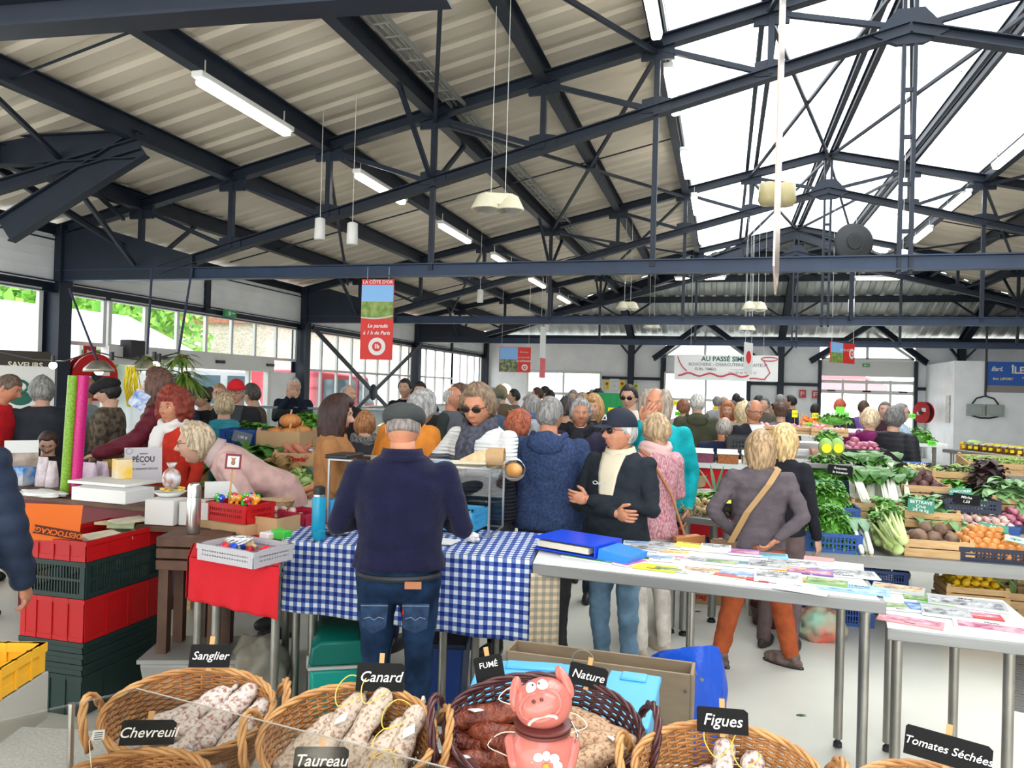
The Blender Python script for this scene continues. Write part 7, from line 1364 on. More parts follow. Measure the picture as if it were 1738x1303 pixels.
t, T = cr(1722, 868, .90, .30, .3, .10, 'wooden crate of spinach at the right edge'); leaves('green leaf spinach spilling from the right edge crate', T, .32, .3, .22, 140, .13, .045, SPIN, name='spinach')
leaves('green chicory leaves around the middle label', placed(PZ(1625, 838, .95)+vy*.1, RV), .28, .24, .10, 150, .09, .03, GR1, name='chicory')
t, T = cr(1560, 818, 1.0, .34, .36, .12, 'blue and white lattice crate of yellow beans', 'p', M('pale_blue_lattice', (.10, .22, .6), .35)); t.rotation_euler[0] = radians(8)
b = MB(); random.seed(3)
for k in range(150): x, y, z_, an = rnd(-.14, .14), rnd(-.15, .15), rnd(.05, .13), rnd(0, 3.1); b.tube([(x-.04*cos(an), y-.04*sin(an), z_), (x, y, z_+.012), (x+.04*cos(an), y+.04*sin(an), z_)], .0045, 5)
o = b.obj('yellow_beans', M('bean_yellow', (.75, .7, .3), .5), None, True); o.matrix_world = T; tag(o, 'pale yellow beans filling the blue and white crate', 'vegetable'); o['kind'] = 'stuff'
t, T = cr(1625, 825, 1.0, .38, .36, .12, 'wooden crate of mixed green peppers and beans'); b = MB(); random.seed(13)
for k in range(160): x, y, z_, an = rnd(-.16, .16), rnd(-.15, .15), rnd(.07, .15), rnd(0, 3.1); b.tube([(x-.04*cos(an), y-.04*sin(an), z_), (x, y, z_+.012), (x+.04*cos(an), y+.04*sin(an), z_)], .006, 5, 0 if k % 3 else 1)
o = b.obj('green_pods', [GR3, DKLEAF], None, True); o.matrix_world = T; tag(o, 'green and dark pods filling the third wooden crate', 'vegetable'); o['kind'] = 'stuff'
t, T = cr(1698, 802, 1.08, .52, .36, .11, 'long wooden crate of green beans at the top right'); t.rotation_euler[0] = radians(8); b = MB(); random.seed(23)
for k in range(220): x, y, z_, an = rnd(-.23, .23), rnd(-.15, .15), rnd(.07, .12), rnd(0, 3.1); b.tube([(x-.05*cos(an), y-.05*sin(an), z_), (x, y, z_+.012), (x+.05*cos(an), y+.05*sin(an), z_)], .0035, 5)
o = b.obj('green_beans', GR3, None, True); o.matrix_world = T; tag(o, 'fine green beans in the long top right crate', 'vegetable'); o['kind'] = 'stuff'
t, T = cr(1722, 838, .98, .34, .34, .05, 'tray of shallots under the green beans', 'p', NAVYP); heap('shallot', 'dark red shallot under the green beans', 'shallot', T, .34, .32, .02, 70, .02, 'shallots', 'shallot')
GLAB = M('green_label', (.03, .22, .14), .5)
slate('', 1563, 858, 5.35, .165, .088, 3, 'green card with beetroot price on the middle crate', .03, GLAB, CHALK, 0, lines=[('BETTRAVE', .022), ('Crue', -.006), ('2€ le kg', -.032)], peg=False)
slate('AIL', 1686, 895, 5.1, .17, .055, 4, 'green card reading AIL among the garlic', .035, GLAB, CHALK, 0, tilt=-45, peg=False)
slate('CHICORÉE', 1630, 834, 5.8, .15, .06, -5, 'green card reading chicory on the middle row', .028, GLAB, CHALK, .1, tilt=-40, peg=False)
slate('', 1640, 847, 5.5, .17, .07, 4, 'black card with chalk writing on the navy crate', .026, SLATE, CHALK, .2, lines=[('Mâche', .012), ('1,50', -.018)], peg=False)
slate('', 1426, 798, 5.75, .175, .075, 4, 'black card with faint chalk writing over the dark herbs', .024, SLATE, CHALK, .2, lines=[('Roquette', .014), ('le bouquet', -.016)], peg=False)
slate('', 1724, 915, 4.95, .12, .045, 8, 'pale green card on the onions at the right edge', .02, M('pale_green_card', (.4, .6, .45), .6), INK, .2, lines=[('Oignon', 0)], peg=False, tilt=-45)
slate('', 1511, 786, 6.3, .17, .15, 38, 'tilted black slate between chard and yellow beans', .034, SLATE, CHALK, .2, lines=[('Blette', .03), ('2 €', -.03)], peg=False, tilt=-20)
# under the stand
t, T = cr(1660, 1022, .30, .40, .34, .10, 'low wooden crate of lemons under the stand'); T_ = T; heap('lemon', 'ripe yellow lemon in the low crate', 'lemon', T, .38, .32, .05, 60, .028, 'lemons', 'lemon')
b = MB(); b.box((0, 0, .14), (.42, .36, .28)); o = b.obj('wooden_box', WOODL); p = PZ(1660, 1022, .30)+vy*.17; o.location = (p.x, p.y, .008); o.rotation_euler = (0, 0, RV); tag(o, 'plain wooden box under the crate of lemons', 'box')
t, T = cr(1735, 1035, .2, .34, .34, .12, 'wooden crate at the right edge under the stand'); t, T2 = cr(1700, 988, .33, .5, .3, .08, 'wooden crate with long green leaves under the stand'); leaves('long green leek tops under the stand', T2, .5, .3, .12, 160, .2, .02, GR3)
b = MB(); b.box((0, 0, .15), (.55, .34, .30)); o = b.obj('wooden_box', WOODL); p = PZ(1700, 988, .33)+vy*.17; o.location = (p.x, p.y, .01); o.rotation_euler = (0, 0, RV); tag(o, 'tall wooden box under the crate with long leaves', 'box')
for (x, y, z, lb) in ((1500, 1003, .20, 'dark blue crate seen below the stand near the table end'), (1440, 1062, .01, 'dark blue crate on the floor behind the rust trousers'), (1385, 1058, .01, 'blue crate on the floor left of the other blue crate')): cr(x, y, z, .34, .3, .16, lb, 'p', BLUEP)
o = MB().box((0, 0, .095), (.36, .32, .19)).obj('black_box', NAVYP); p = PZ(1500, 1003, .2)+vy*.15; o.location = (p.x, p.y, .006); o.rotation_euler = (0, 0, RV); tag(o, 'black box under the dark blue crate', 'box')
p = PZ(1385, 1035, .16); crumple('shopping_bag', 'striped green and red shopping bag near the rust trousers', (p.x, p.y-.2, .006), (.16, .1, .13), M('striped_bag', (.25, .55, .4), .5, c2=(.6, .12, .08), vs=4), 'bag', 12)
p = PZ(1292, 1040, .0); crumple('shopping_bag', 'orange carrier bag between the rust trouser legs', (p.x, p.y+.35, .006), (.16, .1, .16), M('orange_bag', (.85, .2, .02), .5), 'bag', 14)
t = thing('wicker_trug', 'small dark round basket on the floor behind the orange bag', 'basket', (PZ(1308, 1068, 0).x, PZ(1308, 1068, 0).y+.1, .004)); b = MB(); b.lathe([(.12, 0), (.15, .14), (.145, .14), (.115, .01)], 18); b.obj('wall', WICKD, t); b = MB(); b.tube([(.14*cos(a_), 0, .13+.12*sin(a_)) for a_ in [pi*k/10 for k in range(11)]], .008, 6); b.obj('handle', WICKD, t)
p = PZ(1200, 1028, 0); o = MB().box((0, 0, .09), (.42, .3, .18)).obj('carton', CARD); o.location = (p.x, p.y+.15, .004); o.rotation_euler = (0, 0, .1); tag(o, 'brown printed carton on the floor behind the rust trousers', 'box'); text('Lemag', .06, REDM, o, (-.1, -.152, .07), shear=.2, bold=.002)
# crates further back on the stand
t, T = cr(1468, 782, 1.16, .36, .36, .10, 'black crate of pink shallots below the puffer jackets', 'p', BLACKM); heap('redonion', 'pink and white onion below the puffer jackets', 'onion', T, .34, .34, .03, 80, .027, 'pink onions', 'red_onion')
steps('narrow raised shelf of crates below the puffer jackets', PZ(1345, 784, 1.16), PZ(1512, 790, 1.16), [(0, .45, 1.155)], BRUSH); t, T = cr(1407, 778, 1.16, .27, .24, .08, 'printed fruit carton below the netted cabbages', 'w2', M('white_red_print', (.6, .12, .08), .5, c2=(.75, .6, .5), vs=10), style='solid')
for k in range(2):
    p = PZ(1402+20*k, 772, 1.245); t = thing('netted_cabbage', 'netted green vegetables with a round yellow label, %s one' % ('left', 'right')[k], 'vegetable', (p.x, p.y, 1.243), RV); t.scale = (.8, .8, .8); b = MB(); b.ell((0, .05, .08), (.07, .06, .09), 12, 10); b.obj('net_bag', GR3, t, True); b = MB(); b.tube([(0, -.022, .07), (0, -.027, .07)], .045, 20); b.obj('round_label', M('label_yellow', (.75, .75, .0), .5), t)
leaves('green leafy heap over the netted vegetables', placed(PD(1405, 748, 6.75), RV), .22, .14, .09, 120, .05, .02, GR1)
t, T = cr(1362, 773, 1.16, .2, .2, .05, 'white shallow weighing tray beside the netted vegetables', 'p', WHITEM, style='solid')
for k, (x, y, lb, m_) in enumerate(((1356, 722, 'pale box crate of radishes far behind', 'radish'), (1405, 725, 'second far crate of pink radishes', 'radish'), (1385, 712, 'far crate of carrots with green tops', 'carrot'), (1312, 720, 'far crate of radish bunches left', 'radish'))):
    p = PZ(x, y+14, 1.335); t = wcrate(lb, (p.x, p.y, 1.335), RV, .33, .26, .07); T = placed(V((p.x, p.y, 1.335)), RV); heap(m_, ('pink radish in the pale far crate', 'pink radish in the second far crate', 'orange carrot on the far vegetable stall', 'pink radish in the far left crate')[k], m_, T, .30, .23, .03, 40, .021, 'far %ss %d' % (m_, k), m_)
q = PD(1288, 752, 7.8); q2 = q+vx*1.15; steps('white tiered stall of pale crates behind the balding man', q, q2, [(0, .35, 1.24), (.35, 1.9, 1.33)], WHITEM); b = MB(); b.box((.57, 0, 1.12), (1.15, .02, .2)); o = b.obj('front_fascia', WHITEM); o.location = (q.x, q.y, 0); o.rotation_euler = (0, 0, RV); tag(o, 'white fascia board under the pale green squashes', 'board')
t, T = cr(1325, 750, 1.242, .32, .24, .07, 'wooden crate of pale green squashes in front of the balding man'); heap('melon', 'pale green squash on the white tiered stall', 'squash', T, .3, .22, .01, 12, .042, 'pale squashes', 'squash')
leaves('green carrot tops on the far right stall', placed(PD(1415, 716, 8.25), RV), .35, .2, .10, 150, .07, .015, GR1)
p = PZ(1560, 752, 1.2); steps('white shelf of potted salads right of the purple jacket', p-vx*.25, p+vx*.3, [(0, .4, 1.2)], WHITEM); leaves('red tipped green salad plants right of the black quilted jacket', placed(p+vy*.18, RV), .4, .3, .18, 220, .08, .02, GR1)
FLU = M('fluorescent_green_card', (.15, .8, .05), .5); FYE = M('fluorescent_yellow_card', (.85, .75, .0), .5)
for (x, y, w, h, d, m_, lb) in ((1426, 704, 14, 28, 8.6, FLU, 'tall bright green price card on the carrot stall'), (1437, 704, 8, 9, 8.7, FLU, 'small bright green price card beside the tall one'), (1384, 705, 10, 9, 8.4, FYE, 'yellow price card in front of the red jacketed woman'), (1349, 702, 9, 12, 8.5, FYE, 'yellow price card in front of the taupe top woman'), (1374, 722, 9, 10, 7.8, FLU, 'green price card above the squashes'), (1380, 728, 12, 8, 7.6, FYE, 'yellow price card just right of the green squash card'), (1548, 706, 10, 8, 8.4, FLU, 'green price card on the salad plants'), (1582, 752, 13, 9, 7.6, FLU, 'green price card left of the honey table'), (1150, 702, 9, 7, 9.0, FLU, 'green price card left of the olive parka'), (1214, 693, 9, 6, 9.2, FYE, 'yellow price card right of the olive parka'), (1038, 696, 12, 9, 9.4, FYE, 'yellow price card below the green crates'), (1148, 684, 34, 9, 12, FYE, 'long yellow board beneath the far window')):
    slate('', x, y, d, w*d/1300, h*d/1300, 0, lb, .03, m_, INK, 0, tilt=0, peg=False, lines=[('2,50' if w < 30 else 'PRIX', 0)]); g = MB(); g.tube([(0, .003, 0), (0, .003, -max(.1, LASTS[0].location.z-1.28))], .003, 4); g.obj('stick', PEG, LASTS[0])
# honey table on the right
h4 = [PZ(1652, 742, .9), PZ(1900, 752, .9), PZ(1900, 735, .9), PZ(1662, 733, .9)]; hz = .9; ha = PD(1600, 735, 9.6); ha.z = 0; hb_ = PD(1860, 750, 7.6); hb_.z = 0; hy = V((-(hb_-ha).normalized().y, (hb_-ha).normalized().x, 0))*.55
tH, PH, OH = table('narrow steel table of honey jars by the partition wall', [ha, hb_, hb_+hy, ha+hy], 1.10, BRUSH, INOX, legs=((.05, .1), (.45, .1), (.95, .1), (.05, .9), (.45, .9), (.95, .9)))
HON = M('honey', (.55, .25, .02), .2); HOND = M('dark_honey', (.16, .05, .01), .2)
proto = None
for k in range(26):
    q = PH(.06+.017*k+rnd(-.002, .002), .35+.22*(k % 3)); c = OH+q; c.z = 1.1+.075*(1 if k % 4 == 0 else 0)
    c.z = 1.1
    if k < 2:
        t = thing('honey_jar', 'glass jar of %s honey with a lid on the steel table' % ('amber', 'dark')[k], 'jar', c, 0, ('amber', 'dark')[k]+' honey jars'); b = MB(); b.lathe([(.032, 0), (.036, .006), (.036, .07), (.03, .08)], 12); b.obj('glass_jar', (HON, HOND)[k], t, True); b = MB(); b.lathe([(.032, .08), (.033, .095)], 12); b.obj('lid', FYE if k == 0 else WHITEM, t); b = MB(); b.box((0, -.036, .04), (.04, .004, .035)); b.obj('paper_label', FYE, t)
        if k == 0: ja = t
        else: jd = t
    else: dup(ja if k % 3 else jd, c, rnd(-.4, .4))
p = OH+PH(.1, .5); t = thing('plastic_bowl', 'clear bowl of green sweets at the left end of the honey table', 'bowl', (p.x, p.y, 1.1)); b = MB(); b.lathe([(.09, 0), (.12, .1), (.115, .1), (.085, .01)], 18); b.obj('bowl_wall', CLR, t); b = MB(); b.ell((0, 0, .07), (.1, .1, .06), 12, 8); b.obj('contents', GR3, t, True)
q = PD(1603, 734, 9.6); 
# ---------------- middle: garlic table, bowl, black crates, pulses ----------------
gA = PZ(1128, 872, .85); g4 = [gA, PZ(1245, 886, .85), PZ(1245, 886, .85)+V((-.12, .62, 0)), gA+V((-.12, .62, 0))]; tG, PG, OG = table('small steel table of fresh garlic behind the tweed jacketed woman', g4, .85, BRUSH, M('square_leg', (.3, .3, .28), .4, metal=.6), r=.03, legs=((.15, .12), (.35, .12), (.95, .12), (.1, .9), (.95, .9)))
c = OG+PG(.5, .3); b = MB(); random.seed(31)
for k in range(60):
    x, y, z_ = rnd(-.2, .2), rnd(-.12, .05), rnd(.01, .10); 
    for j in range(7): b.tube([(x, y, z_), (x+rnd(-.03, .03), y-rnd(.01, .04), z_+rnd(-.02, .02)), (x+rnd(-.05, .05), y-rnd(.03, .07), max(.002, z_+rnd(-.05, .02)))], .0012, 4)
    b.ell((x, y+.02, z_), (.02, .026, .018), 8, 6)
o = b.obj('garlic_roots', M('straw_root', (.52, .38, .17), .8, c2=(.68, .55, .32), vs=20), None, True); o.location = (c.x, c.y, .852); o.rotation_euler = (0, 0, .05); tag(o, 'heap of fresh garlic with tangled straw coloured roots', 'garlic'); o['kind'] = 'stuff'
b = MB()
for k in range(70): leafmesh(b, V((rnd(-.2, .2), rnd(.02, .12), rnd(.06, .13))), V((rnd(-1, 1), rnd(.2, 1), rnd(0, .5))), .22, .016, .3)
o = b.obj('garlic_leaves', M('onion_green', (.1, .26, .04), .5, c2=(.3, .45, .12), vs=10), None, True); o.location = (c.x, c.y, .852); tag(o, 'long green leaves of the fresh garlic heap', 'vegetable'); o['kind'] = 'stuff'
p = PZ(1228, 875, .87); t = pcrate('small black basket with yellow packets on the garlic table', (p.x, p.y+.12, .853), .05, .17, .2, .1, BLACKM, 'grid', name='black_basket'); o = MB().box((0, 0, .07), (.13, .16, .05)).obj('yellow_packet', M('packet_yellow', (.75, .62, .05), .4), bevel=.01); o.location = (p.x, p.y+.12, .86); tag(o, 'yellow packet in the small black basket', 'packet')
b = MB()
for k in range(4): leafmesh(b, V((0, 0, .1)), V((-.5+.35*k, .2, 1)), .3, .015, .2)
b.tube([(0, 0, 0), (0, 0, .12)], .012, 8); o = b.obj('leek', LEEKG, None, True); o.location = (p.x-.06, p.y+.3, .855); tag(o, 'single upright leek behind the small black basket', 'vegetable')
bz = .93; p = PD(1172, 825, 6.1); sp_ = thing('side_table', 'pale side table under the cream bowl', 'table', (p.x, p.y, 0)); b = MB(); b.box((.15, .1, p.z-.02), (.75, .45, .03)); b.obj('table_top', WHITEM, sp_); 
for e in (-.18, .48):
    for f in (-.08, .28): b = MB(); b.tube([(e, f, 0), (e, f, p.z-.03)], .018, 8); b.obj('leg', INOX, sp_)
t = thing('bowl', 'wide cream enamel bowl left of the black crates', 'bowl', (p.x, p.y, p.z-.004)); b = MB(); b.lathe([(.09, 0), (.125, .02), (.135, .10), (.142, .105), (.13, .10), (.115, .03), (.02, .02)], 26); b.obj('bowl_wall', M('cream_enamel', (.62, .5, .28), .4), t, True)
for k in range(2): p2 = PD(1222, 822, 6.2); t = pcrate('black lattice crate beside the cream bowl, %s' % ('lower', 'upper one with pink onions')[k], (p2.x+.02, p2.y+.02, p.z-.004+.125*k), .05, .19, .3, .12, BLACKM, 'grid', n=12)
for k in range(3): p2 = PD(1252, 815, 6.5); t = pcrate('tall stack black crate behind the woman in taupe, %s' % ('bottom', 'middle', 'top')[k], (p2.x, p2.y+.1, p.z+.0+.13*k), .05, .2, .3, .125, BLACKM, 'grid', n=12)
o = MB().box((0, 0, .1), (.2, .014, .2)).obj('chipboard_panel', M('pale_board', (.6, .45, .28), .8, c2=(.66, .55, .4), vs=10)); p = PD(1155, 808, 6.3); o.location = p; o.rotation_euler = (0, 0, .05); tag(o, 'pale chipboard panel standing behind the cream bowl', 'panel')
pz_ = 1.0; pA_ = PZ(1125, 782, 1.16); pB_ = PZ(1290, 790, 1.16); rp = atan2((pB_-pA_).y, (pB_-pA_).x); t = thing('pulse_counter', 'white counter of dried pulses with a red front cloth', 'counter', (pA_.x, pA_.y, 0), rp); Lp = (pB_-pA_).length
b = MB(); b.box((Lp/2, .25, 1.14), (Lp, .5, .04)); b.obj('counter_top', WHITEM, t); b = MB(); b.box((Lp/2, .03, .85), (Lp, .02, .54)); b.obj('red_cloth', RCL, t)
for x in (.05, Lp-.05): b = MB(); b.tube([(x, .2, 0), (x, .2, 1.12)], .02, 8); b.obj('leg', WHITEM, t)
T = placed(V((pA_.x, pA_.y, 0)), rp)
for k, (c_, lb) in enumerate((((.25, .1, .04), 'brown'), ((.25, .07, .12), 'purple'), ((.4, .14, .05), 'orange brown'), ((.5, .42, .3), 'beige'))):
    o = MB().box((0, 0, .035), (.155, .2, .07)).obj('pulse_tray', [WHITEM, M('pulses_%d' % k, c_, .7, var=.5, vs=90, bump=.8, bs=120)]); o.data.materials.clear(); o.data.materials.append(MATS['pulses_%d' % k]); o.matrix_world = T @ Mx.Translation((.12+.19*k, .11, 1.162)); tag(o, 'clear tray of %s dried pulses' % lb, 'tray'); g = MB(); g.box((0, .1, .05), (.16, .01, .1)); g.box((0, 0, .074), (.165, .21, .004)); g.obj('lid', WHITEM, o)
b = MB(); 
for z_ in (.0, .12): b.tube([(0, 0, z_), (1.5, 0, z_)], .012, 6)
for x in (0, .75, 1.5): b.tube([(x, 0, -.9), (x, 0, .12)], .012, 6)
o = b.obj('white_railing', PVC); p = PD(1155, 735, 7.6); o.location = p; o.location.z = .91; o.rotation_euler = (0, 0, .26); tag(o, 'white tubular railing in front of the seated man', 'railing')
# green and pale crates at the back centre
for (x, y, d, w, h, m_, lb, k_) in ((1033, 672, 12, .36, .22, M('crate_green', (.0, .25, .06), .5), 'upper bright green crate at the back centre', 1), (1033, 690, 11.9, .36, .22, M('crate_green', (.0, .25, .06), .5), 'middle bright green crate at the back centre', 1), (1033, 705, 11.8, .36, .22, M('crate_green', (.0, .25, .06), .5), 'lower bright green crate at the back centre', 1)):
    p = PD(x, y, d); z0 = (1.44, 1.2, .96)[('upper', 'middle', 'lower').index(lb.split()[0])]; pcrate(lb, (PD(1033, 690, 12).x, PD(1033, 690, 12).y, z0), .26, .42, .4, .235, m_, 'solid', n=8)
p = PD(1033, 690, 12); t = thing('back_counter', 'white counter carrying the bright green crates', 'counter', (p.x, p.y, 0), .26); b = MB(); b.box((.6, 0, .93), (2.6, .7, .05)); b.obj('counter_top', WHITEM, t); b = MB(); b.box((.6, 0, .45), (2.4, .6, .9)); b.obj('cabinet', WHITEM, t)
def simple_stall(px, py, d, L, lb, rz=.26, mat=None, z=.95, D=.6):
    p = PD(px, py, d); t = thing('market_counter', lb, 'counter', (p.x, p.y, 0), rz); b = MB(); b.box((0, 0, z-.02), (L, D, .04)); b.obj('counter_top', mat or WHITEM, t); b = MB(); b.box((0, 0, z/2-.02), (L*.97, D*.9, z-.04)); b.obj('cabinet', mat or WHITEM, t); return placed(V((p.x, p.y, z)), rz)
T = simple_stall(1190, 745, 9.6, 1.6, 'counter of vegetable crates before the olive parka', .26, CARD, 1.0)
for k in range(4): c_ = T @ V((-.6+.4*k, 0, 0)); t = wcrate('wooden crate on the counter near the olive parka, %s' % ('first', 'second', 'third', 'fourth')[k], c_, .26, .36, .4, .1); heap(('garlic', 'potato', 'onion', 'radish')[k], ('pale garlic bulb', 'brown potato', 'golden onion', 'pink radish')[k]+' near the olive parka', ('garlic', 'potato', 'onion', 'radish')[k], T @ Mx.Translation((-.6+.4*k, 0, 0)), .34, .36, .02, 40, .028, 'near the olive parka %d' % k)
T = simple_stall(1320, 712, 11.5, 3.4, 'long white counter behind the balding man', .1, None, 1.25)
T = simple_stall(880, 712, 11, 1.6, 'counter with yellow green salads behind the red hair', .2, None, .95); leaves('yellow green salad heap at the back centre', T @ Mx.Translation((-.1, 0, .1)), .8, .5, .35, 220, .14, .04, GR3)
T = simple_stall(750, 742, 7.3, .9, 'grey counter edge beyond the orange shirt', .2, CHROMER, .98)
# ---------------- deli counters against the left wall ----------------
for (x, y, d, L, rz, lb) in ((487, 700, 9.6, .8, .4, 'glass fronted deli counter under the camera man'), (600, 702, 9.3, .8, .35, 'middle glass fronted deli counter before the x brace'), (705, 705, 9.0, .72, .3, 'right end glass fronted deli counter')):
    p = PD(x, y, d); t = thing('deli_counter', lb, 'display case', (p.x, p.y, 0), rz); b = MB(); b.box((0, 0, .38), (L, .8, .76)); b.obj('cabinet', M('deli_steel', (.45, .48, .5), .4), t); b = MB(); b.box((0, .25, 1.38), (L, .35, .03)); b.obj('top_shelf', M('deli_shelf', (.2, .26, .28), .25), t); b = MB(); b.grid(lambda i, j: V(((i-.5)*L, -.4+.32*j*j, .8+.57*j)), 1, 8); b.obj('curved_glass', glass('deli_glass_'+str(x), (.8, .9, .9), .15), t, True)
    for e in (-1, 1): b = MB(); b.prism([(e*L/2, -.4, .78), (e*L/2, .4, .78), (e*L/2, .4, 1.37), (e*L/2, -.08, 1.37), (e*L/2, -.33, 1.05)], (.01*e, 0, 0)); b.obj('end_glass', cg, t)
    for k in range(int(L/.22)):
        c_ = ((.45, .12, .08), (.6, .5, .35), (.15, .25, .08), (.5, .35, .2))[k % 4]; o = MB().box((0, 0, .03), (.18, .26, .06)).obj('food_tray', M('deli_food_%d' % (k % 4), c_, .5, var=.5, vs=25)); q = placed(V((p.x, p.y, .765)), rz) @ V((-L/2+.15+.22*k, -.05, 0)); o.location = q; o.rotation_euler = (0, 0, rz); tag(o, '%s food tray inside the %s' % (('reddish', 'cream', 'green', 'tan')[k % 4], lb), 'tray', 'trays '+lb)
# ---------------- left vegetable stall ----------------
lz = 1.0; L0 = PD(470, 790, 6.4); t = thing('vegetable_stall', 'stall of cartons and roots behind the pink jacket', 'stand', (L0.x, L0.y, 0), .55)
for (y0, z_, w) in ((-.55, .72, 1.5), (-.1, .86, 1.5), (.38, 1.02, 1.5)): b = MB(); b.box((0, y0, z_-.02), (w, .46, .04)); b.obj('shelf', WOODL, t)
for x in (-.6, .6):
    for y0, z_ in ((-.6, .68), (.4, .98)): b = MB(); b.box((x, y0, z_/2), (.06, .06, z_)); b.obj('leg', WOODL, t)
def lv(x, y, z): return placed(V((L0.x, L0.y, 0)), .55) @ Mx.Translation((x, y, z))
def oncard(px, py, d, w, dd, h, lb, mat=None): p = PD(px, py, d); t = wcrate(lb, p, .1, w, dd, h, mat or CARD, slats=1, name='carton_tray', cat='box'); return placed(p, .1)
PUM = M('pumpkin_orange', (.42, .13, .03), .5, c2=(.55, .24, .07), vs=8)
T = oncard(487, 757, 6.4, .38, .34, .14, 'cardboard tray of ribbed pumpkins')
for k, (x, y, z, s) in enumerate(((-.1, 0, .1, 1), (.05, -.06, .1, 1.1), (.08, .1, .12, 1), (.0, .05, .21, 1.1), (-.13, .12, .08, .8))):
    b = MB(); b.grid(lambda i, j: (lambda u, q: V((.085*s*sin(q)*cos(u)*(1-.12*abs(sin(u*5))), .085*s*sin(q)*sin(u)*(1-.12*abs(sin(u*5))), .055*s*cos(q))))(i*2*pi, .03+j*3.08), 40, 10, wrap=True); o = b.obj('pumpkin', PUM, None, True); o.matrix_world = T @ Mx.Translation((x, y, z)); tag(o, 'ribbed orange pumpkin in the carton, %s' % ('leftmost', 'front right', 'back right', 'topmost', 'small back left')[k], 'pumpkin'); g = MB(); g.tube([(0, 0, .045*s), (.01, 0, .085*s)], .008, 6); g.obj('stalk', WOODL, o)
T = oncard(512, 787, 5.9, .34, .28, .10, 'red printed carton of sweet potatoes'); heap('sweetpotato', 'reddish sweet potato in the printed carton', 'sweet potato', T, .30, .26, .03, 16, .034, 'sweet potatoes', 'sweet_potato'); p = PD(512, 783, 5.78); text('La Pineda', .05, REDM, bpy.data.objects.get('carton_tray.001') or None, (0, -.145, .05), bold=.002)
T = oncard(530, 757, 6.6, .3, .28, .08, 'carton of brown mushrooms beside the camel cardigan'); heap('potato', 'brown mushroom in the carton by the camel cardigan', 'mushroom', T, .26, .24, .02, 16, .028, 'brown mushrooms', 'mushroom')
def gpatch(px, py, d, w, dd, h, n, L, lw, m_, lb, nm='leafy_greens'): p = PD(px, py, d); leaves(lb, placed(V((p.x, p.y, p.z-h*.3)), .2), w, dd, h, n, L, lw, m_, name=nm)
for q in ((435, 743, 6.8, .34, .3, .2, 200, .1, .035, GR1, 'bushy green herbs left of the pumpkins'), (530, 727, 7.3, .42, .3, .22, 240, .11, .03, GR1, 'bright green salad above the mushrooms'), (430, 788, 6.0, .55, .4, .2, 160, .2, .06, GR2, 'dark green chard leaves left of the pumpkins'), (425, 818, 5.6, .4, .4, .2, 110, .2, .06, GR2, 'dark leaves behind the pink jacket'), (500, 812, 5.6, .3, .2, .1, 60, .12, .02, GR3, 'yellow green tops above the rhubarb')): gpatch(*q)
for k, (x, y) in enumerate(((458, 790), (480, 787), (462, 806), (484, 806), (500, 800))): o = bpy.data.objects.new('celeriac', VEGM.setdefault('celeriac', veg('celeriac'))); COL.objects.link(o); o.location = PD(x, y, 5.75); o.rotation_euler = (k, k*2, k*3); tag(o, 'knobbly brown celeriac on the left stall, %s' % ('top left', 'top right', 'lower left', 'lower middle', 'rightmost')[k], 'celeriac')
T = placed(PD(450, 828, 5.5), .2); heap('potato', 'small earthy potato above the wicker basket', 'potato', T, .4, .25, 0, 40, .030, 'small potatoes', 'potato')
RHU = M('rhubarb_red', (.55, .12, .08), .45, c2=(.65, .4, .2), vs=8)
for k in range(14): p = PD(478+4.6*k, 842-.4*k, 5.2+.02*k); b = MB(); b.tube([(0, 0, -.02), (.12, .2, .05), (.22, .42, .14)], [.014, .013, .008], 8); o = b.obj('rhubarb_stalk', RHU, None, True); o.location = (p.x, p.y, p.z+rnd(-.02, .03)); o.rotation_euler = (0, 0, rnd(-.15, .1)); tag(o, 'red and cream rhubarb stalk on the left stall', 'rhubarb', 'rhubarb stalks')
p = PD(412, 745, 6.6); pcrate('blue lattice crate behind the pink jacket', (p.x, p.y, p.z-.05), .3, .28, .3, .14, BLUEP, 'grid'); slate('', 411, 742, 6.3, .15, .09, 15, 'grey slate leaning on the blue crate', .03, M('slate_grey', (.1, .12, .14), .6), CHALK, .2, lines=[('1,50 €', 0)], peg=False)
p = PD(500, 850, 5.0); stA = thing('low_table', 'low table of nuts and cartons left of the flask', 'table', (p.x-.2, p.y, 0), .1); b = MB(); b.box((0, .1, p.z-.06), (.95, .6, .03)); b.obj('table_top', WHITEM, stA)
for e in (-.4, .4):
    for f in (-.1, .3): b = MB(); b.tube([(e, f, 0), (e, f, p.z-.07)], .018, 8); b.obj('leg', INOX, stA)
tz = p.z-.045
q = PZ(466, 868, tz); t = thing('wicker_tray', 'pale wicker tray behind the red basket', 'basket', (q.x, q.y, tz)); b = MB(); b.lathe([(.1, 0), (.13, .07), (.135, .075), (.122, .07), (.095, .01)], 24, 0, (0, 0, 0), 1, .7); b.obj('woven_wall', M('pale_wicker', (.5, .33, .17), .7, c2=(.62, .45, .26), vs=40, bump=.8, bs=90), t)
q = PZ(515, 886, tz); pcrate('dark pink basket beside the turquoise flask', (q.x, q.y, tz), -.3, .22, .18, .07, M('raspberry_plastic', (.42, .02, .05), .4), 'grid'); q = PZ(490, 884, tz); heap('garlic', 'pale nut packet on the low table', 'nuts', placed(V((q.x-.03, q.y, tz)), 0), .22, .14, 0, 14, .026, 'pale nuts', 'nut_packet')
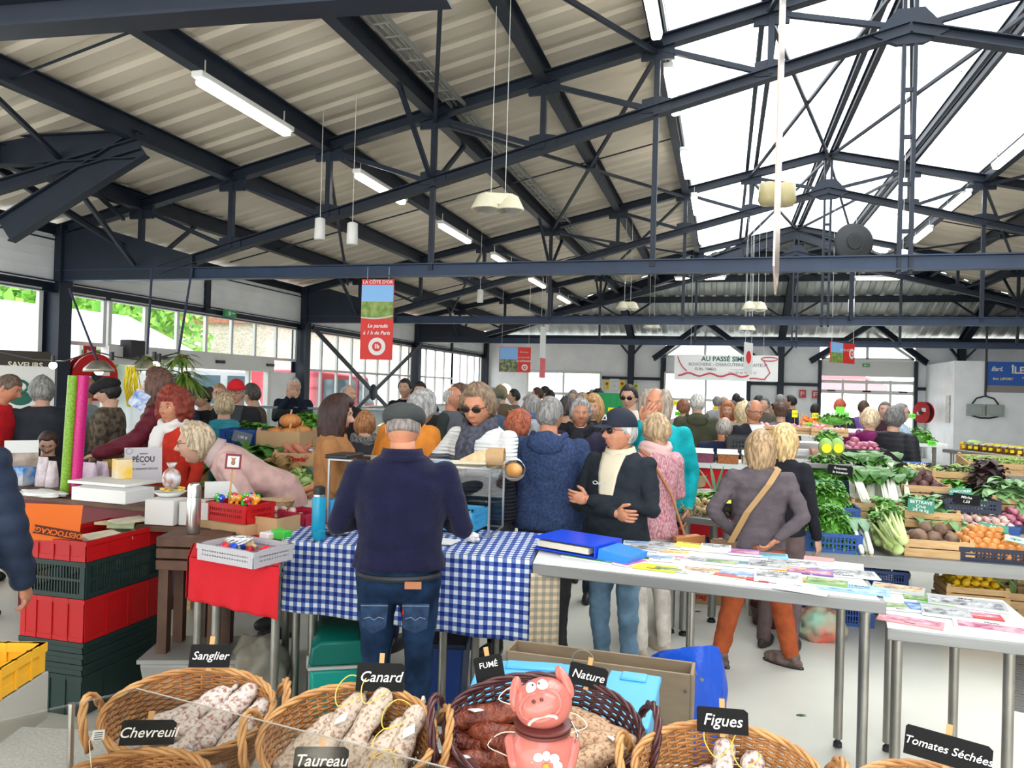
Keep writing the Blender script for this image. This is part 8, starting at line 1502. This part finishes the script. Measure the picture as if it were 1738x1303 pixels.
# ---------------- sweet stall on the left ----------------
DRED = M('dark_red_table', (.12, .008, .012), .5, bump=.1, bs=20)
cA, cB = PZ(-120, 822, .97), PZ(282, 862, .97); rc_ = atan2((cB-cA).y, (cB-cA).x); Lc = (cB-cA).length; t = thing('sweet_stall', 'dark red wooden sweet stall on the left', 'table', (cA.x, cA.y, 0), rc_); b = MB(); b.box((Lc/2, .33, .955), (Lc, .72, .03)); b.obj('table_top', WOODD, t, bevel=.004); b = MB(); b.box((Lc/2, .02, .82), (Lc*.99, .03, .24)); b.obj('front_board', DRED, t)
for x in (.1, Lc-.1):
    for y in (.08, .62): b = MB(); b.box((x, y, .465), (.06, .06, .93)); b.obj('leg', DRED, t)
def cs_(px, py, dz=0): return PZ(px, py, .971)
for (x, m_, lb, r, dd_) in ((116, M('lime_glitter', (.16, .32, .015), .4, var=.3, vs=120), 'tall lime green glitter roll standing on the sweet stall', .035, 0), (133, M('magenta_glitter', (.48, .01, .15), .4, var=.25, vs=120), 'tall magenta glitter roll beside the lime one', .035, .02)):
    p = cs_(x-5, 838); b = MB(); b.tube([(0, 0, 0), (.035, 0, .735)], r*.9, 18); o = b.obj('wrapping_roll', m_, None, 2); o.location = p; tag(o, lb, 'roll')
def bx_(px, py, w, d, h, m_, lb, nm, cat, rz=0, lift=0, bev=.003):
    w, d, h, lift = w*.92, d*.92, h*.92, lift*.92; p = cs_(px, py); o = MB().box((0, 0, h/2), (w, d, h)).obj(nm, m_, bevel=bev); o.location = (p.x, p.y, .971+lift); o.rotation_euler = (0, 0, rc_+rz); tag(o, lb, cat); return o
def sign(px, pyb, w, h, m_, lb, nm='menu_board', face_=0):
    w *= .92; h *= .92; p = cs_(px, pyb); o = MB().box((0, 0, h/2), (w, .008, h)).obj(nm, m_); o.location = p; o.rotation_euler = (radians(-8), 0, facecam(p, face_)); tag(o, lb, 'sign'); return o
o = sign(35, 815, .22, .30, WHITEM, 'white sign with a sepia almond picture at the far left of the stall'); b = MB(); b.box((0, -.006, .11), (.2, .002, .16)); b.obj('picture', M('sepia_print', (.5, .42, .36), .6, c2=(.2, .14, .1), vs=9), o)
o = sign(243, 820, .26, .27, M('pale_lilac_board', (.58, .55, .58), .5), 'pale sign with the sweet maker name beside the red haired woman', face_=8); text('PÉCOU', .055, INK, o, (.0, -.006, .165), bold=.001, xs=.8); text('MAISON', .014, INK, o, (0, -.006, .205)); text('1788', .012, INK, o, (0, -.006, .13)); text('NOS GRANDS DÉLICES', .018, INK, o, (0, -.006, .10)); b = MB(); b.tube([(-.09+.02*cos(k*.6), -.006, .225+.02*sin(k*.6)) for k in range(12)], .0012, 4); b.obj('round_stamp', INK, o)
bx_(35, 822, .19, .12, .13, M('candy_box_blue', (.02, .2, .6), .4, c2=(.5, .5, .45), vs=12), 'blue printed sweet box at the left of the stall', 'sweet_box', 'box')
FILM = M('clear_sweet_bag', (.62, .54, .56), .3, c2=(.42, .34, .36), vs=22, bump=.5, bs=40); LILF = M('lilac_sweet_bag', (.5, .38, .48), .35, c2=(.62, .52, .58), vs=20, bump=.5, bs=30)
for k, (x, y, w, h, m_, lb) in enumerate(((72, 824, .10, .19, FILM, 'tall clear bag of white sweets left of the rolls'), (88, 826, .08, .17, FILM, 'clear bag of sweets with a red tag next to the lime roll'), (150, 822, .13, .15, LILF, 'lilac bag of sugared almonds right of the magenta roll'), (172, 820, .11, .15, LILF, 'second lilac bag of sugared almonds'), (208, 815, .12, .14, LILF, 'third lilac bag of sugared almonds behind the yellow box'), (230, 815, .09, .08, LILF, 'small lilac bag below the name sign'))):
    p = cs_(x, y); b = MB(); b.grid(lambda i, j: V((w/2*cos(i*2*pi)*(1-.25*j**3)*(1+.06*sin(i*30)), .04*sin(i*2*pi)*(1-.85*j**2), h*j)), 24, 10, wrap=True); o = b.obj('sweet_bag', m_, None, True); o.location = p; tag(o, lb, 'bag')
bx_(192, 848, .44, .24, .085, WHITEM, 'large flat white cardboard box at the front of the sweet stall', 'white_box', 'box', .02); o = bx_(190, 842, .48, .27, .02, WHITEM, 'white lid on the large flat box', 'box_lid', 'lid', .02, .087)
bx_(206, 838, .12, .10, .13, M('yellow_wrap', (.8, .5, .02), .35, c2=(.75, .7, .6), vs=5), 'cube shaped present in yellow wrapping on the flat box', 'gift_box', 'box', -.5, .108)
p = cs_(72, 842); crumple('paper_bags', 'flat pile of crumpled white paper bags left of the rolls', (p.x, p.y, .972), (.16, .07, .02), WHITEM, 'paper', 21)
for (x, y, w, h, lb) in ((264, 892, .17, .14, 'grey white carton below the sweet plate'), (322, 893, .17, .13, 'second grey white carton beside the thermos')):
    p = PZ(x, y, .89); o = MB().box((0, 0, h/2), (w, .14, h)).obj('carton', M('offwhite_carton', (.62, .6, .57), .6), bevel=.004); o.location = (p.x, p.y+.08, .891); o.rotation_euler = (0, 0, .15); tag(o, lb, 'box')
q = PZ(290, 893, .89); t = thing('low_stand', 'low wooden stand under the grey white cartons', 'stand', (q.x, q.y+.08, 0), .15); b = MB(); b.box((0, 0, .872), (.44, .16, .032)); b.obj('board', WOODD, t)
for e in (-.25, .25): b = MB(); b.box((e*.7, 0, .43), (.05, .14, .855)); b.obj('leg', WOODD, t)
p = PZ(288, 842, 1.033); t = thing('sweet_plate', 'white plate of yellow sweets on the cartons', 'plate', (p.x, p.y, 1.032)); b = MB(); b.lathe([(.05, 0), (.09, .03), (.085, .03), (.04, .008)], 24); b.obj('plate_rim', WHITEM, t, True); b = MB(); random.seed(2)
for k in range(14): b.ell((rnd(-.05, .05), rnd(-.05, .05), .035+rnd(0, .02)), (.018, .012, .008), 8, 6)
b.obj('sweets', M('sweet_yellow', (.75, .55, .1), .4), t, True)
p = PD(291, 812, 4.32); b = MB(); b.ell((0, 0, 0), (.055, .045, .06), 16, 12); b.tube([(0, 0, .055), (0, 0, .09)], [.012, .03], 8); o = b.obj('sweet_bag', M('brown_blue_sweets', (.3, .14, .09), .3, c2=(.65, .65, .68), vs=28, bump=.4), None, True); o.location = (p.x, p.y, p.z); tag(o, 'round clear bag of brown and white sweets in front of the red jacket', 'bag')
p = PZ(352, 862, .93); o = MB().box((0, 0, .10), (.22, .006, .21)).obj('menu_board', WHITEM); o.location = (p.x, p.y+.15, .868); o.rotation_euler = (radians(-10), 0, facecam(p)); tag(o, 'blank white board standing behind the thermos', 'sign')
p = PD(396, 783, 4.3); o = MB().box((0, 0, 0), (.085, .012, .085)).obj('bear_picture', M('frame_maroon', (.2, .02, .03), .5)); o.location = p; o.rotation_euler = (0, radians(4), facecam(p)); tag(o, 'small maroon framed card with a bear drawing', 'frame'); b = MB(); b.box((0, -.008, 0), (.062, .003, .062)); b.obj('mount', WHITEM, o); b = MB(); b.ell((0, -.010, -.006), (.012, .002, .014), 10, 6); b.ell((0, -.010, .012), (.010, .002, .009), 10, 6); b.ell((-.009, -.010, .02), .004, 6, 4); b.ell((.009, -.010, .02), .004, 6, 4); b.obj('bear_drawing', M('bear_brown', (.35, .18, .1), .7), o)
b = MB(); b.bar((0, .01, -.04), (0, .01, -(p.z-.868)), .01, .01); b.obj('stick', PEG, o)
p = PD(398, 815, 4.25); b = MB(); b.grid(lambda i, j: V((.05*cos(i*2*pi)*(1-.2*j), .03*sin(i*2*pi)*(1-.8*j*j), .15*j)), 20, 8, wrap=True); o = b.obj('biscuit_bag', M('biscuit_film', (.55, .36, .2), .35, c2=(.7, .5, .35), vs=20), None, True); o.location = (p.x, p.y, .868); tag(o, 'clear bag of biscuits under the framed bear card', 'bag')
# food stall far left (orange food, leaflet, counter)
T = simple_stall(215, 745, 6.6, 1.5, 'counter of fried food at the back left', 1.0, CARD, .95, .5)
o = MB().box((0, 0, .03), (.5, .4, .08)).obj('food_heap', M('fried_food', (.75, .38, .03), .5, c2=(.85, .6, .15), vs=18, bump=1, bs=25), bevel=.02); o.matrix_world = T; tag(o, 'tray of golden fried food behind the checked shirt', 'food')
p = PD(236, 678, 5.7); o = MB().box((0, 0, 0), (.11, .004, .13)).obj('leaflet', M('leaflet_blue', (.03, .15, .55), .5, c2=(.7, .75, .8), vs=20)); o.location = p; o.rotation_euler = (0, radians(32), facecam(p)); tag(o, 'blue and white leaflet held out by the maroon coated woman', 'leaflet')
T = simple_stall(20, 725, 6.9, 1.6, 'white counter at the far left', .5, None, .95, .5)
# floor drain and litter on the floor
p = PZ(1712, 1145, 0); o = MB().box((0, 0, .0), (.14, 1.6, .008)).obj('floor_drain', M('drain_grey', (.12, .12, .12), .6)); o.location = (p.x+.1, p.y+.1, .013); o.rotation_euler = (0, 0, -.3); tag(o, 'narrow dark floor drain grating at the right edge', 'drain'); b = MB()
for k in range(30): b.box((0, -.78+.053*k, .005), (.13, .012, .004))
b.obj('grating', INOX, o)
for (x, y, lb) in ((1353, 1217, 'small dark green scrap on the floor right of the figs label'), (1180, 1040, 'tiny leaf scrap on the floor behind the carton')): p = PZ(x, y, 0); b = MB(); leafmesh(b, V((0, 0, .003)), V((1, .2, 0)), .05, .01, 0); b.box((.01, 0, .002), (.03, .012, .003)); o = b.obj('floor_scrap', MATS['chard_green']); o.location = (p.x, p.y, .011); tag(o, lb, 'scrap')
bpy.data.scenes.remove(TMP)
